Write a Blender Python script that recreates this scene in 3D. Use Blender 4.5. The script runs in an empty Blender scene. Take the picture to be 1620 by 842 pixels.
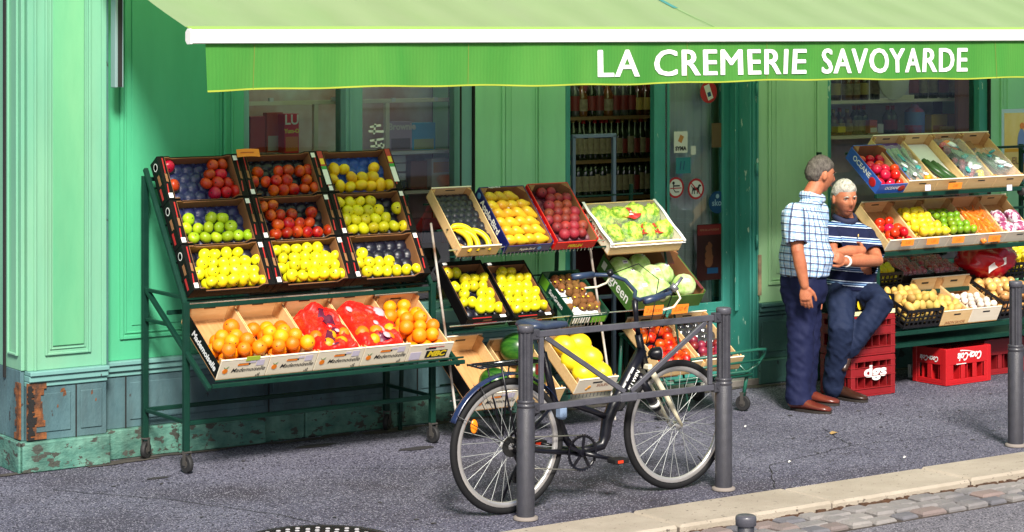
import bpy, bmesh, math, random
from mathutils import Vector, Matrix, Euler, noise
random.seed(7)
R = math.radians
scene = bpy.context.scene
COL = scene.collection

# ---------------------------------------------------------------- camera, light
F_PX, CAM_H = 3600.0, 2.45
PHI = math.atan(F_PX / 5190.0)
CP, SP = math.cos(PHI), math.sin(PHI)
cam_data = bpy.data.cameras.new('camera')
cam = bpy.data.objects.new('camera', cam_data); COL.objects.link(cam)
cam.location = (0, 0, CAM_H)
cam.rotation_euler = (R(90), 0, -PHI)
cam_data.sensor_width = 36; cam_data.lens = 36 * F_PX / 1620
cam_data.shift_y = -(421 - 49) / 1620
cam_data.clip_end = 500
scene.camera = cam

SUN_ELEV, SUN_FROM = R(40), R(206)      # compass-like angle the light comes from (clockwise from +Y)
world = bpy.data.worlds.new('World'); scene.world = world; world.use_nodes = True
wn = world.node_tree; bg = wn.nodes['Background']
sky = wn.nodes.new('ShaderNodeTexSky'); sky.sky_type = 'NISHITA'; sky.sun_disc = False
sky.sun_elevation = SUN_ELEV; sky.sun_rotation = SUN_FROM
sky.air_density = 1.0; sky.dust_density = 2.5; sky.ozone_density = 1.0
wn.links.new(sky.outputs[0], bg.inputs[0]); bg.inputs[1].default_value = 0.08
sd = bpy.data.lights.new('sun', 'SUN'); sd.energy = 4.8; sd.angle = R(12); sd.color = (1, .94, .85)
sun = bpy.data.objects.new('sun', sd); COL.objects.link(sun)
to_sun = Vector((math.sin(SUN_FROM) * math.cos(SUN_ELEV), math.cos(SUN_FROM) * math.cos(SUN_ELEV), math.sin(SUN_ELEV)))
sun.rotation_euler = to_sun.to_track_quat('Z', 'Y').to_euler(); sun.location = (0, 0, 12)
vs = scene.view_settings
vs.view_transform = 'Standard'; vs.look = 'None'; vs.exposure = 0.60; vs.gamma = 1; vs.use_curve_mapping = False
scene.render.engine = 'CYCLES'
scene.cycles.max_bounces = 8; scene.cycles.transparent_max_bounces = 12
scene.cycles.use_denoising = True

# ---------------------------------------------------------------- helpers
def at(x, y, Y):
    """point of the upright plane at depth Y seen at pixel x, y (used as a tape measure)"""
    a = (x - 810) / F_PX; b = -(y - 49) / F_PX
    t = Y / (-a * SP + CP)
    return Vector(((a * CP + SP) * t, Y, CAM_H + b * t))

def tag(o, label=None, cat=None, group=None, kind=None):
    if label: o['label'] = label
    if cat: o['category'] = cat
    if group: o['group'] = group
    if kind: o['kind'] = kind
    return o

def empty(name, label, cat, loc=(0, 0, 0), rot=(0, 0, 0), group=None):
    o = bpy.data.objects.new(name, None); COL.objects.link(o)
    o.empty_display_size = .05
    o.location = loc; o.rotation_euler = rot
    return tag(o, label, cat, group)

def copy_obj(o, parent=None, name=None):
    c = o.copy(); COL.objects.link(c); c.parent = parent
    return c

class MB:
    def __init__(s): s.v = []; s.f = []; s.mi = []; s.m = 0; s.sm = []; s.smooth = False
    def add(s, vs_, fs_):
        b = len(s.v); s.v += [tuple(p) for p in vs_]
        for f in fs_:
            s.f.append(tuple(i + b for i in f)); s.mi.append(s.m); s.sm.append(s.smooth)
    def box(s, x0, x1, y0, y1, z0, z1):
        s.add([(x0,y0,z0),(x1,y0,z0),(x1,y1,z0),(x0,y1,z0),(x0,y0,z1),(x1,y0,z1),(x1,y1,z1),(x0,y1,z1)],
              [(0,3,2,1),(4,5,6,7),(0,1,5,4),(1,2,6,5),(2,3,7,6),(3,0,4,7)])
    def bar(s, a, b, w, h, up=(0, 0, 1)):
        """rectangular bar from a to b, w sideways and h along up"""
        a, b = Vector(a), Vector(b); d = (b - a).normalized(); up = Vector(up)
        sd_ = d.cross(up)
        if sd_.length < 1e-4: sd_ = d.cross(Vector((1, 0, 0)))
        sd_.normalize(); u = sd_.cross(d).normalized()
        vv = []
        for p in (a, b):
            for i, j in ((-1,-1),(1,-1),(1,1),(-1,1)): vv.append(p + sd_ * i * w / 2 + u * j * h / 2)
        s.add(vv, [(0,1,2,3),(7,6,5,4),(0,4,5,1),(1,5,6,2),(2,6,7,3),(3,7,4,0)])
    def tube(s, pts, r, n=8, closed=False, cap=True, flat=1.0, upv=None):
        pts = [Vector(p) for p in pts]; N = len(pts)
        rs = r if isinstance(r, (list, tuple)) else [r] * N
        pu = None; rings = []
        for i, p in enumerate(pts):
            if closed: t = pts[(i + 1) % N] - pts[i - 1]
            else: t = pts[min(i + 1, N - 1)] - pts[max(i - 1, 0)]
            t.normalize()
            if pu is None:
                u = Vector(upv) if upv else Vector((0, 0, 1))
                if abs(u.dot(t)) > .95: u = Vector((1, 0, 0))
            else: u = pu
            u = (u - t * u.dot(t)).normalized(); pu = u; w = t.cross(u)
            rings.append([p + (u * math.cos(2 * math.pi * k / n) * flat + w * math.sin(2 * math.pi * k / n)) * rs[i] for k in range(n)])
        vv = [q for rg in rings for q in rg]; ff = []
        M_ = N if closed else N - 1
        for i in range(M_):
            j = (i + 1) % N
            for k in range(n): ff.append((i*n+k, i*n+(k+1)%n, j*n+(k+1)%n, j*n+k))
        if cap and not closed:
            ff.append(tuple(range(n - 1, -1, -1))); ff.append(tuple((N - 1) * n + k for k in range(n)))
        o = s.smooth; s.smooth = True; s.add(vv, ff); s.smooth = o
    def lathe(s, prof, c=(0, 0, 0), n=16, axis='Z', smooth=True, cap=True):
        c = Vector(c); vv = []; ff = []
        for r_, h_ in prof:
            for k in range(n):
                a = 2 * math.pi * k / n; x, y = r_ * math.cos(a), r_ * math.sin(a)
                p = {'Z': (x, y, h_), 'Y': (x, h_, -y), 'X': (h_, x, y)}[axis]
                vv.append(c + Vector(p))
        for i in range(len(prof) - 1):
            for k in range(n): ff.append((i*n+k, i*n+(k+1)%n, (i+1)*n+(k+1)%n, (i+1)*n+k))
        o = s.smooth; s.smooth = smooth; s.add(vv, ff); s.smooth = o
        if cap:
            L = (len(prof) - 1) * n
            s.add(vv[:n], [tuple(range(n - 1, -1, -1))]); s.add(vv[L:], [tuple(range(n))])
    def ball(s, c, r, n=12, m=8, sc=(1, 1, 1), fn=None):
        c = Vector(c); vv = []; ff = []
        for i in range(1, m):
            th = math.pi * i / m
            for k in range(n):
                a = 2 * math.pi * k / n
                d = Vector((math.sin(th) * math.cos(a), math.sin(th) * math.sin(a), math.cos(th)))
                q = fn(d) if fn else 1
                vv.append(c + Vector((d.x * sc[0], d.y * sc[1], d.z * sc[2])) * r * q)
        vv.append(c + Vector((0, 0, sc[2] * r * (fn(Vector((0,0,1))) if fn else 1))))
        vv.append(c - Vector((0, 0, sc[2] * r * (fn(Vector((0,0,-1))) if fn else 1))))
        for i in range(m - 2):
            for k in range(n): ff.append((i*n+k, (i+1)*n+k, (i+1)*n+(k+1)%n, i*n+(k+1)%n))
        T, B = len(vv) - 2, len(vv) - 1
        for k in range(n): ff.append((T, k, (k+1)%n)); ff.append((B, (m-2)*n+(k+1)%n, (m-2)*n+k))
        o = s.smooth; s.smooth = True; s.add(vv, ff); s.smooth = o
    def grid(s, fn, nu, nv, smooth=True):
        vv = [fn(i / nu, j / nv) for j in range(nv + 1) for i in range(nu + 1)]
        ff = [(j*(nu+1)+i, j*(nu+1)+i+1, (j+1)*(nu+1)+i+1, (j+1)*(nu+1)+i) for j in range(nv) for i in range(nu)]
        o = s.smooth; s.smooth = smooth; s.add(vv, ff); s.smooth = o
    def prism(s, poly, f0, f1):
        """closed polygon of 2D points; f0/f1 map a 2D point to the two faces"""
        n = len(poly); s.add([f0(p) for p in poly] + [f1(p) for p in poly],
            [tuple(range(n - 1, -1, -1)), tuple(range(n, 2 * n))] + [(i, (i+1)%n, n+(i+1)%n, n+i) for i in range(n)])
    def mesh(s, name, mats):
        me = bpy.data.meshes.new(name); me.from_pydata(s.v, [], s.f)
        if not isinstance(mats, (list, tuple)): mats = [mats]
        for m in mats: me.materials.append(m)
        me.polygons.foreach_set('material_index', s.mi); me.polygons.foreach_set('use_smooth', s.sm)
        me.update(); return me
    def build(s, name, mats, parent=None, bevel=0, loc=None, fixn=True):
        me = s.mesh(name, mats)
        if fixn:
            bm = bmesh.new(); bm.from_mesh(me); bmesh.ops.recalc_face_normals(bm, faces=bm.faces); bm.to_mesh(me); bm.free()
        o = bpy.data.objects.new(name, me); COL.objects.link(o)
        if parent: o.parent = parent
        if loc: o.location = loc
        if bevel:
            b = o.modifiers.new('bevel', 'BEVEL'); b.width = bevel; b.segments = 1; b.limit_method = 'ANGLE'; b.angle_limit = R(50)
        return o

def text_mb(txt, size, bold=0.0, shear=0, sx=1.0, space=1.0, align='CENTER', depth=.0, res=3):
    cu = bpy.data.curves.new('t', 'FONT'); cu.body = txt; cu.size = size; cu.offset = bold; cu.shear = shear
    cu.align_x = align; cu.align_y = 'CENTER'; cu.space_character = space; cu.resolution_u = res; cu.fill_mode = 'FRONT'
    cu.extrude = depth
    o = bpy.data.objects.new('t', cu); COL.objects.link(o)
    dg = bpy.context.evaluated_depsgraph_get(); me = o.evaluated_get(dg).to_mesh()
    vv = [(v.co.x * sx, v.co.y, v.co.z) for v in me.vertices]; ff = [tuple(p.vertices) for p in me.polygons]
    o.evaluated_get(dg).to_mesh_clear(); bpy.data.objects.remove(o); bpy.data.curves.remove(cu)
    return vv, ff

def put_text(mb, txt, o, ux, uy, size, **k):
    """lay writing on a plane: o centre, ux reading direction, uy up direction"""
    vv, ff = text_mb(txt, size, **k); o = Vector(o); ux = Vector(ux).normalized(); uy = Vector(uy).normalized(); nz = ux.cross(uy)
    mb.add([o + ux * a + uy * b + nz * c for a, b, c in vv], ff)

# ---------------------------------------------------------------- materials
MATS = {}
def mat(name, c, rough=.6, c2=None, scale=6, amt=.5, bump=0, bscale=60, rnd=0, metal=0, spec=.5, sheen=0, coat=0,
        chips=None, chip_scale=9, chip_t=.62, stretch=None, huevar=0, trans=0, coord='Object', sss=0, detail=5, grime=0):
    m = bpy.data.materials.new(name); m.use_nodes = True; nt = m.node_tree; N, L = nt.nodes, nt.links
    p = N['Principled BSDF']; p.inputs['Roughness'].default_value = rough; p.inputs['Metallic'].default_value = metal
    p.inputs['Specular IOR Level'].default_value = spec
    if coat: p.inputs['Coat Weight'].default_value = coat; p.inputs['Coat Roughness'].default_value = .12
    if sss: p.inputs['Subsurface Weight'].default_value = sss; p.inputs['Subsurface Radius'].default_value = (.02, .01, .005); p.inputs['Subsurface Scale'].default_value = .5
    col = None
    tc = N.new('ShaderNodeTexCoord'); vec = tc.outputs[coord]
    if stretch:
        mp = N.new('ShaderNodeMapping'); mp.inputs['Scale'].default_value = stretch; L.new(vec, mp.inputs[0]); svec = mp.outputs[0]
    else: svec = vec
    def noise_(v, sc_, d=detail):
        n = N.new('ShaderNodeTexNoise'); n.inputs['Scale'].default_value = sc_; n.inputs['Detail'].default_value = d; n.inputs['Roughness'].default_value = .6
        L.new(v, n.inputs['Vector']); return n.outputs['Fac']
    rgb = N.new('ShaderNodeRGB'); rgb.outputs[0].default_value = (*c, 1); col = rgb.outputs[0]
    if c2:
        r = N.new('ShaderNodeMapRange'); r.inputs['From Min'].default_value = .5 - amt / 2; r.inputs['From Max'].default_value = .5 + amt / 2
        L.new(noise_(svec, scale), r.inputs['Value'])
        mx = N.new('ShaderNodeMixRGB'); mx.inputs[2].default_value = (*c2, 1); L.new(r.outputs[0], mx.inputs[0]); L.new(col, mx.inputs[1]); col = mx.outputs[0]
    if grime:
        mp2 = N.new('ShaderNodeMapping'); mp2.inputs['Scale'].default_value = (4, 4, .8); L.new(vec, mp2.inputs[0])
        r = N.new('ShaderNodeMapRange'); r.inputs['From Min'].default_value = .42; r.inputs['From Max'].default_value = .72; r.inputs['To Max'].default_value = grime
        L.new(noise_(mp2.outputs[0], 1.4, 7), r.inputs['Value'])
        mx = N.new('ShaderNodeMixRGB'); mx.inputs[2].default_value = (c[0] * .35 + .02, c[1] * .35 + .015, c[2] * .35 + .01, 1); L.new(r.outputs[0], mx.inputs[0]); L.new(col, mx.inputs[1]); col = mx.outputs[0]
    if rnd or huevar:
        oi = N.new('ShaderNodeObjectInfo'); hs = N.new('ShaderNodeHueSaturation')
        r = N.new('ShaderNodeMapRange'); r.inputs['To Min'].default_value = 1 - rnd; r.inputs['To Max'].default_value = 1 + rnd * .6
        L.new(oi.outputs['Random'], r.inputs['Value']); L.new(r.outputs[0], hs.inputs['Value'])
        if huevar:
            mu = N.new('ShaderNodeMath'); mu.operation = 'MULTIPLY'; mu.inputs[1].default_value = 7.31; L.new(oi.outputs['Random'], mu.inputs[0])
            fr = N.new('ShaderNodeMath'); fr.operation = 'FRACT'; L.new(mu.outputs[0], fr.inputs[0])
            r2 = N.new('ShaderNodeMapRange'); r2.inputs['To Min'].default_value = .5 - huevar; r2.inputs['To Max'].default_value = .5 + huevar
            L.new(fr.outputs[0], r2.inputs['Value']); L.new(r2.outputs[0], hs.inputs['Hue'])
        L.new(col, hs.inputs['Color']); col = hs.outputs[0]
    if chips:
        f = noise_(svec, chip_scale, 8)
        r = N.new('ShaderNodeMapRange'); r.inputs['From Min'].default_value = chip_t; r.inputs['From Max'].default_value = chip_t + .012
        L.new(f, r.inputs['Value'])
        mx = N.new('ShaderNodeMixRGB'); mx.inputs[2].default_value = (*chips, 1); L.new(r.outputs[0], mx.inputs[0]); L.new(col, mx.inputs[1]); col = mx.outputs[0]
    L.new(col, p.inputs['Base Color'])
    if bump:
        b = N.new('ShaderNodeBump'); b.inputs['Strength'].default_value = bump; b.inputs['Distance'].default_value = .01
        L.new(noise_(svec, bscale), b.inputs['Height']); L.new(b.outputs[0], p.inputs['Normal'])
    MATS[name] = m; return m

def glass_mat(name, refl=.25, tint=(.9, .95, .95)):
    m = bpy.data.materials.new(name); m.use_nodes = True; nt = m.node_tree; N, L = nt.nodes, nt.links
    N.remove(N['Principled BSDF']); out = N['Material Output']
    tr = N.new('ShaderNodeBsdfTransparent'); tr.inputs[0].default_value = (*tint, 1)
    gl = N.new('ShaderNodeBsdfGlossy'); gl.inputs['Roughness'].default_value = .02
    fr = N.new('ShaderNodeFresnel'); fr.inputs[0].default_value = 1.5
    ad = N.new('ShaderNodeMath'); ad.operation = 'ADD'; ad.inputs[1].default_value = refl; L.new(fr.outputs[0], ad.inputs[0])
    mx = N.new('ShaderNodeMixShader'); L.new(ad.outputs[0], mx.inputs[0]); L.new(tr.outputs[0], mx.inputs[1]); L.new(gl.outputs[0], mx.inputs[2])
    L.new(mx.outputs[0], out.inputs[0]); MATS[name] = m; return m

def film_mat(name, c, alpha=.5, rough=.25):
    m = bpy.data.materials.new(name); m.use_nodes = True; p = m.node_tree.nodes['Principled BSDF']
    p.inputs['Base Color'].default_value = (*c, 1); p.inputs['Alpha'].default_value = alpha; p.inputs['Roughness'].default_value = rough
    MATS[name] = m; return m

green = mat('green_paint', (.042, .340, .175), .42, (.085, .430, .230), 1.1, .5, .15, 25, grime=.18, chips=(.03, .06, .05), chip_scale=14, chip_t=.76, stretch=(1.4, 1.4, .35))
green_lightened = mat('lightened_green_paint', (.235, .590, .310), .45, (.300, .650, .370), 1.6, .5, .12, 25, grime=.18, chips=(.05, .08, .06), chip_scale=15, chip_t=.75, stretch=(1.4, 1.4, .35))  # same shop paint, base lightened to make up for dim light under awning
green_olive = mat('olive_green_paint', (.300, .560, .300), .5, (.380, .620, .350), 2.2, .5, .12, 25, grime=.28, chips=(.05, .08, .06), chip_scale=12, chip_t=.72, stretch=(1.4, 1.4, .5))  # olive hue, its lightness raised in place of light under the awning
green_lit = mat('lit_green_paint', (.215, .450, .285), .5, (.105, .360, .245), 1.4, .6, .15, 22, grime=.2, chips=(.08, .12, .1), chip_scale=12, chip_t=.74, stretch=(1.5, 1.5, .3))  # street light on the corner put into the colour as a paler green
teal = mat('teal_frame_paint', (.025, .215, .180), .4, (.070, .330, .280), 3, .5, .15, 30, grime=.4, chips=(.50, .62, .52), chip_scale=17, chip_t=.66, stretch=(1.5, 1.5, .45))
teal_grey = mat('grey_teal_paint', (.120, .290, .275), .5, (.180, .370, .340), 3, .5, .1, 30, chips=(.06, .08, .08), chip_scale=18, chip_t=.72, stretch=(1.5, 1.5, .4))
dado_m = mat('worn_blue_grey_paint', (.045, .105, .125), .6, (.100, .190, .205), 3.5, .45, .4, 30, grime=.7, chips=(.04, .045, .045), chip_scale=11, chip_t=.665, stretch=(1.2, 1.2, .7))
dado_dk = mat('worn_teal_board_paint', (.040, .120, .115), .6, (.065, .165, .145), 3.5, .45, .4, 30, chips=(.02, .03, .03), chip_scale=9, chip_t=.64)
plinth_m = mat('flaking_plinth_paint', (.040, .150, .120), .65, (.125, .290, .225), 9, .35, .8, 24, chips=(.050, .055, .045), chip_scale=13, chip_t=.56, stretch=(1, 1, 1.8), grime=.85)
rust = mat('exposed_rusty_wood', (.26, .085, .02), .85, (.03, .018, .014), 22, .3, .6, 30)
black_m = mat('black_gap', (.008, .008, .008), .8)
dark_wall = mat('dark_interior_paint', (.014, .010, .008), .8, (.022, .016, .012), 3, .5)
cream = mat('cream_frame_paint', (.80, .74, .52), .5, (.86, .80, .62), 8, .5)
asphalt = None

# ---------------------------------------------------------------- ground
def asphalt_mat(name, base, lite, speck, patch):
    m = bpy.data.materials.new(name); m.use_nodes = True; nt = m.node_tree; N, L = nt.nodes, nt.links; p = N['Principled BSDF']
    p.inputs['Roughness'].default_value = .82; p.inputs['Specular IOR Level'].default_value = .3
    tc = N.new('ShaderNodeTexCoord')
    def nz(sc_, d=4, rg=.6):
        n = N.new('ShaderNodeTexNoise'); n.inputs['Scale'].default_value = sc_; n.inputs['Detail'].default_value = d; n.inputs['Roughness'].default_value = rg
        L.new(tc.outputs['Object'], n.inputs['Vector']); return n.outputs['Fac']
    def ramp(f, a, b):
        r = N.new('ShaderNodeMapRange'); r.inputs['From Min'].default_value = a; r.inputs['From Max'].default_value = b; L.new(f, r.inputs['Value']); return r.outputs[0]
    def mix(f, a, b):
        x = N.new('ShaderNodeMixRGB'); L.new(f, x.inputs[0])
        for k, v in ((1, a), (2, b)):
            if isinstance(v, tuple): x.inputs[k].default_value = (*v, 1)
            else: L.new(v, x.inputs[k])
        return x.outputs[0]
    c = mix(ramp(nz(1.1), .35, .65), base, lite)
    c = mix(ramp(nz(.45, 6), .52, .66), c, patch); c = mix(ramp(nz(3.1, 8, .7), .60, .70), c, patch); c = mix(ramp(nz(26, 3), .69, .72), c, tuple(q * .4 for q in patch))
    vo = N.new('ShaderNodeTexVoronoi'); vo.inputs['Scale'].default_value = 120; L.new(tc.outputs['Object'], vo.inputs['Vector'])
    sep = N.new('ShaderNodeSeparateColor'); L.new(vo.outputs['Color'], sep.inputs[0])
    m1 = N.new('ShaderNodeMath'); m1.operation = 'GREATER_THAN'; m1.inputs[1].default_value = .70; L.new(sep.outputs[0], m1.inputs[0])
    m2 = N.new('ShaderNodeMath'); m2.operation = 'LESS_THAN'; m2.inputs[1].default_value = .42; L.new(vo.outputs['Distance'], m2.inputs[0])
    m3 = N.new('ShaderNodeMath'); m3.operation = 'MULTIPLY'; L.new(m1.outputs[0], m3.inputs[0]); L.new(m2.outputs[0], m3.inputs[1])
    c = mix(m3.outputs[0], c, speck)
    m4 = N.new('ShaderNodeMath'); m4.operation = 'LESS_THAN'; m4.inputs[1].default_value = .22; L.new(sep.outputs[1], m4.inputs[0])
    d = mix(m4.outputs[0], c, (base[0] * .35, base[1] * .35, base[2] * .35))
    L.new(d, p.inputs['Base Color'])
    b = N.new('ShaderNodeBump'); b.inputs['Strength'].default_value = .6; b.inputs['Distance'].default_value = .004
    L.new(vo.outputs['Distance'], b.inputs['Height']); L.new(b.outputs[0], p.inputs['Normal'])
    return m
pave_m = asphalt_mat('pavement_asphalt', (.082, .080, .116), (.128, .127, .172), (.33, .32, .38), (.050, .044, .060))
road_m = asphalt_mat('road_asphalt', (.130, .125, .150), (.165, .160, .185), (.36, .34, .37), (.105, .10, .11))

g = MB(); g.box(-40, 60, -60, 8.76, -.3, -.05); tag(g.build('road', road_m), kind='structure')
g = MB(); g.box(-40, 60, 8.77, 60, -.3, -.052); tag(g.build('ground', road_m), kind='structure')
g = MB(); g.box(-40, 60, 9.18, 14.5, -.2, 0); tag(g.build('pavement', pave_m), kind='structure')

granite = mat('granite_kerb', (.31, .265, .205), .75, (.44, .385, .31), 2.6, .45, .6, 120, chips=(.13, .11, .09), chip_scale=38, chip_t=.64)
kb = MB(); x = -12.0; rr = random.Random(3)
joints = []
xs = [-12 + 1.02 * i for i in range(28)]
off = 7.10 - [q for q in xs if q < 7.2][-1]
for i, q in enumerate(xs[:-1]):
    a, b = q + off, xs[i + 1] + off
    dz = rr.uniform(-.003, .003); kb.box(a + .004, b - .004, 8.775 + rr.uniform(-.006, .006), 9.176, -.19, .004 + dz)
tag(kb.build('kerb', granite, bevel=.014), kind='structure')
g = MB(); rr = random.Random(77)
for i in range(300):
    x = 4 + i * .03; h = rr.uniform(.008, .022); g.box(x, x + .0302, 8.752 + rr.uniform(-.008, .004), 8.7655, -.06, -.046 + h)
tag(g.build('kerb_foot_dirt', mat('kerb_foot_dirt', (.10, .045, .02), .95, (.05, .03, .02), 20, .4)), kind='structure')
g = MB(); g.box(-12, 17, 8.785, 9.17, -.2, -.012); tag(g.build('kerb_bed', mat('kerb_mortar', (.10, .08, .065), .9)), kind='structure')

sett_m = mat('granite_setts', (.13, .125, .135), .7, (.27, .25, .235), 2.2, .35, .5, 70)
sett_m2 = mat('pink_granite_setts', (.22, .165, .15), .7, (.16, .135, .13), 2.2, .35, .5, 70)
sett_m3 = mat('grey_granite_setts', (.085, .085, .10), .7, (.17, .165, .18), 2.2, .35, .5, 70)
st = MB(); rr = random.Random(11)
ys = [8.395, 8.512, 8.632, 8.752]
for r_ in range(3):
    x = 2.0 + rr.random() * .1
    while x < 14:
        w = rr.uniform(.12, .20); st.m = rr.choice((0, 0, 1, 2))
        y0, y1 = ys[r_] + .009, ys[r_ + 1] - .013; zt = -.026 + rr.uniform(-.007, .006); j = lambda a=.008: rr.uniform(-a, a)
        b_ = [(x+.012+j(), y0+j()), (x+w-.012+j(), y0+j()), (x+w-.012+j(), y1+j()), (x+.012+j(), y1+j())]
        cx = sum(p[0] for p in b_) / 4; cy = sum(p[1] for p in b_) / 4
        top = [(cx + (p[0] - cx) * .84, cy + (p[1] - cy) * .82) for p in b_]
        vv = [(p[0], p[1], -.09) for p in b_] + [(p[0], p[1], zt - .012) for p in b_] + [(p[0], p[1], zt + j(.002)) for p in top]
        st.add(vv, [(0,1,5,4),(1,2,6,5),(2,3,7,6),(3,0,4,7),(4,5,9,8),(5,6,10,9),(6,7,11,10),(7,4,8,11),(8,9,10,11)])
        x += w
tag(st.build('gutter_paving', [sett_m, sett_m2, sett_m3]), kind='structure')
g = MB(); g.box(-12, 17, 8.385, 8.765, -.2, -.049); tag(g.build('gutter_bed', mat('gutter_dirt', (.03, .022, .018), .95, (.06, .045, .035), 12, .5)), kind='structure')

# fine crack in the pavement and a few spots
cr = MB(); rr = random.Random(5)
def crack(pts, w):
    pp = []
    for i in range(len(pts) - 1):
        a, b = Vector(pts[i]), Vector(pts[i + 1])
        for k in range(10): pp.append(a.lerp(b, k / 10) + Vector((rr.uniform(-.008, .008), rr.uniform(-.012, .012))))
    for i in range(len(pp) - 1):
        a, b = pp[i], pp[i + 1]; d = (b - a).normalized(); n_ = Vector((-d.y, d.x)) * w
        cr.add([(a.x - n_.x, a.y - n_.y, .004), (b.x - n_.x, b.y - n_.y, .004), (b.x + n_.x, b.y + n_.y, .004), (a.x + n_.x, a.y + n_.y, .004)], [(0, 1, 2, 3)])
crack([(4.9, 11.35), (5.3, 10.8), (5.6, 10.1), (5.75, 9.4)], .003); crack([(8.1, 9.2), (8.5, 9.7), (9.3, 9.9), (9.6, 10.5)], .0022); crack([(9.3, 9.9), (10.3, 9.75)], .0018); crack([(6.2, 11.2), (6.9, 10.7), (7.2, 10.75)], .0018)
tag(cr.build('pavement_crack', black_m, fixn=False), kind='structure')

gr = MB(); rr = random.Random(31)
def blot(x, y, a, c, n=16, z=.0042):
    gr.add([(x, y, z)] + [(x + a * (.7 + .5 * rr.random()) * math.cos(2 * math.pi * k / n), y + c * (.7 + .5 * rr.random()) * math.sin(2 * math.pi * k / n), z) for k in range(n)], [(0, 1 + k, 1 + (k + 1) % n) for k in range(n)])
for i in range(60):
    blot(rr.uniform(4.6, 12.5), rr.uniform(9.3, 11.7), rr.uniform(.006, .020), rr.uniform(.006, .018), 8, .0042 + i * .00002)
tag(gr.build('pavement_spots', mat('chewing_gum_spots', (.05, .047, .05), .85), fixn=False), kind='structure')
gr = MB()
for i in range(26):
    x = 4.9 + i * .3; blot(x, 11.90 + rr.uniform(-.03, .04), rr.uniform(.12, .28), rr.uniform(.02, .06), 14, .0046 + i * .00003)
tag(gr.build('wall_foot_blots', mat('wall_foot_blots', (.035, .030, .028), .95, (.07, .06, .05), 20, .4), fixn=False), kind='structure')  # irregular dark blots along the foot of the wall

# ---------------------------------------------------------------- shop front
shop = empty('shop_front', 'green wooden shop front with panelled pilasters behind the fruit racks', 'shop front', (0, 12, 0))
def W(mb, name, m, bevel=.004, label=None):
    """part of the shop front from world coordinates"""
    mb.v = [(a, b - 12, c) for a, b, c in mb.v]
    o = mb.build(name, m, shop, bevel)
    if label: o['label'] = label
    return o
TOP = 3.6
def panel_wall(x0, x1, y, m, z0=.56, inset=.11, zb=None, moulds=True, name='wall_panel', top=TOP, depth=.5):
    b = MB(); b.box(x0, x1, y, y + depth, z0, top)
    zb = zb or z0 + .12
    if moulds and x1 - x0 > .2:
        a, c = x0 + inset, x1 - inset
        for k, (wd, pr) in enumerate(((.022, .014), (.012, .008))):
            o = k * .03
            b.box(a + o, a + o + wd, y - pr, y, zb + o, top)
            b.box(c - o - wd, c - o, y - pr, y, zb + o, top)
            b.box(a + o + wd, c - o - wd, y - pr, y, zb + o, zb + o + wd)
        b.box(a + .075, c - .075, y - .006, y, zb + .075, top)
    return W(b, name, m)
# left corner pilaster (front face and return)
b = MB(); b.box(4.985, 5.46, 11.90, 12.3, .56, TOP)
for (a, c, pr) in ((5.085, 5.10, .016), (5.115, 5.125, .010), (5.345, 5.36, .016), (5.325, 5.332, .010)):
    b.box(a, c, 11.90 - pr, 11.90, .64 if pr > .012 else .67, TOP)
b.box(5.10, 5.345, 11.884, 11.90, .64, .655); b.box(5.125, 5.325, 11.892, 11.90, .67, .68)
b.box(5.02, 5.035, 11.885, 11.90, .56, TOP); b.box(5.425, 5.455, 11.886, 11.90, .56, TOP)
W(b, 'corner_pilaster', green_lit)
b = MB(); b.box(5.132, 5.32, 11.890, 11.897, .69, TOP); W(b, 'pilaster_panel', mat('panel_green_paint', (.065, .340, .180), .45, (.185, .460, .240), 1.1, .5, .12, 25, grime=.15, chips=(.05, .08, .06), chip_scale=15, chip_t=.75, stretch=(1.4, 1.4, .35)))
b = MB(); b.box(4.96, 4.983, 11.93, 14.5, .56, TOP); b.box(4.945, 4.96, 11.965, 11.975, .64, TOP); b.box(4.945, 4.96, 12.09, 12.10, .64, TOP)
b.box(4.945, 4.96, 11.975, 12.09, .64, .655); W(b, 'return_wall', green_lit)
b = MB(); b.box(4.948, 4.9595, 12.145, 12.165, .5, TOP); W(b, 'hinge_gap', black_m, 0)
b = MB(); b.box(5.452, 5.462, 11.882, 11.89, .56, TOP); W(b, 'hinge_gap', dado_dk, 0)
# wall sections
panel_wall(5.465, 6.39, 12.0, green, inset=.12)
b = MB(); b.box(6.30, 6.315, 11.99, 12.0, .56, TOP); W(b, 'mould_strip', green)
panel_wall(8.04, 8.75, 12.0, green_lightened, z0=.56, inset=.20)
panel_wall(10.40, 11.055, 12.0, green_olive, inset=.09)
panel_wall(12.70, 16.5, 12.0, green_lightened, inset=.10)
# cornice over dado
def dado(x0, x1, y, m, md, plinth=True, boards=()):
    b = MB(); b.box(x0, x1, y - .045, y + .4, .535, .56); b.box(x0, x1, y - .03, y + .3, .50, .534); b.box(x0, x1, y - .012, y + .3, .47, .499)
    W(b, 'cornice', m)
    b = MB(); b.box(x0, x1, y, y + .4, .17, .469)
    xx = [x0] + list(boards) + [x1]
    for i in range(len(xx) - 1):
        a, c = xx[i] + .03, xx[i + 1] - .03
        if c - a > .12:
            b.box(a, c, y - .008, y, .215, .43)
    W(b, 'dado', md)
    for q in boards:
        g_ = MB(); g_.box(q - .004, q + .004, y - .011, y - .009, .17, .469); W(g_, 'board_joint', black_m, 0)
dado(4.985, 5.46, 11.90, teal_grey, dado_m, boards=(5.27,))
dado(5.465, 8.75, 12.0, teal_grey, dado_m, boards=(5.62, 6.55, 7.6))
dado(10.40, 11.1, 12.0, dado_dk, dado_dk); dado(11.1, 16.5, 12.0, dado_dk, dado_dk, boards=(12.2, 13.3))
b = MB(); b.box(4.96, 4.983, 11.94, 14.5, .17, .56); W(b, 'dado', dado_m)
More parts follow.
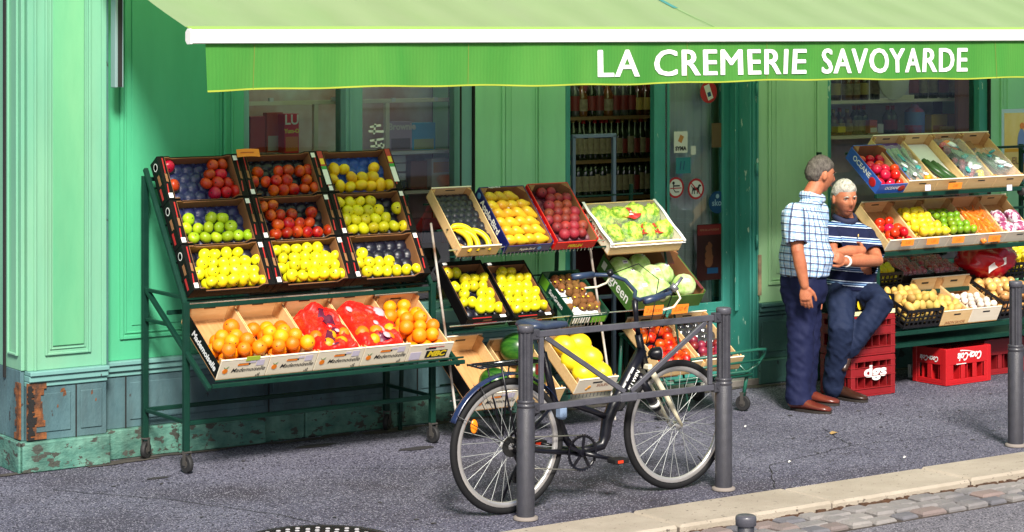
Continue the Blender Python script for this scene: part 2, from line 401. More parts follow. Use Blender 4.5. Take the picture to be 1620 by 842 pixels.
# rotten corner post with rusty wood showing
b = MB(); rr = random.Random(2)
for i in range(9):
    z = .18 + i * .035; w = rr.uniform(.02, .055)
    b.box(4.978, 4.99 + w * 1.9, 11.886, 11.899, z, z + .034)
    b.box(4.950, 4.9595, 11.93, 11.95 + rr.uniform(.02, .06), z, z + .034)
W(b, 'rotten_wood', rust, 0, 'rusty orange wood showing where the paint has flaked away')
b = MB(); rr = random.Random(12)
for i in range(24):
    z = .18 + i * .0125; a0 = 4.975 + rr.uniform(0, .012); b.box(a0, a0 + .018 + rr.uniform(.0, .040) * (1 - abs(i - 8) / 26), 11.880, 11.885 + rr.uniform(0, .0008), z, z + .0123)
W(b, 'corner_crack', black_m, 0)
b = MB()
for (px, pz, w, h) in ((5.175, .43, .03, .025), (5.19, .405, .022, .035), (5.36, .40, .012, .03), (5.385, .36, .010, .02), (5.155, .345, .010, .02)):
    b.prism([(px, pz), (px + w, pz + h * .2), (px + w * .8, pz + h), (px + w * .2, pz + h * .8)], lambda p: (p[0], 11.891, p[1]), lambda p: (p[0], 11.8905, p[1]))
W(b, 'paint_flake', rust, 0)
# plinth blocks
def plinth(x0, x1, y, n, m=plinth_m):
    b = MB(); w = (x1 - x0) / n
    for i in range(n): b.box(x0 + i * w + .002, x0 + (i + 1) * w - .002, y, y + .4, 0, .17 - .004 * (i % 2))
    W(b, 'plinth', m, .008)
plinth(4.94, 5.47, 11.86, 1); plinth(5.47, 8.75, 11.96, 5)
b = MB(); b.box(4.925, 4.939, 11.88, 14.5, 0, .172); W(b, 'plinth', plinth_m)
b = MB(); b.box(5.93, 6.50, 11.925, 11.958, 0, .155); W(b, 'plinth', plinth_m, .01)
plinth(10.38, 11.2, 11.96, 1, dado_dk); plinth(11.2, 16.5, 11.96, 5, dado_dk)
# building above
up = MB(); up.box(4.985, 16.5, 12.02, 14.5, 3.61, 9); W(up, 'upper_wall', mat('upper_render', (.45, .42, .36), .8))
# interior box
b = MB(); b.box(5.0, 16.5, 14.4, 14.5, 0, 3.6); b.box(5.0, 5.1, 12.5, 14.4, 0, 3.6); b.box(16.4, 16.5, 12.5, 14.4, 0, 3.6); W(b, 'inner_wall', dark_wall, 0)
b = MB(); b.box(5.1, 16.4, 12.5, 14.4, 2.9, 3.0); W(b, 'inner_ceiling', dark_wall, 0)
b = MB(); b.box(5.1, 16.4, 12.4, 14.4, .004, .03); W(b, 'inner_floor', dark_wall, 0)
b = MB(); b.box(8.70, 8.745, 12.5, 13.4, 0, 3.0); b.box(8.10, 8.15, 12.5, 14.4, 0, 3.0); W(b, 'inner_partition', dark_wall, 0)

shopglass = glass_mat('shop_glass', .05); shopglass_r = glass_mat('shop_glass_reflecting', .20)
shopglass2 = glass_mat('shop_glass_side', .10)
# window 1
def framewin(x0, x1, z0, z1, mull, m, name='window', glass=shopglass, ml=None):
    b = MB(); y = 12.02
    b.box(x0 - .0, x0 + .045, y, y + .12, z0, z1); b.box(x1 - .10, x1, y, y + .12, z0, z1)
    b.box(x0 + .045, x1 - .10, y, y + .12, z0, z0 + .05)
    for q in mull:
        b.box(q - .06, q + .06, y - .01, y + .12, z0 + .05, z1); b.box(q - .035, q - .02, y - .018, y - .01, z0 + .05, z1)
    f = W(b, name, m)
    if ml: f['label'] = ml
    g_ = MB(); xx = [x0 + .045] + [v for q in mull for v in (q - .06, q + .06)] + [x1 - .10]
    for i in range(0, len(xx), 2):
        g_.m = min(1, i)
        g_.add([(xx[i], y + .055, z0 + .05), (xx[i + 1], y + .055, z0 + .05), (xx[i + 1], y + .055, z1), (xx[i], y + .055, z1)], [(0, 1, 2, 3)])
    p = g_.build('pane', [glass, shopglass_r], f); p.location = (0, -12, 0)
    return f
w1 = framewin(6.39, 8.03, .70, 2.6, (7.155,), teal_grey)
b = MB(); b.box(6.36, 8.05, 11.95, 12.15, .62, .70); b.box(6.39, 8.05, 12.02, 12.5, .561, .619); W(b, 'window_sill', teal_grey)
b = MB(); b.box(7.935, 7.945, 12.012, 12.02, .7, 2.6); b.box(8.032, 8.039, 12.0, 12.3, .7, 2.6); W(b, 'frame_gap', black_m, 0)
b = MB(); b.box(5.466, 5.484, 11.80, 11.86, 2.13, 2.9); b.box(5.512, 5.518, 11.80, 11.9, 2.13, 2.9); W(b, 'awning_guide', [mat('grey_metal', (.25, .36, .38), .45, metal=.3)], .003)
b = MB(); b.box(5.485, 5.511, 11.805, 11.86, 2.135, 2.9); W(b, 'guide_slot', black_m, 0)
# window 2
w2 = framewin(11.06, 12.70, .70, 2.6, (), teal, glass=shopglass2)
b = MB(); b.box(12.46, 12.58, 12.10, 12.14, .7, 2.6); b.box(11.105, 11.13, 12.10, 12.14, .7, 2.6); W(b, 'inner_frame', mat('brown_wood_frame', (.22, .07, .025), .5, (.30, .11, .04), 9, .5, stretch=(6, 6, .6)))
b = MB(); b.box(12.685, 12.699, 11.995, 12.02, .7, 2.6); W(b, 'frame_gap', black_m, 0)
b = MB(); b.box(11.03, 12.72, 11.95, 12.15, .62, .70); W(b, 'window_sill', teal)
# doorway: jambs, fixed glazed leaf with stickers
b = MB(); b.box(8.751, 8.79, 12.0, 12.30, .03, 2.6); W(b, 'door_jamb', teal)
door = MB(); y = 12.22
door.box(9.66, 9.76, y, y + .05, .05, 2.6); door.box(10.27, 10.395, y, y + .05, .05, 2.6)
door.box(9.76, 10.27, y, y + .05, .05, .50); door.box(9.76, 10.27, y, y + .05, .50, .56)
door.box(9.80, 10.23, y - .012, y, .12, .44)
door.box(9.765, 9.785, y - .014, y, .56, 2.6)
dr = W(door, 'door', teal, .004)
b = MB(); b.add([(9.76, y + .02, .56), (10.27, y + .02, .56), (10.27, y + .02, 2.6), (9.76, y + .02, 2.6)], [(0, 1, 2, 3)])
gp = b.build('pane', glass_mat('door_glass', .08, (.9, .95, .95)), dr); gp.location = (0, -12, 0)
b = MB(); b.box(10.33, 10.345, 12.0, y - .001, .03, 2.6); b.box(10.346, 10.398, 11.985, y - .001, .03, 2.6); b.box(10.37, 10.385, 11.97, 11.985, .2, 2.6)
b.box(10.30, 10.33, 12.12, 12.13, .5, 2.6)
W(b, 'door_jamb', teal)
b = MB(); b.box(10.372, 10.395, 11.955, 11.969, .62, .90); W(b, 'paint_scar', mat('bare_wood', (.42, .30, .18), .8, (.10, .08, .06), 14, .4), 0)
for zz in (2.0, 1.45, .95):
    b = MB(); b.tube([(10.36, 11.962, zz), (10.36, 11.962, zz + .09)], .009, 8); W(b, 'hinge', teal, 0)
# grey curtain hanging behind the glazed leaf
b = MB(); b.grid(lambda u, v: (9.82 + .47 * u, 12.36 + .012 * math.sin(u * 40), .52 + 2.1 * v), 40, 4); W(b, 'door_blind', mat('pale_blind', (.50, .60, .54), .9, (.62, .68, .60), 3, .6, .2, 20), 0)
b = MB(); b.box(9.768, 9.84, 12.30, 12.31, .5, 2.6); W(b, 'inner_board', mat('brown_board', (.16, .085, .04), .7), 0)
b = MB(); b.box(8.75, 10.4, 11.97, 12.4, .0, .045); W(b, 'threshold', mat('worn_stone_step', (.16, .15, .14), .8, (.22, .2, .18), 8, .5, .3, 40))

# ---------------------------------------------------------------- building across the street (mirrored in the panes)
ob = empty('stone_building', 'pale stone building across the street mirrored in the shop windows', 'building', (0, -9, 0))
b = MB(); b.box(-30, 50, -3, 0, -.05, 5.2); b.build('wall', mat('pale_stone', (.88, .84, .86), .8, (.92, .88, .88), 1.2, .5), ob)
wfm = mat('white_paint', (.75, .75, .72), .5); wgm = mat('dark_pane', (.03, .035, .045), .2)
for i in range(18):
    for z0 in (1.0,):
        b = MB(); x = -28 + i * 4.2; b.box(x, x + 1.5, .002, .08, z0, z0 + 2.2); f = b.build('window', wfm, ob)
        b = MB(); b.box(x + .12, x + .7, .082, .09, z0 + .12, z0 + 2.08); b.box(x + .8, x + 1.38, .082, .09, z0 + .12, z0 + 2.08); b.build('pane', wgm, f)
b = MB()
for k in range(7): b.box(-30, 50, .002, .03, .4 + k * .7, .44 + k * .7)
b.build('stone_course', mat('stone_joint', (.25, .24, .26), .8), ob)

# ---------------------------------------------------------------- awning
def cloth_mat(name, c, c2, tr=.3, streak=14, bright=1.0):
    m = mat(name, c, .75, c2, 1.6, .6, .15, 60, stretch=(2.2, 1, .4), spec=.2)
    nt = m.node_tree; N, L = nt.nodes, nt.links; p = N['Principled BSDF']; out = N['Material Output']
    t = N.new('ShaderNodeBsdfTranslucent'); src = p.inputs['Base Color'].links[0].from_socket
    w = N.new('ShaderNodeTexWave'); w.wave_type = 'BANDS'; w.bands_direction = 'X'; w.inputs['Scale'].default_value = streak; w.inputs['Distortion'].default_value = 1.5; w.inputs['Detail'].default_value = 3
    tc = N.new('ShaderNodeTexCoord'); L.new(tc.outputs['Object'], w.inputs['Vector'])
    r = N.new('ShaderNodeMapRange'); r.inputs['To Min'].default_value = .95; r.inputs['To Max'].default_value = 1.02; L.new(w.outputs['Fac'], r.inputs['Value'])
    hs = N.new('ShaderNodeHueSaturation'); L.new(src, hs.inputs['Color']); L.new(r.outputs[0], hs.inputs['Value'])
    L.new(hs.outputs[0], p.inputs['Base Color']); L.new(hs.outputs[0], t.inputs['Color'])
    mx = N.new('ShaderNodeMixShader'); mx.inputs[0].default_value = tr; L.new(p.outputs[0], mx.inputs[1]); L.new(t.outputs[0], mx.inputs[2]); L.new(mx.outputs[0], out.inputs[0])
    return m
aw = empty('awning', 'green fabric awning with white front bar and a lettered valance over the shop', 'awning', (0, 10.6, 2.42))
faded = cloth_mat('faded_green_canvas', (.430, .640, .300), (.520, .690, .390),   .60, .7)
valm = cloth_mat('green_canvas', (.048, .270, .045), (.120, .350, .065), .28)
b = MB(); X0, X1 = 5.33, 13.6
def canopy(u, v):
    x = X0 + (X1 - X0) * u; y = 1.42 * v
    z = .035 + .545 * v - .035 * math.sin(math.pi * v) - .006 * math.sin(u * 31) * math.sin(math.pi * v)
    return (x, y, z)
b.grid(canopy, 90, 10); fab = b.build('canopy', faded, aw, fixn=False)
b = MB()
for q in (.43, .86):
    for dz in (.0035,):
        b.grid(lambda u, v, q=q: Vector(canopy(q + .0012 * (u - .5), v)) + Vector((0, 0, dz)), 1, 12)
b.build('seam', mat('canvas_seam', (.20, .38, .14), .8), aw, fixn=False)
b = MB(); b.grid(lambda u, v: Vector(canopy(.428 + .0045 * u, .30 + .42 * v)) + Vector((0, 0, .005)), 1, 8)
b.build('seam_patch', mat('dark_seam', (.04, .22, .20), .7), aw, fixn=False)
b = MB(); b.grid(lambda u, v: Vector(canopy(u, .0 + .035 * v)) + Vector((0, 0, .004)), 60, 1)
b.build('hem', mat('canvas_hem', (.24, .40, .08), .8), aw, fixn=False)
wb = mat('white_lacquered_bar', (.86, .85, .82), .3, coat=.2)
prof = [(-.030, -.036), (.012, -.038), (.030, -.02), (.030, .022), (.012, .038), (-.018, .038), (-.034, .020)]
b = MB(); b.prism([(p[0], p[1]) for p in prof], lambda p: (X0, p[0], p[1]), lambda p: (X1, p[0], p[1])); b.build('front_bar', wb, aw, .004)
b = MB(); b.prism([(p[0] * 1.08, p[1] * 1.08) for p in prof], lambda p: (X0 - .012, p[0], p[1]), lambda p: (X0 - .001, p[0], p[1])); b.build('end_cap', wb, aw, .002)
for q in (.53,):
    b = MB(); b.prism([(p[0] * 1.04, p[1] * 1.04) for p in prof], lambda p: (8.62, p[0], p[1]), lambda p: (8.624, p[0], p[1])); b.build('bar_joint', mat('joint_grey', (.45, .43, .40), .6), aw)
def vw(x, z):
    d = min(1, max(0, -z - .03) / .24)
    return -.004 - (.010 * math.sin(x * 5.1) + .007 * math.sin(x * 11.7 + 1) + .004 * math.sin(x * 23)) * d
def vbot(x): return -.283 + .005 * math.sin(x * 2.1 + .5) + .003 * math.sin(x * 9)
b = MB(); V0, V1 = 5.422, 13.5
def vf(u, v):
    x = V0 + (V1 - V0) * u - .006 * (1 - v) * (1 if u < .01 else 0); z = -.036 + (vbot(x) + .036) * v
    return (x, vw(x, z), z)
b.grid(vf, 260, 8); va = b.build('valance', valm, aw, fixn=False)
b = MB()
def strip(x, w=.004, z0=-.04, z1=None):
    z1 = z1 or vbot(x) + .002
    for k in range(6):
        a = z0 + (z1 - z0) * k / 6; c = z0 + (z1 - z0) * (k + 1) / 6
        b.add([(x, vw(x, a) - .0045, a), (x + w, vw(x + w, a) - .0045, a), (x + w, vw(x + w, c) - .0045, c), (x, vw(x, c) - .0045, c)], [(0, 1, 2, 3)])
for x in (5.70, 7.05, 8.62, 9.25, 11.25, 12.6): strip(x)
b.build('valance_seam', mat('seam_rust', (.16, .22, .03), .8), aw, fixn=False)
b = MB()
n_ = 200
for i in range(n_):
    x0 = V0 + (V1 - V0) * i / n_; x1 = V0 + (V1 - V0) * (i + 1) / n_
    b.add([(x0, vw(x0, -.27) - .0045, vbot(x0) + .010), (x1, vw(x1, -.27) - .0045, vbot(x1) + .010), (x1, vw(x1, -.27) - .0045, vbot(x1) + .001), (x0, vw(x0, -.27) - .0045, vbot(x0) + .001)], [(0, 1, 2, 3)])
b.build('valance_hem', mat('hem_yellow', (.35, .42, .04), .8), aw, fixn=False)
let = mat('white_lettering', (.88, .88, .86), .6)
b = MB()
for txt, xa, xb in (('LA', 7.957, 8.262), ('CREMERIE', 8.385, 9.575), ('SAVOYARDE', 9.71, 10.99)):
    vv, ff = text_mb(txt, .200, bold=0, space=1.10)
    w0, w1_ = min(v[0] for v in vv), max(v[0] for v in vv); h0, h1 = min(v[1] for v in vv), max(v[1] for v in vv)
    vv = [(xa + (v[0] - w0) / (w1_ - w0) * (xb - xa), 0, -.160 - .077 + (v[1] - h0) / (h1 - h0) * .154) for v in vv]
    for k in range(5):
        dx = (k - 2) * .0030; b.add([(p[0] + dx, vw(p[0] + dx, p[2]) - .0055 - .00025 * k, p[2] + (.0025 if k % 2 else -.0015)) for p in vv], ff)
b.build('lettering', let, aw, fixn=False)
for x in (6.2, 12.9):
    b = MB(); b.tube([(x, .03, .0), (x + .1, .75, .10), (x, 1.36, .42)], .018, 8); b.build('folding_arm', wb, aw)

# ---------------------------------------------------------------- street furniture
iron = mat('grey_painted_iron', (.030, .030, .038), .45, (.046, .046, .057), 20, .4, .25, 160, coat=.15)
iron_lt = mat('worn_grey_iron', (.055, .055, .070), .42, (.085, .085, .102), 12, .4, .15, 120, coat=.15)
def post(name_parent, x):
    b = MB()
    b.lathe([(.062, .0), (.062, .012), (.048, .016)], (x, 0, .004), 20)
    b.build('base_ring', granite if False else mat('post_mortar', (.22, .19, .17), .9), name_parent)
    b = MB(); b.lathe([(.046, .012), (.046, .555), (.043, .560), (.043, .566), (.047, .570), (.047, .577), (.043, .581), (.043, .587), (.046, .591), (.046, .598), (.041, .602)], (x, 0, 0), 20)
    b.build('lower_post', iron, name_parent)
    b = MB(); n = 16
    prof_ = []
    vv = []; ff = []
    for h in (.598, .945):
        for k in range(32):
            a = 2 * math.pi * k / 32; r_ = .037 if k % 4 < 2 else .032
            vv.append((x + r_ * math.cos(a), r_ * math.sin(a), h))
    for k in range(32): ff.append((k, (k + 1) % 32, 32 + (k + 1) % 32, 32 + k))
    b.add(vv, ff); b.build('fluted_post', iron, name_parent)
    b = MB(); b.lathe([(.034, .940), (.041, .942), (.041, .968), (.038, .974), (.030, .976)], (x, 0, 0), 20); b.build('cap', iron_lt, name_parent)
def barrier(x0, x1, label, full=True):
    t = empty('street_barrier', label, 'barrier', (x0, 9.33, 0), (0, 0, 0), 'barriers along the kerb'); L_ = x1 - x0
    post(t, 0)
    if full: post(t, L_)
    zt, zb, zm = .925, .555, .550; a, c = .055, L_ - .055
    for z in (zt, zb):
        b = MB(); b.box(a, c, -.011, .011, z - .016, z + .016); b.build('rail', iron_lt, t, .003)
    for x in (.095, L_ - .095):
        b = MB(); b.box(x - .013, x + .013, -.010, .010, zb + .017, zt - .017); b.build('upright', iron_lt, t, .003)
    for sx in (-1, 1):
        b = MB(); b.bar((L_ / 2 + sx * .02, 0, zb + .03), (L_ / 2 + sx * (L_ / 2 - .12), 0, zt - .018), .016, .026); b.build('diagonal', iron_lt, t, .003)
    b = MB(); b.box(L_ / 2 - .055, L_ / 2 + .055, -.018, .018, zb - .022, zb + .024); b.build('joint_plate', iron_lt, t, .006)
    for x in (.03, L_ - .03):
        for z in (zt, zb):
            b = MB(); b.box(x - .045 if x > 1 else x, x + .045 if x < 1 else x + .0, -.020, .020, z - .026, z + .026)
            b.lathe([(.008, -.001), (.008, .004)], (x + (.025 if x < 1 else -.025), -.024, z), 8, 'Y')
            b.build('clamp', iron, t, .004)
    return t
barrier(6.555, 7.845, 'grey iron kerb barrier between two round posts with the bicycle leaning behind it')
barrier(10.085, 11.40, 'grey iron kerb barrier cut off by the right edge of the picture')
# small post at the lower edge
t = empty('street_post', 'short grey capped post standing in the road at the bottom edge', 'post', (6.02, 7.02, -.05))
b = MB(); b.lathe([(.034, 0), (.034, .495), (.030, .500)], n=20); b.build('shaft', iron, t)
b = MB(); b.lathe([(.036, .498), (.042, .502), (.043, .530), (.041, .538), (.036, .542), (.012, .543)], n=24); b.build('cap', iron_lt, t)
# manhole cover
t = empty('manhole_cover', 'round black studded manhole cover set in the pavement', 'manhole cover', (5.42, 9.455, .004))
b = MB(); b.lathe([(.37, 0), (.37, .004), (.0005, .004)], n=40, smooth=False); b.build('plate', mat('black_iron_plate', (.008, .008, .01), .6, spec=.2), t)
b = MB(); rr = random.Random(1)
for i in range(-7, 8):
    for j in range(-8, 9):
        x, y = i * .056 + (j % 2) * .028 + rr.uniform(-.003, .003), j * .046
        if x * x + y * y < .34 ** 2: b.lathe([(.013, .0045), (.011, .008)], (x, y, 0), 6, smooth=False)
s_ = b.build('stud', mat('worn_stud', (.42, .40, .42), .5), t); s_['kind'] = 'stuff'
b = MB(); b.lathe([(.40, 0.0005), (.40, .003), (.372, .003)], n=40, cap=False); b.build('rim', iron, t)
# litter and a leaf
leafm = mat('dry_leaf', (.35, .22, .08), .8); paperm = mat('pale_paper', (.6, .58, .55), .8)
for i, (px, py, s1, m_, nm, lb) in enumerate(((1320, 687, .035, leafm, 'dry_leaf', 'curled brown leaf on the pavement in front of the standing man'), (1250, 733, .014, paperm, 'paper_scrap', 'pale paper scrap nearest the kerb right of the bicycle'), (1180, 677, .012, paperm, 'paper_scrap', 'tiny pale scrap just right of the barrier post'), (1432, 726, .014, paperm, 'paper_scrap', 'pale paper scrap on the pavement far right'))):
    a = (px - 810) / F_PX; t_ = CAM_H / ((py - 49) / F_PX); X, Y = (a * CP + SP) * t_, (-a * SP + CP) * t_
    b = MB(); b.add([(-s1, -s1 * .3, .002), (0, -s1 * .6, .010), (s1, 0, .004), (0, s1 * .6, .014), (-s1 * .9, s1 * .3, .006)], [(0, 1, 4), (1, 2, 3), (1, 3, 4)])
    o = b.build(nm, m_, loc=(X, Y, .003)); tag(o, lb, 'leaf' if m_ is leafm else 'litter')
for (px, py, r_) in ((250, 757, .05), (660, 710, .09), (500, 706, .10)):
    a = (px - 810) / F_PX; t_ = CAM_H / ((py - 49) / F_PX); X, Y = (a * CP + SP) * t_, (-a * SP + CP) * t_
    b = MB(); rr = random.Random(px); n = 14
    b.add([(0, 0, .0035)] + [(r_ * (1.2 + .3 * rr.random()) * math.cos(k * 2 * math.pi / n), r_ * (.4 + .2 * rr.random()) * math.sin(k * 2 * math.pi / n), .0035) for k in range(n)], [(0, 1 + k, 1 + (k + 1) % n) for k in range(n)])
    o = b.build('pavement_stain', mat('dark_stain', (.03, .028, .03), .8), loc=(X, Y, 0), fixn=False); tag(o, kind='structure')

# ---------------------------------------------------------------- produce
def fruit_mat(name, c, c2, scale=14, amt=.4, rough=.34, rnd=.24, hue=.016, spec=.5, bump=0, bs=80, stretch=None):
    return mat(name, c, rough, c2, scale, amt, bump, bs, rnd=rnd, huevar=hue, spec=spec, stretch=stretch, chips=tuple(q * .45 for q in c), chip_scale=55, chip_t=.715)
yel_m = fruit_mat('yellow_apple_skin', (.76, .65, .005), (.62, .60, .012), 9)
grn_m = fruit_mat('green_apple_skin', (.34, .52, .006), (.46, .58, .015), 9)
red_m = fruit_mat('red_apple_skin', (.44, .002, .003), (.52, .03, .005), 11, .35)
redy_m = fruit_mat('red_yellow_apple_skin', (.40, .002, .002), (.70, .11, .006), 7, .2, hue=.012)
org_m = fruit_mat('orange_peel', (.92, .20, .001), (.92, .30, .002), 12, .5, .38, bump=.25, bs=260)
mango_m = fruit_mat('mango_skin', (.86, .62, .006), (.80, .42, .01), 9)
pear_m = fruit_mat('pear_skin', (.82, .55, .012), (.50, .20, .01), 12, .5, .4)
peach_m = fruit_mat('peach_skin', (.13, .004, .008), (.36, .03, .015), 12, .4, .6)
plum_m = fruit_mat('plum_skin', (.30, .02, .02), (.10, .012, .03), 12, .4, .35)
kiwi_m = fruit_mat('kiwi_skin', (.17, .07, .02), (.24, .11, .035), 40, .5, .85, spec=.2, bump=.5, bs=300)
ban_m = fruit_mat('banana_skin', (.90, .66, .006), (.80, .58, .015), 8, .5, .4)
lemon_m = fruit_mat('lemon_peel', (.82, .62, .01), (.86, .70, .04), 12, .5, .35, bump=.2, bs=260)
lime_m = fruit_mat('lime_peel', (.10, .26, .008), (.26, .40, .012), 9, .5, .35)
tom_m = fruit_mat('tomato_skin', (.62, .004, .006), (.68, .02, .008), 8, .5, .15)
melon_m = fruit_mat('melon_rind', (.84, .60, .006), (.88, .66, .02), 8, .5, .4, bump=.2, bs=30)
wmel_m = fruit_mat('watermelon_rind', (.010, .055, .006), (.05, .14, .015), 10, .25, .3, stretch=(1, 5, 1))
pot_m = fruit_mat('potato_skin', (.62, .42, .10), (.50, .32, .07), 16, .5, .6)
oni_m = fruit_mat('onion_skin', (.62, .30, .08), (.75, .45, .16), 14, .5, .3)
gar_m = fruit_mat('garlic_skin', (.78, .72, .60), (.66, .52, .46), 14, .5, .5)
stemm = mat('dark_calyx', (.03, .02, .01), .9)
labw = mat('white_sticker', (.8, .8, .78), .5); 
def apple_mesh(name, m, r=.036, dimple=.16, sc=(1, 1, .92), sticker=False):
    b = MB()
    b.ball((0, 0, 0), r, 14, 10, sc, lambda d: 1 - dimple * max(0, abs(d.z) - .72) / .28 * (1 if d.z > 0 else .6) + .02 * math.cos(3 * math.atan2(d.y, d.x)))
    b.m = 1; top = r * sc[2] * (1 - dimple)
    b.lathe([(.0045, top + .0005), (.0012, top + .003)], n=6)
    if sticker:
        b.m = 2
        for k in range(1): b.lathe([(.0085, 0), (.0085, .0006)], (0, 0, r * .999), 10, 'Z')
    return b.mesh(name, [m, stemm, labw])
def round_mesh(name, m, r, sc=(1, 1, 1), dot=True, n=14, mm=10, fn=None, m2=None):
    b = MB(); b.ball((0, 0, 0), r, n, mm, sc, fn)
    if dot: b.m = 1; b.lathe([(.005, r * sc[2] - .001), (.003, r * sc[2] + .0012)], n=6)
    return b.mesh(name, [m, m2 or stemm])
def pear_mesh(name, m, r=.034):
    b = MB(); b.lathe([(.002, -.052), (.012, -.050), (.028, -.038), (.035, -.018), (.034, .002), (.026, .022), (.018, .040), (.014, .052), (.008, .060), (.002, .062)], n=14)
    b.m = 1; b.tube([(0, 0, .06), (.005, 0, .078)], .003, 5); b.lathe([(.007, -.0535), (.004, -.051)], n=6)
    return b.mesh(name, [m, stemm])
def banana_mesh():
    b = MB(); pts = []; rs = []
    for k in range(13):
        a = -1.0 + 2.0 * k / 12; pts.append((.10 * math.sin(a), 0, .10 * math.cos(a) - .10)); t = abs(k - 6) / 6
        rs.append(.0185 * (1 - .12 * t * t) if 0 < k < 11 else (.009 if k in (0, 11) else .005))
    b.tube(pts, rs, 6); b.m = 1; b.tube([Vector(pts[-1]), Vector(pts[-1]) + Vector((.012, 0, -.010))], .005, 6); b.tube([Vector(pts[0]), Vector(pts[0]) + Vector((-.003, 0, -.004))], .005, 6)
    return b.mesh('banana', [ban_m, stemm])
ME = {
 'yellow': apple_mesh('apple', yel_m), 'green': apple_mesh('apple', grn_m), 'red': apple_mesh('apple', red_m, .036), 'redy': apple_mesh('apple', redy_m),
 'orange': round_mesh('orange', org_m, .041), 'tangerine': round_mesh('orange', org_m, .036, (1, 1, .93)),
 'mango': round_mesh('mango', mango_m, .036, (1, .86, 1.28), False), 'pear': pear_mesh('pear', pear_m), 'peach': round_mesh('peach', peach_m, .035, (1, 1, .95)),
 'plum': round_mesh('plum', plum_m, .031), 'kiwi': round_mesh('kiwi', kiwi_m, .027, (.92, .92, 1.2)), 'banana': banana_mesh(),
 'lemon': round_mesh('lemon', lemon_m, .031, (1, 1, 1.15), fn=lambda d: 1 + .16 * max(0, abs(d.z) - .86) / .14), 'lime': round_mesh('lime', lime_m, .028, (1, 1, 1.12)),
 'tomato': round_mesh('tomato', tom_m, .036, (1, 1, .85)), 'melon': round_mesh('melon', melon_m, .080, (1, 1, 1.22), n=20, mm=14),
 'watermelon': round_mesh('watermelon', wmel_m, .115, (1, 1, 1.1), n=22, mm=14), 'potato': round_mesh('potato', pot_m, .030, (1, .85, 1.35), False),
 'onion': round_mesh('onion', oni_m, .034, (1, 1, .95)), 'garlic': round_mesh('garlic', gar_m, .025, (1, 1, .9), fn=lambda d: 1 + .06 * math.cos(6 * math.atan2(d.y, d.x)) + .35 * max(0, d.z - .8)),
}
FR = random.Random(42)
def fruit(kind, M, p, label, group, cat=None, rot=None, s=1.0, name=None):
    me = ME[kind]; nm = name or {'yellow': 'apple', 'green': 'apple', 'red': 'apple', 'redy': 'apple', 'tangerine': 'orange'}.get(kind, kind)
    o = bpy.data.objects.new(nm, me); COL.objects.link(o)
    if rot is None: rot = Euler((FR.uniform(-1.2, 1.2), FR.uniform(-1.2, 1.2), FR.uniform(0, 6.28)))
    o.matrix_world = Matrix.LocRotScale(M @ Vector(p), (M.to_3x3() @ rot.to_matrix()).to_quaternion(), Vector((1, 1, 1)) * s * FR.uniform(.94, 1.09))
    tag(o, label, cat or nm, group); return o
def heap(kind, M, x0, x1, y0, layers, r, label, group, z0=.012, cat=None, skip=0.0, rot=None):
    """rows of round fruit lying in a tilted crate; layers = list of y limits"""
    nx = max(1, int((x1 - x0) / (2 * r) + .15)); px = (x1 - x0) / nx
    for k, ym in enumerate(layers):
        j = 0
        while True:
            y = y0 + r + j * 1.75 * r + (k % 2) * .9 * r
            if y > ym: break
            odd = (j + k) % 2; n = nx - odd
            for i in range(n):
                if FR.random() < skip: continue
                fruit(kind, M, (x0 + px * (i + .5 + .5 * odd) + FR.uniform(-.1, .1) * r, y + FR.uniform(-.12, .12) * r, z0 + r + k * 1.45 * r), label, group, cat, rot() if rot else None)
            j += 1

# ---------------------------------------------------------------- crates
wood = mat('pale_crate_wood', (.68, .43, .18), .65, (.80, .56, .28), 7, .5, .12, 60, stretch=(1, 8, 8))
wood_w = mat('whitewashed_crate_wood', (.76, .66, .50), .6, (.82, .74, .60), 7, .5, .1, 60, stretch=(1, 8, 8))
wood_in = mat('inner_crate_wood', (.42, .20, .065), .7, (.58, .33, .13), 7, .5, stretch=(8, 1, 8))
card = mat('brown_cardboard', (.20, .080, .028), .8, (.28, .125, .045), 5, .5)
card_dk = mat('dark_brown_cardboard', (.10, .035, .02), .7)
blackc = mat('black_printed_card', (.004, .0035, .004), .5, spec=.15)
redp = mat('red_print', (.42, .012, .015), .4); whitep = mat('white_print', (.8, .8, .78), .4); blackp = mat('black_print', (.01, .01, .012), .4)
linerm = mat('indigo_fruit_tray', (.010, .014, .070), .45, (.020, .026, .11), 20, .5)
liner_bk = mat('black_fruit_tray', (.005, .005, .014), .4, (.010, .010, .024), 20, .5)
liner_bl = mat('blue_fruit_tray', (.012, .045, .30), .45, (.02, .10, .45), 12, .5)
orangep = mat('orange_price_card', (.86, .25, .02), .6)
def crate_root(name, label, loc, th, group=None, cat='crate', rz=0):
    o = empty(name, label, cat, loc, (th, 0, rz), group)
    M = Matrix.LocRotScale(Vector(loc), Euler((th, 0, rz)), Vector((1, 1, 1)))
    return o, M
LINERS = {}
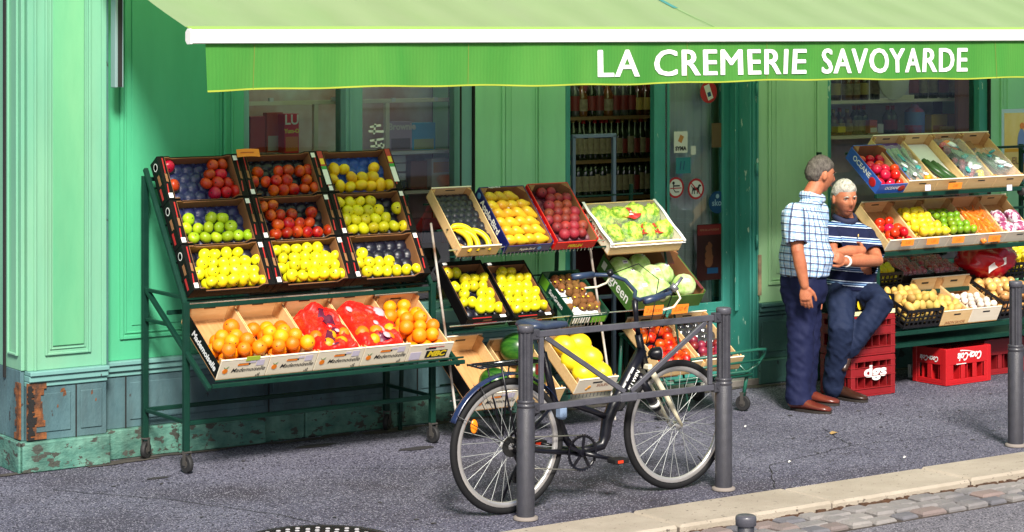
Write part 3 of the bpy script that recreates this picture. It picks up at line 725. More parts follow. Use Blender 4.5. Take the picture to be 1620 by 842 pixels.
def liner(parent, x0, x1, y0, y1, m, z=.012, cell=.07, amp=.020, name='tray_liner'):
    key = (round(x1 - x0, 3), round(y1 - y0, 3), m.name, cell)
    if key not in LINERS:
        b = MB(); w, l = x1 - x0, y1 - y0
        def f(u, v):
            x, y = u * w, v * l; best = 9
            for dj in range(-1, 2):
                j = int((l - y) / (cell * .87)) + dj; cy = l - (j + .5) * cell * .87
                i0 = x / cell - .5 - .5 * (j % 2)
                for i in (math.floor(i0), math.floor(i0) + 1):
                    cx = (i + .5 + .5 * (j % 2)) * cell
                    best = min(best, math.hypot(x - cx, y - cy))
            t = min(1, best / (cell * .5)); return (x, y, amp * math.sqrt(max(0, 1 - t * t)))
        nu, nv = max(8, int(w / .009)), max(8, int(l / .009)); b.grid(f, nu, nv)
        LINERS[key] = b.mesh(name, m)
    o = bpy.data.objects.new(name, LINERS[key]); COL.objects.link(o); o.parent = parent; o.location = (x0, y0, z); return o

def black_tray(loc, th, label, W_, L_, h=.10, group='black cartons on the racks', print_=True, liner_m=None, flange=.045, portrait=False, cell=.07, fancy=None):
    t, M = crate_root('fruit_carton', label, loc, th, group)
    b = MB(); f = flange; w = .006
    if not portrait:
        for x in (0, W_ - f): b.box(x, x + f, 0, L_, 0, h)
    else:
        b.box(0, .012, 0, L_, 0, h); b.box(W_ - .012, W_, 0, L_, 0, h)
        b.box(.012, W_ - .012, 0, f, 0, h * .8); b.box(.012, W_ - .012, L_ - f, L_, 0, h)
    b.box(f * .98, W_ - f * .98, .0, L_, 0, .006)
    def wall(y, prof, m_):
        b.m = m_; b.prism(prof, lambda p: (p[0], y, p[1]), lambda p: (p[0], y + w, p[1]))
    if not portrait:
        lo = lambda k: [(f, .006), (f, h), (f + .03, h), (f + .05, h * k), (W_ - f - .05, h * k), (W_ - f - .03, h), (W_ - f, h), (W_ - f, .006)]
        wall(.001, lo(.62), 0); wall(.001 + w, [(p[0], p[1] - (.0 if p[1] > .01 else 0)) for p in lo(.62)], 1)
        wall(L_ - .001 - w, lo(.86), 0); wall(L_ - .0015 - 2 * w, lo(.86), 1)
        b.m = 1; b.box(f, f + .004, 2 * w + .002, L_ - 2 * w - .002, .006, h * .98); b.box(W_ - f - .004, W_ - f, 2 * w + .002, L_ - 2 * w - .002, .006, h * .98)
    else:
        b.m = 1; b.box(.0125, .017, f + .001, L_ - f - .001, .006, h * .97); b.box(W_ - .017, W_ - .0125, f + .001, L_ - f - .001, .006, h * .97)
        b.box(.018, W_ - .018, L_ - f - .006, L_ - f - .001, .006, h * .97)
    b.build('box', [blackc, card], t, .002)
    if print_:
        p = MB(); st_ = MB(); hh = MB()
        if not portrait:
            for x in (.012, W_ - f + .012):
                rr_ = random.Random(round(x * 100) + 1)
                p.prism([(x + .010, L_ * .60), (x + .016, L_ * .60), (x + .022, L_ * .95), (x + .014, L_ * .95)], lambda q: (q[0], q[1], h + .0006), lambda q: (q[0], q[1], h + .0012))
                p.prism([(x - .004, L_ * .12), (x + .004, L_ * .12), (x + .010, L_ * .36), (x + .004, L_ * .36)], lambda q: (q[0], q[1], h + .0006), lambda q: (q[0], q[1], h + .0012))
                hh.prism([(x + .006, L_ * .42), (x + .020, L_ * .40), (x + .022, L_ * .58), (x + .008, L_ * .60)], lambda q: (q[0], q[1], h + .0006), lambda q: (q[0], q[1], h + .0014))
            st_.box(W_ - f + .006, W_ - f + .032, L_ * .84, L_ * .95, h + .001, h + .0018); st_.box(.010, .036, L_ * .04, L_ * .15, h + .001, h + .0018)
            # outer left side: ring emblem, red bars
            p.box(-.0012, -.0004, L_ * .1, L_ * .35, h * .3, h * .5)
            hh.box(-.0014, -.0004, L_ * .40, L_ * .62, h * .45, h * .7)
            q = MB(); q.lathe([(.024, -.0016), (.024, -.0004), (.019, -.0004), (.019, -.0016)], (0, L_ * .82, h * .55), 18, 'X'); q.box(-.0016, -.0005, L_ * .80, L_ * .84, h * .42, h * .68); q.build('emblem', whitep, t)
        else:
            p.box(W_ * .2, W_ * .75, -.0012, -.0004, h * .35, h * .45); p.box(W_ * .15, W_ * .6, f * .3, f * .5, h * .8 + .0005, h * .8 + .001)
            st_.box(W_ - .060, W_ - .018, f * .15, f * .8, h * .8 + .001, h * .8 + .0018); st_.box(.02, .05, L_ - f * .9, L_ - f * .3, h + .001, h + .0018)
            hh.box(W_ * .40, W_ * .60, -.0012, -.0004, h * .58, h * .72)
        for q_, nm_, m_ in ((p, 'red_print', redp), (st_, 'sticker', labw), (hh, 'hand_hole', card)):
            for i_ in range(0, len(q_.v), 8):
                z_ = MB(); z_.v = q_.v[i_:i_+8]; z_.f = [tuple(a - i_ for a in f_) for f_ in q_.f[i_*6//8:(i_+8)*6//8]]; z_.mi = [0] * len(z_.f); z_.sm = [False] * len(z_.f); z_.build(nm_, m_, t)
    m_ = liner_m or linerm
    if not portrait: liner(t, f + .004, W_ - f - .004, .014, L_ - .014, m_, cell=cell)
    else: liner(t, .018, W_ - .018, f + .001, L_ - f - .006, m_, cell=cell)
    return t, M
def cells(kind, M, rows, x0, y1, cell, label, group, z=.034, cat=None, r=.0):
    for j, row in enumerate(rows):
        for i, ch in enumerate(row):
            if ch == '#':
                fruit(kind, M, (x0 + (i + .5 + .5 * (j % 2)) * cell + FR.uniform(-.004, .004), y1 - (j + .5) * cell * .87 + FR.uniform(-.004, .004), z + FR.uniform(-.003, .004)), label, group, cat)

def wood_crate(loc, th, label, W_, L_, h, group=None, back=1.0, front=1.0, side=.72, m=None, m_in=None, slot=True, cat='crate', name='wooden_crate', blackside=False, slats=False, frontm=None):
    t, M = crate_root(name, label, loc, th, group, cat); m = m or wood; w = .008
    b = MB(); b.box(.001, W_ - .001, 0, L_, 0, .005); b.build('bottom', m_in or wood_in, t)
    fm = frontm or m
    for nm, y, hh, mm in (('front_panel', 0, h * front, fm), ('back_panel', L_ - w, h * back, m)):
        b = MB(); b.box(0, W_, y, y + w, .0055, hh); o = b.build(nm, mm, t, .0015)
        if slot:
            s_ = MB(); yy = y - .0008 if nm == 'front_panel' else y - .0008
            s_.box(W_ * .38, W_ * .62, yy, y - .0002, hh * .70, hh * .80); s_.build('hand_slot', blackp, o)
        e = MB(); e.box(0, W_, y - .001, y + w + .001, hh, hh + .004); e.build('top_edge', wood_w if m is not wood_w else wood, o, .001)
    for x in (0, W_ - w * .7):
        b = MB()
        if slats:
            for k in range(3): b.box(x, x + w * .7, w, L_ - w, .008 + k * h * side / 3, .004 + (k + .8) * h * side / 3)
        else: b.box(x, x + w * .7, w + .0003, L_ - w - .0003, .0055, h * side)
        b.build('side_panel', [blackc if (blackside and x == 0) else m], t, .001)
    for (x, y, sx, sy) in ((w * .7, L_ - w, 1, -1), (W_ - w * .7, L_ - w, -1, -1), (w * .7, w, 1, 1), (W_ - w * .7, w, -1, 1)):
        b = MB(); s1 = .028
        b.prism([(x + sx * .0005, y + sy * .0005), (x + sx * s1, y + sy * .0005), (x + sx * .0005, y + sy * s1)], lambda p: (p[0], p[1], .006), lambda p: (p[0], p[1], h * (back if sy < 0 else front) * .97))
        b.build('corner_block', m_in or wood_in, t)
    return t, M
def price_tag(x, y, Y, w, h_, label, tilt=0, z=None, txt=None):
    """orange price card clipped at the front of a crate"""
    p = at(x, y, Y); o = empty('price_card', label, 'price card', p, (R(15), 0, 0), 'orange price cards')
    b = MB(); b.box(-w / 2, w / 2, -.001, .001, -h_ / 2, h_ / 2); b.build('card', orangep, o)
    b = MB(); rr_ = random.Random(int(x))
    vv = []
    put_text(b, txt or '%d,%d0' % (rr_.randint(1, 4), rr_.randint(2, 9)), (0, -.0016, 0), (1, 0, 0), (0, 0, 1), h_ * .62, shear=.3)
    b.build('price', mat('pen_ink', (.45, .08, .01), .6) if 'pen_ink' not in MATS else MATS['pen_ink'], o, fixn=False)
    return o

# ---------------------------------------------------------------- rack one (dark green tube rack on castors)
rack_m = mat('dark_green_tube', (.003, .026, .018), .4, (.006, .038, .025), 14, .5, spec=.25)
rubber = mat('black_rubber', (.015, .015, .016), .7); steel = mat('dull_steel', (.35, .35, .36), .35, metal=.8)
chrome = mat('chrome_wire', (.62, .62, .62), .25, metal=.9)
def castor(t, x, y, a=0):
    b = MB(); b.lathe([(.046, -.013), (.050, -.008), (.050, .008), (.046, .013)], (0, 0, .052), 20, 'X'); 
    o = b.build('castor', rubber, t, loc=(x, y, 0)); o.rotation_euler = (0, 0, a)
    c_ = MB(); c_.lathe([(.022, -.015), (.022, .015)], (0, 0, .052), 12, 'X'); c_.box(-.022, -.018, -.012, .012, .045, .115); c_.box(.018, .022, -.012, .012, .045, .115); c_.box(-.022, .022, -.016, .016, .115, .122)
    c_.build('fork', mat('castor_fork', (.06, .055, .05), .5) if 'castor_fork' not in MATS else MATS['castor_fork'], o)
rk = empty('fruit_rack', 'dark green tubular rack on castors carrying nine black cartons above five orange crates', 'rack', (5.70, 11.37, 0))
def bars(t, name, m, lst, w=.03, origin=(0, 0, 0), bevel=.003):
    o = Vector(origin)
    for a, c in lst:
        b = MB(); b.bar(Vector(a) - o, Vector(c) - o, w, w); b.build(name, m, t, bevel)
O1 = (5.70, 11.37, 0)
XL, XR = 5.70, 7.32
for X in (XL, XR):
    bars(rk, 'leg', rack_m, [((X, 11.385, .12), (X, 11.385, .95)), ((X, 11.905, .12), (X, 11.905, 1.62))], .034, O1)
    bars(rk, 'slanted_bar', rack_m, [((X, 11.40, .94), (X, 11.90, 1.66)), ((X, 11.90, .98), (X, 11.10, .50))], .026, O1)
    bars(rk, 'side_bar', rack_m, [((X, 11.41, .28), (X, 11.89, .28)), ((X, 11.43, .97), (X, 11.89, .97)), ((X, 11.60, .80), (X, 11.89, .80))], .020, O1)
    castor(rk, X - XL, 11.375 - 11.37, .15); castor(rk, X - XL, 11.905 - 11.37 - .01, -.9)
for i in range(7):   # rungs behind the cartons
    y = 11.42 + i * .07; z = .945 + (y - 11.42) * 1.44
    bars(rk, 'rung', rack_m, [((XL + .0, y + .02, z), (XR, y + .02, z))], .012, O1)
bars(rk, 'cross_bar', rack_m, [((XL + .02, 11.905, .28), (XR - .02, 11.905, .28)), ((XL + .02, 11.385, .275), (XR - .02, 11.385, .275)), ((XL + .02, 11.385, .92), (XR - .02, 11.385, .92)), ((XL, 11.07, .520), (XR + .02, 11.07, .520)), ((XL, 11.62, .865), (XR, 11.62, .865)), ((XL, 11.905, 1.60), (XR, 11.905, 1.60))], .024, O1)
bars(rk, 'front_lip', rack_m, [((XL + .02, 11.078, .545), (XR + .02, 11.078, .545))], .012, O1)
for x in (6.1, 6.6, 7.0):
    bars(rk, 'slat', rack_m, [((x, 11.10, .522), (x, 11.58, .835))], .02, O1)

TH = R(57); P0 = Vector((5.715, 11.405, .965)); CW, CL = .517, .284
vdir = Vector((0, math.cos(TH), math.sin(TH)))
names = [['left', 'middle', 'right'], ['left', 'middle', 'right'], ['left', 'middle', 'right']]
rown = ['bottom', 'middle', 'top']
spec = {
 (2, 0): ('red', ['#...##', '...##.', '#..###', '...###'], linerm, 'red apples half filling its blue tray'),
 (2, 1): ('redy', ['......', '#.####', '####.#', '.#####'], liner_bk, 'red and yellow apples below a dark row'),
 (2, 2): ('mango', ['......', '##..#.', '#.###.', '######'], liner_bl, 'yellow mangoes on a bright blue tray'),
 (1, 0): ('green', ['......', '#.##..', '#####.', '######'], linerm, 'green apples under a row of blue cups'),
 (1, 1): ('redy', ['##....', '###.#.', '.####.', '######'], liner_bk, 'red and yellow apples, two in the corner'),
 (1, 2): ('yellow', ['####..', '####.#', '#####.', '######'], liner_bk, 'yellow apples nearly full'),
 (0, 0): ('yellow', ['.####.', '######', '######', '######'], liner_bk, 'yellow apples heaped full'),
 (0, 1): ('yellow', ['#####.', '######', '######', '######'], liner_bk, 'yellow apples heaped to the rim'),
 (0, 2): ('yellow', ['......', '#.....', '####..', '######'], liner_bk, 'yellow apples filling only the lower half'),
}
for r_ in range(3):
    for c_ in range(3):
        kind, occ, lm, desc = spec[(r_, c_)]
        loc = P0 + vdir * (r_ * (CL + .002)) + Vector((c_ * (CW + .003), 0, 0))
        where = '%s row %s' % (rown[r_], ('left', 'centre', 'right')[c_])
        t, M = black_tray(loc, TH, '%s, %s of tall rack' % (('carton of ' + desc), where), CW, CL, .10, 'black cartons on the tall green rack', liner_m=lm)
        word = {'red': 'red apple', 'redy': 'red and yellow apple', 'mango': 'yellow mango', 'green': 'green apple', 'yellow': 'yellow apple'}[kind]
        lab = '%s in the %s left carton of the tall rack' % (word, rown[r_])
        lab = '%s in the %s' % (word, '%s row %s carton of the tall rack' % (rown[r_], ('left', 'centre', 'right')[c_]))
        z = .050 if kind != 'mango' else .048
        cells(kind, M, occ, .049, CL - .014, .0695, lab, lab.replace(word, word + 's', 1), z)
        if r_ == 0:   # second layer near the front lip
            if c_ < 2: cells(kind, M, ['......', '......', '.####.', '#####.'], .055, CL - .018, .0695, lab, lab.replace(word, word + 's', 1), z + .036)
        if (r_, c_) == (2, 2):
            for x in (.001, CW - .044):
                q = MB(); q.box(x, x + .034, CL * .62, CL * .98, .1022, .1030); q.build('flag_print', redp, t)
                q = MB(); q.box(x, x + .034, CL * .18, CL * .619, .1022, .1030); q.build('white_band', whitep, t)
                q = MB(); q.box(x, x + .034, CL * .54, CL * .62, .1032, .1038); q.build('green_band', mat('green_print', (.02, .30, .05), .4) if 'green_print' not in MATS else MATS['green_print'], t)
                q = MB(); q.box(x + .004, x + .030, CL * .66, CL * .80, .1032, .1038); q.build('yellow_band', mat('yellow_print', (.85, .60, .02), .4) if 'yellow_print' not in MATS else MATS['yellow_print'], t)
# orange card on the top row, small tags on the bottom row
o = empty('price_card', 'orange price card lying across the top row between left and centre cartons', 'price card', P0 + vdir * (.79) + Vector((.49, -.10, .09)), (TH - .1, 0, -.25), 'orange price cards')
b = MB(); b.grid(lambda u, v: (.135 * u, .055 * v, .008 * math.sin(3 * u)), 8, 2); b.build('card', orangep, o, fixn=False)
b = MB(); b.box(.02, .10, .025, .03, .0095, .010); b.build('price', mat('pen_ink', (.45, .08, .01), .6), o)

# ---- lower row: five wooden orange crates
THL = R(33); madm = mat('crate_front_print', (.80, .70, .52), .5, (.84, .76, .60), 5, .5)
labels5 = ['wooden crate of oranges with a black printed side, far left on the low shelf', 'wooden crate of oranges second from left on the low shelf',
           'wooden crate holding a red net bag, third from left on the low shelf', 'wooden crate with a red net bag and purple label, fourth on the low shelf', 'white fronted crate of oranges with yellow lettering at the right end of the low shelf']
orf = mat('printed_orange', (.85, .22, .01), .5); grnp = mat('leaf_print', (.05, .20, .03), .5)
def mademoiselle(t, W_, h, y=-.001):
    b = MB(); put_text(b, 'Mademoiselle', (W_ * .60, y - .0006, h * .46), (1, 0, 0), (0, 0, 1), .040, bold=.0002, shear=.35, sx=.95); b.build('lettering', blackp, t, fixn=False)
    b = MB(); b.lathe([(.0165, -.0012), (.0165, -.0004), (.001, -.0004)][:2], (W_ * .13, y, h * .46), 16, 'Y'); b.build('orange_emblem', orf, t)
    b = MB(); b.prism([(W_ * .13, h * .60), (W_ * .19, h * .72), (W_ * .15, h * .58)], lambda p: (p[0], y - .0013, p[1]), lambda p: (p[0], y - .0005, p[1])); b.prism([(W_ * .13, h * .60), (W_ * .08, h * .70), (W_ * .115, h * .57)], lambda p: (p[0], y - .0013, p[1]), lambda p: (p[0], y - .0005, p[1])); b.build('leaf_emblem', grnp, t)
    b = MB(); b.box(W_ * .36, W_ * .58, y - .0012, y - .0004, h * .70, h * .78); b.build('strip_print', orf, t)
    b = MB(); b.box(W_ * .60, W_ * .72, y - .0010, y - .0003, h * .80, h * .90); b.box(W_ * .74, W_ * .90, y - .0010, y - .0003, h * .64, h * .92); b.build('faint_print', mat('faint_violet', (.62, .56, .68), .6) if 'faint_violet' not in MATS else MATS['faint_violet'], t)
    b = MB()
    for k in range(3): b.box(W_ * (.80 + .03 * k), W_ * (.815 + .03 * k), y - .0010, y - .0003, h * .08, h * (.14 + .05 * k))
    b.build('mark_print', blackp, t)
for k in range(5):
    W_, L_, h = .299, .50, .135
    if k == 4: L_, h = .47, .115
    loc = Vector((5.735 + .3035 * k, 11.10, .545))
    t, M = wood_crate(loc, THL, labels5[k], W_, L_, h, 'wooden crates on the low shelf of the tall rack', blackside=(k == 0), frontm=madm if k < 4 else wood_w)
    if k < 4: mademoiselle(t, W_, h)
    else:
        b = MB(); b.box(W_ * .42, W_ * .90, -.0020, -.0008, h * .18, h * .62); b.build('black_panel', blackp, t)
        b = MB(); put_text(b, 'MBC', (W_ * .66, -.0026, h * .40), (1, 0, 0), (0, 0, 1), .052, bold=.003, shear=.2, sx=1.1); b.build('lettering', mat('yellow_lettering', (.85, .62, .02), .5), t, fixn=False)
        b = MB(); b.box(W_ * .44, W_ * .80, -.0018, -.0008, h * .82, h * .85); b.build('strip_print', redp, t)
        b = MB(); b.box(W_ * .06, W_ * .30, -.0018, -.0008, h * .12, h * .60); b.build('faint_print', MATS['faint_violet'], t)
    if k == 0:
        s_ = MB(); put_text(s_, 'Mademoiselle', (-.0010, L_ * .40, h * .36), (0, -1, 0), (0, 0, 1), .058, bold=.002, shear=.35); s_.build('side_lettering', whitep, t, fixn=False)
        s_ = MB(); s_.lathe([(.022, -.0012), (.022, -.0003)], (0, L_ * .86, h * .36), 16, 'X'); s_.build('orange_emblem', orf, t)
        s_ = MB(); s_.box(W_ * .50, W_ * .78, -.0030, -.0012, h * .93, h * 1.14); s_.build('green_sticker', mat('green_yellow_sticker', (.45, .58, .05), .5), t)
    if k in (0, 1):
        lab = 'loose orange in the %s crate of the low shelf' % ('far left' if k == 0 else 'second')
        heap('orange', M, .012, W_ - .012, .012, (.30 if k == 0 else .36, .25, .13), .040, lab, lab.replace('orange', 'oranges', 1))
        if k == 0: fruit('orange', M, (W_ * .74, .335, .08), lab, lab.replace('orange', 'oranges', 1), s=1.15)
    elif k == 4:
        lab = 'orange in the white fronted crate at the right end of the low shelf'
        heap('orange', M, .012, W_ - .012, .012, (.44, .27), .042, lab, lab.replace('orange', 'oranges', 1))
    else:
        lab = 'orange inside the red net bag of the %s crate' % ('third' if k == 2 else 'fourth')
        heap('orange', M, .012, W_ - .012, .012, (.34, .22), .040, lab, lab.replace('orange', 'oranges', 1))
        nb = empty('net_bag', 'red net bag of oranges with a %s in the %s crate' % (('long dark purple label', 'third') if k == 2 else ('pink and white label', 'fourth')), 'net bag', loc, (THL, 0, 0), 'red net bags')
        b = MB(); rr = random.Random(k)
        def nf(u, v, rr=rr, k=k):
            x = .006 + (W_ - .012) * u; y = .014 + (.40 - .05 * math.sin(u * 5 + k)) * v
            n = .136 + .030 * noise.noise(Vector((x * 14 + k * 9, y * 14, 0))) + .010 * noise.noise(Vector((x * 50, y * 50, k)))
            e = min(u, 1 - u, v * 1.2, (1 - v)) ; n *= min(1, .35 + e * 7) if v > .5 else min(1, .62 + e * 5)
            return (x, y, n)
        b.grid(nf, 44, 60); b.build('net', mat('red_net', (.85, .006, .006), .45) if 'red_net' not in MATS else MATS['red_net'], nb, fixn=False)
        lm_ = mat('purple_label', (.10, .004, .03), .35) if 'purple_label' not in MATS else MATS['purple_label']
        b = MB()
        if k == 2: path = [(.20, .37), (.17, .30), (.19, .22), (.15, .15), (.11, .09), (.12, .05)]; wd = .036
        else: path = [(.17, .11), (.165, .05)]; wd = .040
        for i in range(len(path) - 1):
            def q(u, v, i=i):
                a, c = path[i], path[i + 1]; x = a[0] + (c[0] - a[0]) * v + (u - .5) * 2 * wd; y = a[1] + (c[1] - a[1]) * v
                return (x, y, nf(min(1, max(0, x / W_)), min(1, max(0, (y - .014) / .38)))[2] + .004)
            b.grid(q, 6, 6)
        b.build('label', lm_, nb, fixn=False)
        pk = mat('pink_label', (.75, .35, .40), .4) if 'pink_label' not in MATS else MATS['pink_label']
        b = MB()
        spots = [(.19, .16, .014), (.165, .20, .010), (.12, .07, .012)] if k == 2 else [(.17, .15, .030), (.165, .20, .016), (.17, .075, .022), (.24, .30, .034), (.05, .33, .02)]
        for (x, y, r_) in spots:
            z0 = nf(min(1, x / W_), min(1, (y - .014) / .38))[2] + .007
            b.ball((x, y, z0), r_, 9, 5, (1.0, 1.3, .18), lambda d: 1 + .25 * noise.noise(d * 3))
        b.build('label_print', pk, nb)
# red net: mostly see-through
m_ = MATS['red_net']; nt = m_.node_tree; p = nt.nodes['Principled BSDF']
tc = nt.nodes.new('ShaderNodeTexCoord'); vz = nt.nodes.new('ShaderNodeTexVoronoi'); vz.feature = 'DISTANCE_TO_EDGE'; vz.inputs['Scale'].default_value = 210
nt.links.new(tc.outputs['Object'], vz.inputs['Vector']); cm = nt.nodes.new('ShaderNodeMapRange'); cm.inputs['From Min'].default_value = .05; cm.inputs['From Max'].default_value = .22; cm.inputs['To Min'].default_value = 1; cm.inputs['To Max'].default_value = .42
nt.links.new(vz.outputs['Distance'], cm.inputs['Value']); nt.links.new(cm.outputs[0], p.inputs['Alpha'])

# ---------------------------------------------------------------- rack two
r2 = empty('wire_rack', 'chrome and brown wire display rack with cartons on three sloping tiers', 'rack', (7.40, 11.3, 0))
O2 = (7.40, 11.3, 0)
whitet = mat('white_tube', (.50, .48, .44), .35, (.14, .07, .035), 5, .3)
for X, m__ in ((7.365, whitet), (8.515, whitet), (9.10, rack_m)):
    bars(r2, 'post', m__, [((X, 11.47, 1.30), (X, 11.16, .05))], .013, O2)
    bars(r2, 'rear_post', rack_m, [((X + .02, 11.78, 1.45), (X + .02, 11.85, .0))], .022, O2)
for (z, y) in ((1.15, 11.285), (.70, 11.275), (.26, 11.27)):
    bars(r2, 'front_wire', chrome, [((7.37, y, z), (9.10 if z < 1.1 else 8.53, y, z))], .008, O2)
for (z0, y0, th, ln, xa, xb) in ((1.105, 11.30, R(45), .46, 7.40, 9.08), (.655, 11.30, R(42), .44, 7.42, 8.55), (.22, 11.28, R(34), .42, 7.42, 8.60)):
    for k in range(3):
        d = .02 + k * ln * .45
        bars(r2, 'shelf_bar', rack_m, [((xa, y0 + d * math.cos(th), z0 - .012 + d * math.sin(th)), (xb, y0 + d * math.cos(th), z0 - .012 + d * math.sin(th)))], .010, O2, 0)
# short comb of wires hanging below the front of each tier
for (z, y, xa, xb) in ((1.105, 11.284, 7.44, 8.50), (.64, 11.274, 8.24, 8.53), (.20, 11.268, 8.28, 8.62)):
    b = MB(); n = int((xb - xa) / .028)
    for i in range(n):
        x = xa + i * .028; b.bar(Vector((x, y, z + .045)) - Vector(O2), Vector((x - .006, y + .02, z - .012)) - Vector(O2), .003, .003)
    w_ = b.build('wire_comb', chrome, r2)

def carton(loc, th, label, W_, L_, h, outer, inner, group=None, front=1.0, back=1.0, name='fruit_carton', notch=.0, lip=.012):
    t, M = crate_root(name, label, loc, th, group)
    b = MB(); w = .006
    b.box(0, W_, 0, L_, 0, .005)
    b.box(0, w, 0, L_, .0052, h); b.box(W_ - w, W_, 0, L_, .0052, h)
    b.box(w, W_ - w, 0, w, .0052, h * front); b.box(w, W_ - w, L_ - w, L_, .0052, h * back)
    b.m = 1
    b.box(w + .0003, w + .003, w + .003, L_ - w - .003, .0055, h - .002); b.box(W_ - w - .003, W_ - w - .0003, w + .003, L_ - w - .003, .0055, h - .002)
    b.box(w + .003, W_ - w - .003, L_ - w - .0035, L_ - w - .0003, .0055, h * back - .002)
    b.box(w + .003, W_ - w - .003, w + .0003, w + .003, .0055, h * front - .002)
    b.build('box', [outer, inner], t, .0015)
    # folded corner flaps
    for (x, sx) in ((w + .004, 1), (W_ - w - .004, -1)):
        q = MB(); q.m = 1; q.prism([(x, L_ - w - .004), (x + sx * .05, L_ - w - .004), (x, L_ - w - .055)], lambda p: (p[0], p[1], .008), lambda p: (p[0], p[1], h * back * .99)); q.build('corner_flap', [outer, inner], t)
    return t, M
bluec = mat('dark_blue_carton', (.006, .010, .11), .35); redc = mat('red_carton', (.60, .006, .006), .35)
greenc = mat('dark_green_carton', (.004, .045, .022), .4); greenl = mat('bright_green_print', (.14, .38, .02), .4)
paperw = mat('white_paper_liner', (.78, .78, .76), .7)
T45, T42, T36 = R(45), R(42), R(35)
# bananas
t, M = wood_crate(Vector((7.435, 11.30, 1.105)), T45, 'wooden crate of bananas on a black tray, left end of the upper tier', .287, .475, .085, side=.9)
liner(t, .012, .275, .03, .455, liner_bk, cell=.052, amp=.016, z=.03)
for i, (x, y, a, s1) in enumerate(((.100, .165, 2.6, 1.05), (.085, .085, 1.75, 1.0), (.130, .090, 1.95, 1.05), (.205, .095, 2.05, 1.1))):
    fruit('banana', M, (x, y, .075), 'ripe yellow banana in the upper tier wooden crate', 'bananas in the wooden crate', rot=Euler((R(90) + .5, 0, 0)).to_matrix().to_4x4() and Euler((R(60), 0, a)), s=s1)
# pears
t, M = carton(Vector((7.775, 11.30, 1.108)), T45, 'dark blue carton of yellow pears on the upper tier', .335, .46, .085, bluec, card, front=.75)
b = MB(); put_text(b, 'Apple-Bird', (-.0008, .25, .045), (0, -1, 0), (0, 0, 1), .060, bold=.002); b.build('lettering', whitep, t, fixn=False); b = MB(); put_text(b, 'Apple-Bird', (.16, -.0008, .03), (1, 0, 0), (0, 0, 1), .026, bold=.001)
b.build('lettering', whitep, t, fixn=False); b = MB(); put_text(b, 'Apple-Bird', (.11, .4531, .086), (1, 0, 0), (0, 1, 0), .02)
b.build('lettering', whitep, t, fixn=False)
b = MB(); b.lathe([(.020, -.0012), (.020, -.0004)], (0, .42, .05), 14, 'X'); b.lathe([(.014, -.0012), (.014, -.0004)], (.25, 0, .03), 12, 'Y'); b.build('bird_emblem', mat('light_blue_print', (.10, .30, .62), .4), t)
b = MB(); b.box(.012, .322, .012, .448, .01, .02); b.build('paper_sheet', mat('red_tissue', (.5, .06, .05), .6), t)
lab = 'yellow pear in the dark blue carton'
for j in range(6):
    for i in range(4):
        if (i, j) in ((3, 5),): continue
        fruit('pear', M, (.055 + i * .072 + (j % 2) * .012, .055 + j * .068, .055 + FR.uniform(-.004, .006)), lab, 'yellow pears in the dark blue carton', rot=Euler((R(90), 0, R(70 + FR.uniform(-25, 25)))), s=.95)
b = MB(); b.box(.02, .31, .19, .205, .055, .062); b.box(.02, .2, .30, .312, .055, .062); b.build('tissue_strip', paperw, t)
# peaches
t, M = carton(Vector((8.135, 11.30, 1.108)), T45, 'red carton of dark peaches on the upper tier beside the pears', .315, .465, .085, redc, card, front=.78, back=1.05)
liner(t, .012, .303, .012, .452, mat('purple_fruit_tray', (.10, .015, .03), .5), cell=.066)
b = MB(); put_text(b, 'PERLIN', (.16, -.0008, .03), (1, 0, 0), (0, 0, 1), .034, bold=.002); b.build('lettering', MATS['yellow_print'], t, fixn=False)
for q in range(5):
    b = MB(); b.lathe([(.016, -.0014), (.016, -.0004), (.009, -.0004), (.009, -.0014)], (0, .08 + q * .07, .045), 12, 'X'); b.build('fruit_print', mat('peach_print', (.80, .42, .25), .5) if 'peach_print' not in MATS else MATS['peach_print'], t)
lab = 'dark red peach in the red carton'
cells('peach', M, ['.##.', '.###', '.###', '####', '####', '####', '.###'], .012, .452, .066, lab, 'peaches in the red carton', .050)
# lettuce in film
t, M = wood_crate(Vector((8.56, 11.30, 1.052)), R(38), 'white crate of film wrapped lettuce tilted on top of the cabbages', .57, .385, .085, m=wood_w, frontm=wood, slot=False, side=1.0)
leafy = mat('lettuce_leaf', (.13, .34, .015), .5, (.62, .74, .10), 34, .22, .8, 40, rnd=.15)
lf = []
def lettuce_mesh(seed):
    b = MB()
    for k in range(3):
        b.ball((0, 0, 0), .075 * (1 - .12 * k), 26, 16, (1.0, 1.0, .7), lambda d, k=k: 1 + .20 * noise.noise(d * 3.2 + Vector((seed * 3 + k * 7, 0, 0))) + .16 * noise.noise(d * 9 + Vector((0, seed, k * 5))))
    return b.mesh('lettuce', leafy)
LM = [lettuce_mesh(1), lettuce_mesh(5)]
for j in range(2):
    for i in range(4):
        ME['lettuce'] = LM[(i + j) % 2]
        fruit('lettuce', M, (.085 + i * .132, .105 + j * .165, .062), 'head of lettuce under film in the white crate', 'lettuce heads in the white crate', s=1.08)
b = MB(); b.grid(lambda u, v: (.008 + .554 * u, .008 + .37 * v, .092 + .020 * noise.noise(Vector((u * 9, v * 6, 1))) + .014 * math.sin(u * math.pi) * math.sin(v * math.pi)), 60, 40)
fm = film_mat('clear_film', (.85, .92, .80), .10, .12); b.build('film', fm, t, fixn=False)
b = MB()
def filmz(x, y): return .092 + .020 * noise.noise(Vector(((x - .008) / .554 * 9, (y - .008) / .37 * 6, 1))) + .014 * math.sin((x - .008) / .554 * math.pi) * math.sin((y - .008) / .37 * math.pi) + .004
def on_film(pts_, ff):
    b.add([(p[0], p[1], filmz(p[0], p[1]) + .010) for p in pts_], ff)
n = 26
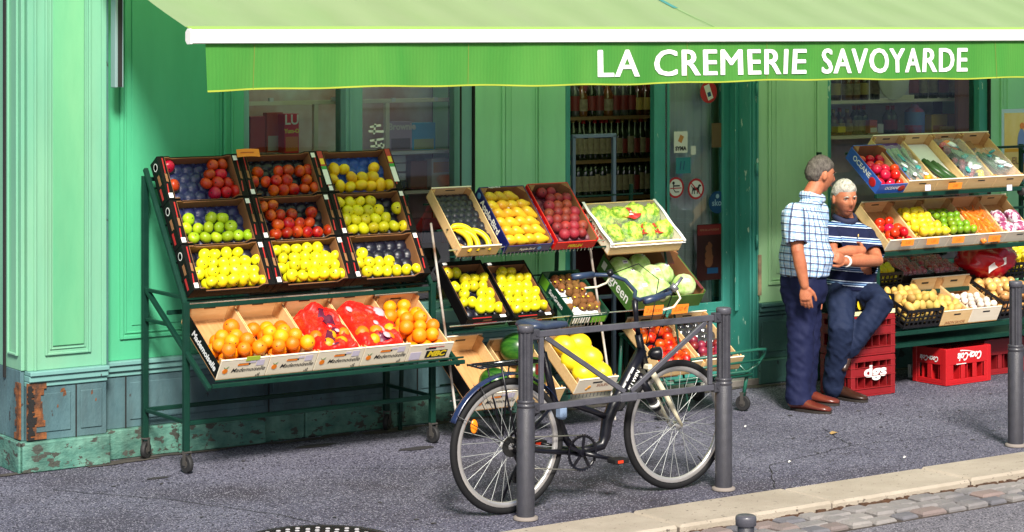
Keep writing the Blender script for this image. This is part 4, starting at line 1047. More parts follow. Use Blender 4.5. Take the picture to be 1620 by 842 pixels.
for k in range(n):   # ring of the heart-like seal
    a0, a1 = 2 * math.pi * k / n, 2 * math.pi * (k + 1) / n
    def rp(a, s1): rr_ = (1 - .18 * math.cos(a - math.pi / 2) ** 2); return (.27 + .085 * s1 * math.cos(a) * rr_, .245 + .062 * s1 * math.sin(a) * rr_)
    on_film([rp(a0, 1), rp(a1, 1), rp(a1, .0), rp(a0, .0)], [(0, 1, 2, 3)])
b.build('red_seal', redp, t, fixn=False)
b = MB(); vv, ff = text_mb('Bon', .03, bold=.001); b.add([(p[0] + .27, p[1] + .262, filmz(.27, .262) + .012) for p in vv], ff); vv, ff = text_mb('et naturel', .024, bold=.001); b.add([(p[0] + .27, p[1] + .235, filmz(.27, .235) + .012) for p in vv], ff); b.build('seal_text', whitep, t, fixn=False)
b = MB(); vv, ff = text_mb('SALADE', .045, bold=.0025); b.add([(p[0] + .33, p[1] + .125, filmz(p[0] + .33, .125) + .006) for p in vv], ff); vv, ff = text_mb('LOCALE', .055, bold=.003); b.add([(p[0] + .35, p[1] + .075, filmz(p[0] + .35, .075) + .006) for p in vv], ff)
b.build('red_text', redp, t, fixn=False)
b = MB(); b.grid(lambda u, v: (-.012 + .60 * u, -.006 + .02 * v, .090 - .018 * (1 - v) + .004 * noise.noise(Vector((u * 20, 0, 0)))), 40, 2); b.grid(lambda u, v: (-.012 + .022 * u, -.006 + .40 * v, .092 + .003 * math.sin(v * 14)), 2, 30); b.grid(lambda u, v: (.560 + .022 * u, -.006 + .40 * v, .092 + .003 * math.sin(v * 11)), 2, 30)
b.build('paper_edge', paperw, t, fixn=False)
b = MB(); b.lathe([(.030, -.0016), (.030, -.0008), (.020, -.0008), (.020, -.0016)], (0, .34, .045), 16, 'X'); b.build('side_emblem', redp, t)
b = MB(); put_text(b, 'Salade du pays', (-.0022, .18, .05), (0, -1, 0), (0, 0, 1), .035, bold=.001); b.build('side_lettering', redp, t, fixn=False)
# yellow apples, two portrait trays
for k, (x, z, th, lb, occ) in enumerate(((7.480, .680, R(44), 'left', ['##..', '.###', '####', '#.##', '####', '.###', '####']), (7.815, .668, R(42), 'right', ['.##.', '####', '####', '####', '####', '####', '####']))):
    t, M = black_tray(Vector((x, 11.30, z)), th, 'portrait black carton of yellow apples, %s of the pair on the middle tier' % lb, .305, .445, .085, 'pair of yellow apple cartons', portrait=True, flange=.03, liner_m=liner_bk, cell=.066)
    lab = 'yellow apple in the %s carton of the middle tier pair' % lb
    cells('yellow', M, ['....'] [:0] + occ[:6], .018, .41, .066, lab, lab.replace('apple', 'apples', 1), .052)
# kiwis
t, M = carton(Vector((8.262, 11.30, .642)), T36, 'dark green carton of kiwis on white paper, middle tier', .282, .405, .085, greenc, greenc, front=.7)
b = MB(); b.box(.012, .27, .012, .393, .012, .028); b.build('paper_sheet', paperw, t)
b = MB(); b.box(.16, .27, -.0014, -.0004, .005, .05); b.box(-.0014, -.0004, .30, .39, .01, .08); b.build('green_print', greenl, t)
b = MB()
for k in range(7): b.box(.02 + k * .019, .03 + k * .019, -.0016, -.0005, .008, .05)
b.build('white_stripe', whitep, t)
b = MB(); put_text(b, 'SunGreen', (-.0018, .19, .04), (0, -1, 0), (0, 0, 1), .042, bold=.001); b.build('lettering', whitep, t, fixn=False)
cells('kiwi', M, ['.###.', '#####'[:4] + '.', '.####', '.####'[:4] + '.', '..###', '.####', '#.###'], .016, .39, .052, 'brown kiwi in the dark green carton', 'kiwis in the dark green carton', .052)
b = MB()
for k in range(16):
    x, y = .05 + (k % 4) * .055 + FR.uniform(-.01, .01), .06 + (k // 4) * .085 + FR.uniform(-.01, .01); b.ball((x, y, .083), .008, 6, 4, (1, 1, .3))
o_ = b.build('kiwi_stickers', MATS['yellow_print'], t); o_.name = 'sticker_sheet'
# cabbages
cab_out = mat('green_carton_side', (.035, .10, .015), .5, (.07, .17, .03), 7, .5)
t, M = carton(Vector((8.72, 11.30, .690)), R(36), 'open green and brown carton of wrapped cabbages under the lettuce', .575, .405, .125, cab_out, card, front=.8, back=1.15)
b = MB(); put_text(b, 'green', (-.0008, .15, .06), (0, -1, 0), (0, 0, 1), .10, bold=.001); b.build('lettering', whitep, t, fixn=False)
b = MB(); b.box(-.0016, -.0006, .33, .375, .05, .10); b.build('side_sticker', labw, t)
b = MB(); b.prism([(.42, .36), (.50, .36), (.46, .24), (.40, .26)], lambda p: (p[0], p[1], .150), lambda p: (p[0], p[1], .153)); b.box(.545, .568, .02, .10, .126, .129); b.build('maroon_flap', mat('maroon_card', (.12, .01, .02), .5), t)
cabm = mat('cabbage_leaf', (.34, .56, .13), .45, (.66, .78, .40), 13, .22, .6, 22, rnd=.08)
cb = MB(); cb.ball((0, 0, 0), .078, 24, 16, (1, 1, .92), lambda d: 1 + .05 * noise.noise(d * 2.2) + .025 * abs(math.sin(6 * math.atan2(d.y, d.x) + d.z * 3)))
cb.m = 1; cb.box(-.018, .018, -.012, .012, .0725, .0745)
cb.m = 2; cb.box(-.014, .014, -.003, .003, .0747, .0752)
ME['cabbage'] = cb.mesh('cabbage', [cabm, labw, mat('violet_print', (.12, .02, .25), .5)])
for (x, y, z, a) in ((.085, .30, .085, 0), (.245, .315, .095, .3), (.09, .16, .10, .5), (.245, .17, .12, 0), (.36, .21, .10, .2), (.10, .075, .09, 0), (.25, .07, .095, .4), (.48, .105, .085, -.2)):
    fruit('cabbage', M, (x, y, z), 'pale green wrapped cabbage in the open carton', 'cabbages in the open carton', rot=Euler((.2 - a, a, a * 2)))
# orange price cards on the cabbage carton
price_tag(1034, 491, 11.24, .15, .062, 'orange price card on the left front of the cabbage carton', txt='2 pièces')
price_tag(1076, 489, 11.24, .13, .062, 'orange price card on the right front of the cabbage carton', txt='2,50 €')
# ---- low tier
t, M = wood_crate(Vector((7.42, 11.12, .215)), R(36), 'wooden crate with only a watermelon in it behind the bicycle wheel', .30, .50, .13, frontm=madm, blackside=True)
mademoiselle(t, .30, .13)
fruit('watermelon', M, (.205, .13, .085), 'dark green watermelon in the wooden crate behind the rear wheel', None, rot=Euler((1.2, .2, .4)), s=.72)
t, M = wood_crate(Vector((7.79, 11.16, .205)), R(36), 'low wooden crate of watermelons hidden by the bicycle carrier', .30, .47, .11)
fruit('watermelon', M, (.15, .16, .095), 'striped watermelon seen under the bicycle carrier', None, rot=Euler((.9, .4, 1.4)), s=.85)
fruit('watermelon', M, (.15, .37, .11), 'small striped watermelon farther back by the seat post', None, rot=Euler((.9, .8, .2)), s=.85)
t, M = wood_crate(Vector((8.20, 11.17, .235)), R(36), 'wooden crate of yellow melons on straw behind the bicycle frame', .30, .47, .115, frontm=madm)
b = MB(); put_text(b, 'SOLEO', (.20, -.0014, .06), (1, 0, 0), (0, 0, 1), .030, bold=.0005); b.build('lettering', mat('brown_print', (.35, .12, .05), .5), t, fixn=False)
b = MB(); b.ball((.10, -.001, .05), .013, 8, 5, (1, .1, 1)); b.ball((.085, -.001, .035), .010, 8, 5, (1, .1, 1)); b.build('melon_print', mat('orange_print', (.85, .35, .02), .5), t)
straw = MB(); rr = random.Random(8)
for k in range(170):
    a = rr.random() * 6.28; x, y = rr.uniform(.03, .27), rr.uniform(.04, .44); l_ = rr.uniform(.01, .022)
    z = rr.uniform(.02, .06) if y < .36 else rr.uniform(.05, .11)
    straw.tube([(x, y, z), (x + l_ * math.cos(a), y + l_ * math.sin(a), z + rr.uniform(.0, .015))], .0012, 3, cap=False)
s_ = straw.build('straw', mat('straw', (.55, .38, .12), .8), t); s_['kind'] = 'stuff'
for (x, y, z, a, s1) in ((.095, .335, .085, .3, .95), (.205, .34, .085, .9, .95), (.085, .20, .09, 1.2, 1.0), (.205, .20, .10, .5, 1.05), (.10, .085, .085, 1.0, .9), (.225, .085, .08, .2, .9)):
    fruit('melon', M, (x, y, z), 'smooth yellow melon in the straw filled crate', 'yellow melons in the straw filled crate', rot=Euler((1.3, a, a)), s=s1 * .86)
# nectarines and plums on the low green trolley
tr = empty('low_trolley', 'low dark green trolley with a looped rail carrying nectarine crates by the door', 'trolley', (8.9, 11.2, 0))
O3 = (8.9, 11.2, 0)
def tpath(name, m, pts, r):
    b = MB(); b.tube([Vector(p) - Vector(O3) for p in pts], r, 8); b.build(name, m, tr)
gtube = mat('green_tube', (.012, .10, .065), .35, coat=.2)
tpath('rail', gtube, [(9.0, 11.02, .40), (9.55, 11.02, .42), (9.62, 11.03, .415), (9.64, 11.06, .38), (9.62, 11.10, .31), (9.55, 11.12, .27), (8.95, 11.12, .26)], .010)
tpath('rail', gtube, [(9.0, 11.06, .33), (9.60, 11.06, .345)], .008)
tpath('deck_bar', gtube, [(8.90, 11.14, .24), (9.60, 11.14, .24)], .012); tpath('deck_bar', gtube, [(8.90, 11.62, .50), (9.60, 11.62, .50)], .012)
for x in (8.92, 9.58):
    tpath('leg', gtube, [(x, 11.16, .24), (x, 11.2, .08)], .012); tpath('leg', gtube, [(x, 11.62, .50), (x, 11.66, .08)], .012); tpath('side_bar', gtube, [(x, 11.14, .24), (x, 11.62, .50)], .010)
    for y in (11.2, 11.66): castor(tr, x - 8.9, y - 11.2, .4)
t, M = wood_crate(Vector((8.86, 11.16, .285)), R(34), 'wooden crate of nectarines with a paper slip on the low trolley', .31, .46, .10)
liner(t, .012, .298, .012, .445, liner_bk, cell=.062)
cells('redy', M, ['#.#.', '####', '##.#', '.###', '####', '####', '####'], .016, .445, .0655, 'round nectarine in the low trolley crate', 'nectarines in the low trolley crate', .050, 'nectarine')
b = MB(); b.box(.06, .15, .36, .42, .088, .090); b.build('paper_slip', mat('pink_slip', (.8, .55, .5), .6), t)
for o in list(COL.objects)[-40:]:
    if o.name.startswith('apple') and o.get('category') == 'nectarine': o.name = 'nectarine'
t, M = wood_crate(Vector((9.20, 11.16, .285)), R(34), 'wooden crate of dark plums on a black tray at the trolley end', .31, .46, .10)
liner(t, .012, .298, .012, .445, mat('glossy_black_tray', (.03, .03, .035), .2, coat=.4), cell=.062, amp=.03)
cells('plum', M, ['....', '....', '....', '#...', '####', '####', '####'], .016, .445, .064, 'dark red plum in the crate at the trolley end', 'plums in the trolley crate', .048)

# ---------------------------------------------------------------- right rack
r3 = empty('fruit_rack', 'dark green rack at the right with three sloping tiers of vegetable crates', 'rack', (10.85, 11.2, 0)); O4 = (10.85, 11.2, 0)
for X in (10.86, 12.9):
    bars(r3, 'leg', rack_m, [((X, 11.30, .0), (X, 11.30, .93)), ((X, 11.88, .0), (X, 11.88, 1.60))], .030, O4)
for z, y in ((1.335, 11.19), (.940, 11.19), (.395, 11.19), (.62, 11.46)):
    bars(r3, 'front_bar', rack_m, [((10.74 if z > .9 else 10.87, y, z), (13.0, y, z))], .030, O4)
for z, y in ((1.36, 11.30), (1.60, 11.62), (.97, 11.32), (1.16, 11.55), (.42, 11.3), (.56, 11.55), (.66, 11.8)):
    bars(r3, 'shelf_bar', rack_m, [((10.87, y, z), (13.0, y, z))], .018, O4)
for X in (12.9,):
    bars(r3, 'side_bar', rack_m, [((X, 11.19, 1.33), (X, 11.87, 1.55)), ((X, 11.19, .935), (X, 11.87, 1.2)), ((X, 11.19, .39), (X, 11.87, .62))], .022, O4)
b = MB(); b.box(.02, 2.1, -.02, .5, .30, .325); b.build('base_shelf', rack_m, r3)
b = MB(); b.lathe([(.022, -.03), (.030, -.03), (.030, .03), (.022, .03)], (1.32, -.01, .135 + 1.18), 12, 'X'); b.build('bar_clamp', rubber, r3)

GT = 'wooden crates on the upper tier of the right rack'
film = MATS['clear_film']
T38, T40, T28 = R(38), R(40), R(27)
# blue tomato carton
tomc = mat('blue_tomato_carton', (.03, .10, .42), .4, coat=.2)
t, M = carton(Vector((10.745, 11.20, 1.352)), T38, 'blue carton of tomatoes at the left end of the upper right tier', .285, .37, .10, tomc, card, back=1.15, front=.8)
b = MB(); put_text(b, 'OCEANE', (.13, -.0012, .045), (1, 0, 0), (0, 0, 1), .034, bold=.001); pass; b.build('lettering', whitep, t, fixn=False); b = MB(); put_text(b, 'OCEANE', (-.0012, .21, .06), (0, -1, 0), (0, 0, 1), .052, bold=.001); b.build('lettering', whitep, t, fixn=False)
b = MB(); b.ball((.22, -.001, .04), .032, 12, 8, (1, .06, .8)); b.build('tomato_print', redp, t); b = MB(); b.ball((-.001, .07, .045), .036, 12, 8, (.06, 1, .9)); b.build('tomato_print', redp, t)
heap('tomato', M, .014, .27, .012, (.33, .15), .035, 'red tomato in the blue carton', 'tomatoes in the blue carton')
glint_white = mat('white_film_glint', (.80, .84, .86), .25, coat=.4); glint_teal = mat('teal_film_glint', (.03, .30, .30), .25, coat=.4)  # white and teal lumps modelled as glints on the film
def film_glints(t, seed):
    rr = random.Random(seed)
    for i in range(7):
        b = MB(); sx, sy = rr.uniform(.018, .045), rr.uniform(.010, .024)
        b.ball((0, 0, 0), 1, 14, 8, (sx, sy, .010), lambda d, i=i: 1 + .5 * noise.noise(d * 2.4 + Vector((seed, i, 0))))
        o = b.build('glint_piece', glint_white if i % 3 else glint_teal, t, loc=(rr.uniform(.05, .23), rr.uniform(.06, .36), .098 + rr.uniform(0, .008))); o.rotation_euler = (rr.uniform(-.4, .4), rr.uniform(-.4, .4), rr.uniform(0, 3))
lab4 = ['wooden crate of film wrapped leeks behind the blue carton', 'wooden crate of dark cucumbers on white paper, second on the upper right tier', 'wooden crate of mixed vegetables in film, third on the upper right tier', 'wooden crate of wrapped courgettes, last on the upper right tier']
filmb = film_mat('wrinkled_film', (.80, .88, .95), .14, .06)
dkg = fruit_mat('courgette_skin', (.015, .07, .015), (.03, .12, .02), 10, .5, .35)
cb = MB(); cb.tube([(-.10, 0, 0), (-.095, 0, 0), (0, .006, 0), (.095, 0, 0), (.10, 0, 0)], [.006, .017, .019, .017, .008], 10); ME['courgette'] = cb.mesh('courgette', dkg)
leekm = fruit_mat('leek_leaf', (.02, .16, .08), (.50, .60, .40), 5, .4, .4)
cb = MB(); cb.tube([(-.12, 0, 0), (-.04, 0, 0), (.04, .004, 0), (.12, 0, .01)], [.011, .011, .014, .022], 8, flat=.8); ME['leek'] = cb.mesh('leek', leekm)
def wrap(t, x0, x1, y0, y1, z, seed, m=None, name='film', amp=.022):
    b = MB(); b.grid(lambda u, v: (x0 + (x1 - x0) * u, y0 + (y1 - y0) * v, z + amp * noise.noise(Vector((u * 4 + seed, v * 6, seed))) + amp * .8 * noise.noise(Vector((u * 13, v * 17 + seed, 2))) - .03 * (max(abs(u - .5), abs(v - .5)) * 2) ** 6), 36, 44)
    return b.build(name, m or filmb, t, fixn=False)
for k in range(4):
    t, M = wood_crate(Vector((11.005 + .2845 * k, 11.20, 1.350)), T38, lab4[k], .282, .465, .10, GT, back=1.15, side=.85, frontm=wood)
    if k == 0:
        b = MB(); b.box(.01, .27, .25, .45, .03, .05); b.build('violet_paper', mat('violet_paper', (.12, .05, .22), .6), t)
        for i in range(5): fruit('leek', M, (.05 + i * .045, .24, .065), 'leek in the film wrapped crate', 'leeks in the first wooden crate', rot=Euler((0, 0, R(95) + FR.uniform(-.2, .2))))
        for i in range(3): fruit('courgette', M, (.08 + i * .05, .12, .065), 'dark courgette under film behind the blue carton', 'courgettes in the first wooden crate', rot=Euler((0, 0, R(60) + .3 * i)), s=.7)
        fruit('orange', M, (.22, .045, .08), 'single orange in the film wrapped leek crate', None, s=.8)
        film_glints(t, 1); wrap(t, .02, .26, .03, .40, .10, 3)
    elif k == 1:
        b = MB(); b.box(.01, .27, .01, .45, .012, .03); b.build('paper_sheet', paperw, t)
        for i in range(4): fruit('courgette', M, (.20 - i * .035, .11 + i * .012, .055 + .01 * (i % 2)), 'dark cucumber on white paper', 'cucumbers on white paper', rot=Euler((0, 0, R(112))), s=1.1)
    elif k == 2:
        b = MB(); b.box(.007, .275, .01, .45, .012, .03); b.build('black_tray', blackc, t)
        for (kd, x, y, s1) in (('orange', .11, .38, 1.0), ('plum', .06, .33, 1.1), ('tomato', .07, .38, .8), ('orange', .15, .35, .8)):
            fruit(kd, M, (x, y, .07), '%s under film in the mixed vegetable crate' % {'orange': 'bright orange', 'plum': 'purple plum', 'tomato': 'red tomato'}[kd], 'produce under film in the mixed crate', s=s1)
        for i in range(4): fruit('leek', M, (.16, .30 - i * .03, .075), 'green leek under film in the mixed vegetable crate', 'leeks in the mixed crate', rot=Euler((0, 0, R(-40 - 8 * i))))
        for i in range(7): fruit('plum', M, (.06 + .03 * (i % 3) + .02 * i % .05, .22 - i * .026, .07), 'purple onion under film in the mixed crate', 'purple onions in the mixed crate', 'onion', s=.8).name = 'onion'
        for i in range(4): fruit('lemon', M, (.18 + .02 * (i % 2), .05 + i * .03, .07), 'orange pepper under film in the mixed crate', 'peppers in the mixed crate', 'pepper', s=.75).name = 'pepper'
        film_glints(t, 2); wrap(t, .012, .27, .02, .44, .115, 7)
    else:
        film_glints(t, 4)
        for i in range(5): fruit('courgette', M, (.08 + .035 * i, .20 - .02 * (i % 2), .07), 'wrapped courgette in the last upper crate', 'courgettes in the last upper crate', rot=Euler((0, 0, R(120) + FR.uniform(-.2, .2))), s=.9)
        b = MB(); b.box(.03, .09, .34, .42, .03, .07); b.build('paper_bag', card, t)
        wrap(t, .012, .27, .02, .33, .105, 11)
price_tag(1511, 294, 11.12, .13, .045, 'orange price card on the cucumber crate of the upper right tier')
for (x, lb) in ((1468, 'second'), (1597, 'last')):
    p = at(x, 297, 11.12); b = MB(); b.box(-.025, .025, -.001, .001, -.02, .02); o = b.build('paper_label', mat('lilac_slip', (.62, .64, .80), .6) if 'lilac_slip' not in MATS else MATS['lilac_slip'], loc=p); tag(o, 'small pale slip on the front of the %s upper crate' % ('first wooden' if lb == 'second' else 'last'), 'label', 'pale slips on the upper crates')
# middle tier
GM = 'wooden crates on the middle tier of the right rack'
kinds = [('tomato', .035, 'red tomato', (.24, .13), 'red tomatoes'), ('lemon', .030, 'yellow lemon', (.33, .28, .12), 'yellow lemons'), ('lime', .029, 'green lime', (.30, .26, .12), 'green limes'), ('carrot', 0, '', (), 'bagged orange carrots'), ('bag', 0, '', (), 'violet and white netted bags')]
carm = fruit_mat('carrot_skin', (.86, .20, .01), (.90, .32, .03), 12, .5, .4)
cb = MB(); cb.tube([(-.07, 0, 0), (-.066, 0, 0), (0, 0, 0), (.07, 0, 0)], [.004, .013, .011, .003], 8); ME['carrot'] = cb.mesh('carrot', carm)
for k in range(5):
    kd, r_, word, lay, desc = kinds[k]
    t, M = wood_crate(Vector((10.826 + .2835 * k, 11.20, .958)), T40, 'white fronted wooden crate of %s, %s on the middle right tier' % (desc, ('first', 'second', 'third', 'fourth', 'fifth')[k]), .281, .375, .10, GM, back=1.05, side=.8, m=wood, frontm=wood_w, slot=(k in (0, 4)))
    if lay:
        lab = '%s in the %s crate of the middle right tier' % (word, ('first', 'second', 'third')[k])
        heap(kd, M, .010, .271, .010, lay, r_, lab, '%s on the middle right tier' % desc)
    elif kd == 'carrot':
        for j in range(7):
            for i in range(5): fruit('carrot', M, (.05 + i * .045, .04 + j * .034, .05 + .012 * (j % 3)), 'orange carrot in the bagged pile on the middle tier', 'carrots on the middle right tier', rot=Euler((FR.uniform(-.3, .3), FR.uniform(-.3, .3), FR.uniform(0, 3))))
        wrap(t, .015, .266, .02, .26, .10, 5, film_mat('orange_film', (.90, .22, .02), .35, .2))
    else:
        vb = mat('violet_white_net', (.30, .05, .14), .4, (.82, .78, .84), 22, .08, .6, 30)
        for i in range(4):
            q = empty('produce_bag', 'violet and white bag in the fifth crate of the middle tier', 'bag', M @ Vector((.07 + .14 * (i % 2), .07 + .11 * (i // 2), .065)), (T40, 0, i * .5), 'violet and white bags')
            b = MB(); b.ball((0, 0, 0), .065, 22, 14, (1.05, 1, .7), lambda d, i=i: 1 + .2 * noise.noise(d * 3 + Vector((i, 0, 0))) + .12 * noise.noise(d * 9)); b.build('netting', vb, q)
for k, x in enumerate((1436, 1476, 1516, 1573)):
    price_tag(x, 384 - k * 2.2, 11.118, .115, .045, 'orange price card on the %s crate of the middle right tier' % ('tomato', 'lemon', 'lime', 'carrot')[k])
# lower tier
plast = mat('black_plastic_crate', (.012, .012, .014), .4, spec=.3)
def plastic_crate(loc, th, label, W_, L_, h, group):
    t, M = crate_root('plastic_crate', label, loc, th, group)
    b = MB(); b.box(0, W_, 0, L_, 0, .006)
    for y in (0, L_ - .006):
        for z in (.006, h * .30, h * .52, h - .022): b.box(0, W_, y, y + .006, z, z + (.022 if z > h * .7 else .012))
        n = 8
        for i in range(n + 1): x = i * (W_ - .012) / n; b.box(x, x + .012, y + .0005, y + .0055, .006, h - .001)
    for x in (0, W_ - .006):
        for z in (.006, h * .30, h * .52, h - .022): b.box(x, x + .006, .0061, L_ - .0061, z, z + (.022 if z > h * .7 else .012))
        n = 7
        for i in range(1, n): y = i * L_ / n; b.box(x + .0005, x + .0055, y, y + .012, .006, h - .001)
    b.build('basket', plast, t)
    return t, M
GB = 'black plastic crates on the right rack'
t, M = plastic_crate(Vector((10.985, 11.18, .425)), R(22), 'black plastic crate of long yellow potatoes, left of the lower tier', .345, .36, .14, GB)
heap('potato', M, .012, .33, .012, (.34, .33, .28, .12), .032, 'yellow potato in the left black plastic crate', 'potatoes in the left plastic crate', z0=.02)
t, M = wood_crate(Vector((11.338, 11.19, .418)), T28, 'wooden crate of small pears with printed front on the lower tier', .275, .37, .115, 'wooden crates on the lower right tier', back=1.3, side=.8)
b = MB(); put_text(b, 'JARDIN SAVOIE', (.14, -.0014, .022), (1, 0, 0), (0, 0, 1), .028, bold=.0005); b.build('lettering', mat('brown_print', (.35, .12, .05), .5) if 'brown_print' not in MATS else MATS['brown_print'], t, fixn=False)
heap('potato', M, .012, .26, .012, (.33, .18), .031, 'small yellow pear shaped potato in the printed wooden crate', 'potatoes in the printed wooden crate')
t, M = wood_crate(Vector((11.618, 11.19, .418)), T28, 'white fronted wooden crate of garlic bulbs on the lower tier', .285, .37, .115, 'wooden crates on the lower right tier', back=1.3, side=.8, frontm=wood_w)
heap('garlic', M, .012, .27, .012, (.30, .24, .10), .027, 'white garlic bulb in the lower tier crate', 'garlic bulbs in the lower crate', skip=.08)
t, M = plastic_crate(Vector((11.91, 11.18, .425)), R(22), 'black plastic crate of onions at the right end of the lower tier', .38, .40, .14, GB)
heap('onion', M, .012, .365, .012, (.38, .36, .26, .1), .036, 'brown onion in the right black plastic crate', 'onions in the right plastic crate', z0=.02)
price_tag(1513, 442, 11.51, .15, .055, 'orange price card standing behind the garlic crate')
# rear row
t, M = plastic_crate(Vector((10.93, 11.48, .66)), R(14), 'black plastic crate of lemons behind the seated man', .33, .34, .12, GB)
heap('lemon', M, .012, .32, .012, (.32, .3), .031, 'lemon in the plastic crate behind the seated man', 'lemons behind the seated man', z0=.03)
cherry = fruit_mat('dark_radish_skin', (.34, .010, .02), (.45, .02, .05), 9, .5, .3)
ME['radish'] = round_mesh('radish', cherry, .023, (1, 1, 1), False, 10, 7)
for q in range(2):
    t, M = carton(Vector((11.27 + .32 * q, 11.49, .665)), R(16), 'black tray of dark red radishes under shiny film, %s of two' % ('left' if q == 0 else 'right'), .31, .33, .08, blackc, blackc, 'film covered radish trays')
    heap('radish', M, .012, .30, .012, (.31, .29), .0245, 'dark red radish in the %s film covered tray' % ('left' if q == 0 else 'right'), 'radishes in the %s tray' % ('left' if q == 0 else 'right'), z0=.02)
    wrap(t, .006, .304, .006, .32, .105, 2 + q * 5)
rb = empty('red_bag', 'large red plastic sack with a white band lying above the onions', 'bag', (12.17, 11.44, .735))
redbag = mat('shiny_red_plastic', (.60, .008, .015), .22, (.45, .005, .02), 6, .5, .5, 14, coat=.3)
b = MB(); b.ball((.0, .1, .07), .235, 34, 22, (1.05, .8, .62), lambda d: 1 + .16 * noise.noise(d * 2.4) + .07 * noise.noise(d * 7)); b.build('sack', redbag, rb)
b = MB(); b.grid(lambda u, v: (-.17 + .16 * u, -.085 + .02 * math.sin(u * 3) - .02 * u, -.01 + .05 * v + .06 * u), 8, 3); b.build('white_band', whitep, rb, fixn=False)
t, M = plastic_crate(Vector((12.27, 11.45, .66)), R(14), 'black plastic crate of lemons at the far right behind the onions', .33, .36, .12, GB)
heap('lemon', M, .012, .32, .012, (.33, .32, .2), .032, 'lemon in the far right plastic crate', 'lemons at the far right', z0=.03)

# ---------------------------------------------------------------- red bottle crates
redpl = mat('red_plastic', (.46, .010, .014), .35, (.40, .010, .012), 6, .5, .1, 40)
redpl2 = mat('dull_red_plastic', (.26, .010, .014), .4, (.20, .010, .012), 6, .5, .1, 40)
GD = 'stack of two dull red bottle crates under the seated man'
def bottle_crate(x, y, z, W_, D, h, label, rz=0, logo=None, group=None, m=redpl, openwork=True):
    t = empty('bottle_crate', label, 'crate', (x, y, z), (0, 0, rz), group)
    b = MB(); w = .012
    b.box(0, W_, 0, D, 0, .012)
    for (x0, x1, y0, y1) in ((0, W_, 0, w), (0, W_, D - w, D), (0, w, w, D - w), (W_ - w, W_, w, D - w)):
        if openwork:
            b.box(x0, x1, y0, y1, .012, .05); b.box(x0, x1, y0, y1, h * .52, h * .72); b.box(x0, x1, y0, y1, h - .03, h)
        else:
            b.box(x0, x1, y0, y1, .012, h * .16); b.box(x0, x1, y0, y1, h * .55, h)
    for (a, c) in ((0, 0), (W_ - .035, 0), (0, D - .035), (W_ - .035, D - .035)):
        b.box(a - .002, a + .037, c - .002, c + .037, .002, h - .002)
    if openwork:
        for zz in (.052, h * .50, h * .72, h - .034): b.box(-.006, W_ + .006, -.006, D + .006, zz, zz + .006) if zz < .06 else (b.box(-.006, W_ + .006, -.006, .0, zz, zz + .006), b.box(-.006, -.0, .0, D, zz, zz + .006), b.box(W_, W_ + .006, 0, D, zz, zz + .006))
    else:
        for i in range(4): xx = W_ * (.08 + .26 * i); b.box(xx, xx + W_ * .09, .0008, w - .001, h * .16, h * .55)
        for i in range(3): yy = D * (.05 + .38 * i); b.box(.0008, w - .001, yy, yy + D * .14, h * .16, h * .55)
    b.build('shell', m, t, .003)
    d = MB()
    for i in range(1, 6): d.box(W_ * i / 6 - .003, W_ * i / 6 + .003, w, D - w, .013, h * .93)
    for j in range(1, 4): d.box(w, W_ - w, D * j / 4 - .003, D * j / 4 + .003, .0135, h * .925)
    d.build('divider', m, t)
    return t
for k in range(2):
    t = bottle_crate(10.49, 11.16, .001 + .272 * k, .40, .30, .268, 'dull red openwork bottle crate with a white emblem, %s of the stack' % ('lower' if k == 0 else 'upper'), group=GD, m=redpl2)
    if k == 0:
        b = MB(); b.box(.10, .33, -.0022, -.0010, .130, .215) if False else None; put_text(b, 'dgs', (.215, -.004, .165), (1, 0, 0), (0, 0, 1), .105, bold=.004, sx=1.5)
        b.build('lettering', whitep, t, fixn=False)
bx = empty('fruit_box', 'black and yellow printed box used as a seat on the crate stack', 'box', (10.50, 11.17, .546))
b = MB(); b.box(0, .40, 0, .29, 0, .125); b.build('box', blackc, bx, .004)
b = MB(); b.box(0.0, .40, -.0016, -.0006, .0, .028); b.build('white_strip', mat('cream_print', (.75, .70, .40), .5), bx)
b = MB(); put_text(b, 'FRUITS', (.28, -.0022, .014), (1, 0, 0), (0, 0, 1), .022, bold=.001); b.build('lettering', mat('ochre_print', (.45, .33, .05), .5), bx, fixn=False)
for (x, z, s1) in ((.34, .08, .036), (.08, .075, .034), (.17, .07, .02)):
    b = MB(); b.ball((x, -.001, z), s1, 12, 8, (.8, .05, 1.1)); b.build('lemon_print', MATS['yellow_print'], bx)
cc = bottle_crate(11.385, 11.17, .001, .455, .31, .255, 'bright red bottle crate with white upside down lettering on the pavement', rz=R(2), m=redpl, openwork=False)
b = MB(); put_text(b, 'Coca-Cola', (.24, -.0035, .195), (-1, 0, 0), (0, 0, -1), .075, bold=.002, shear=.4, sx=.75); put_text(b, 'Coca-Cola', (-.0035, .15, .18), (0, 1, 0), (0, 0, -1), .052, bold=.0015, shear=.4, sx=.75)
b.build('lettering', whitep, cc, fixn=False)
b = MB(); b.grid(lambda u, v: (.14 + .22 * u, -.0032, .232 - .035 * u * u + .008 * v * (1 - u)), 10, 1, False); b.grid(lambda u, v: (.10 + .10 * u, -.0032, .142 + .005 * v), 2, 1, False); b.build('swoosh', whitep, cc, fixn=False)
cap_m = mat('dark_bottle_top', (.03, .004, .006), .3)
bottle_crate(11.95, 11.35, .001, .42, .30, .255, 'second red bottle crate half hidden behind the post at the far right', m=redpl2, openwork=False)
b = MB(); b.box(-.02, .02, -.015, .015, 0, .09); o = b.build('paper_cup', labw, loc=(11.50, 11.62, .0)); tag(o, 'small white carton on the ground behind the bright red crate', 'carton')

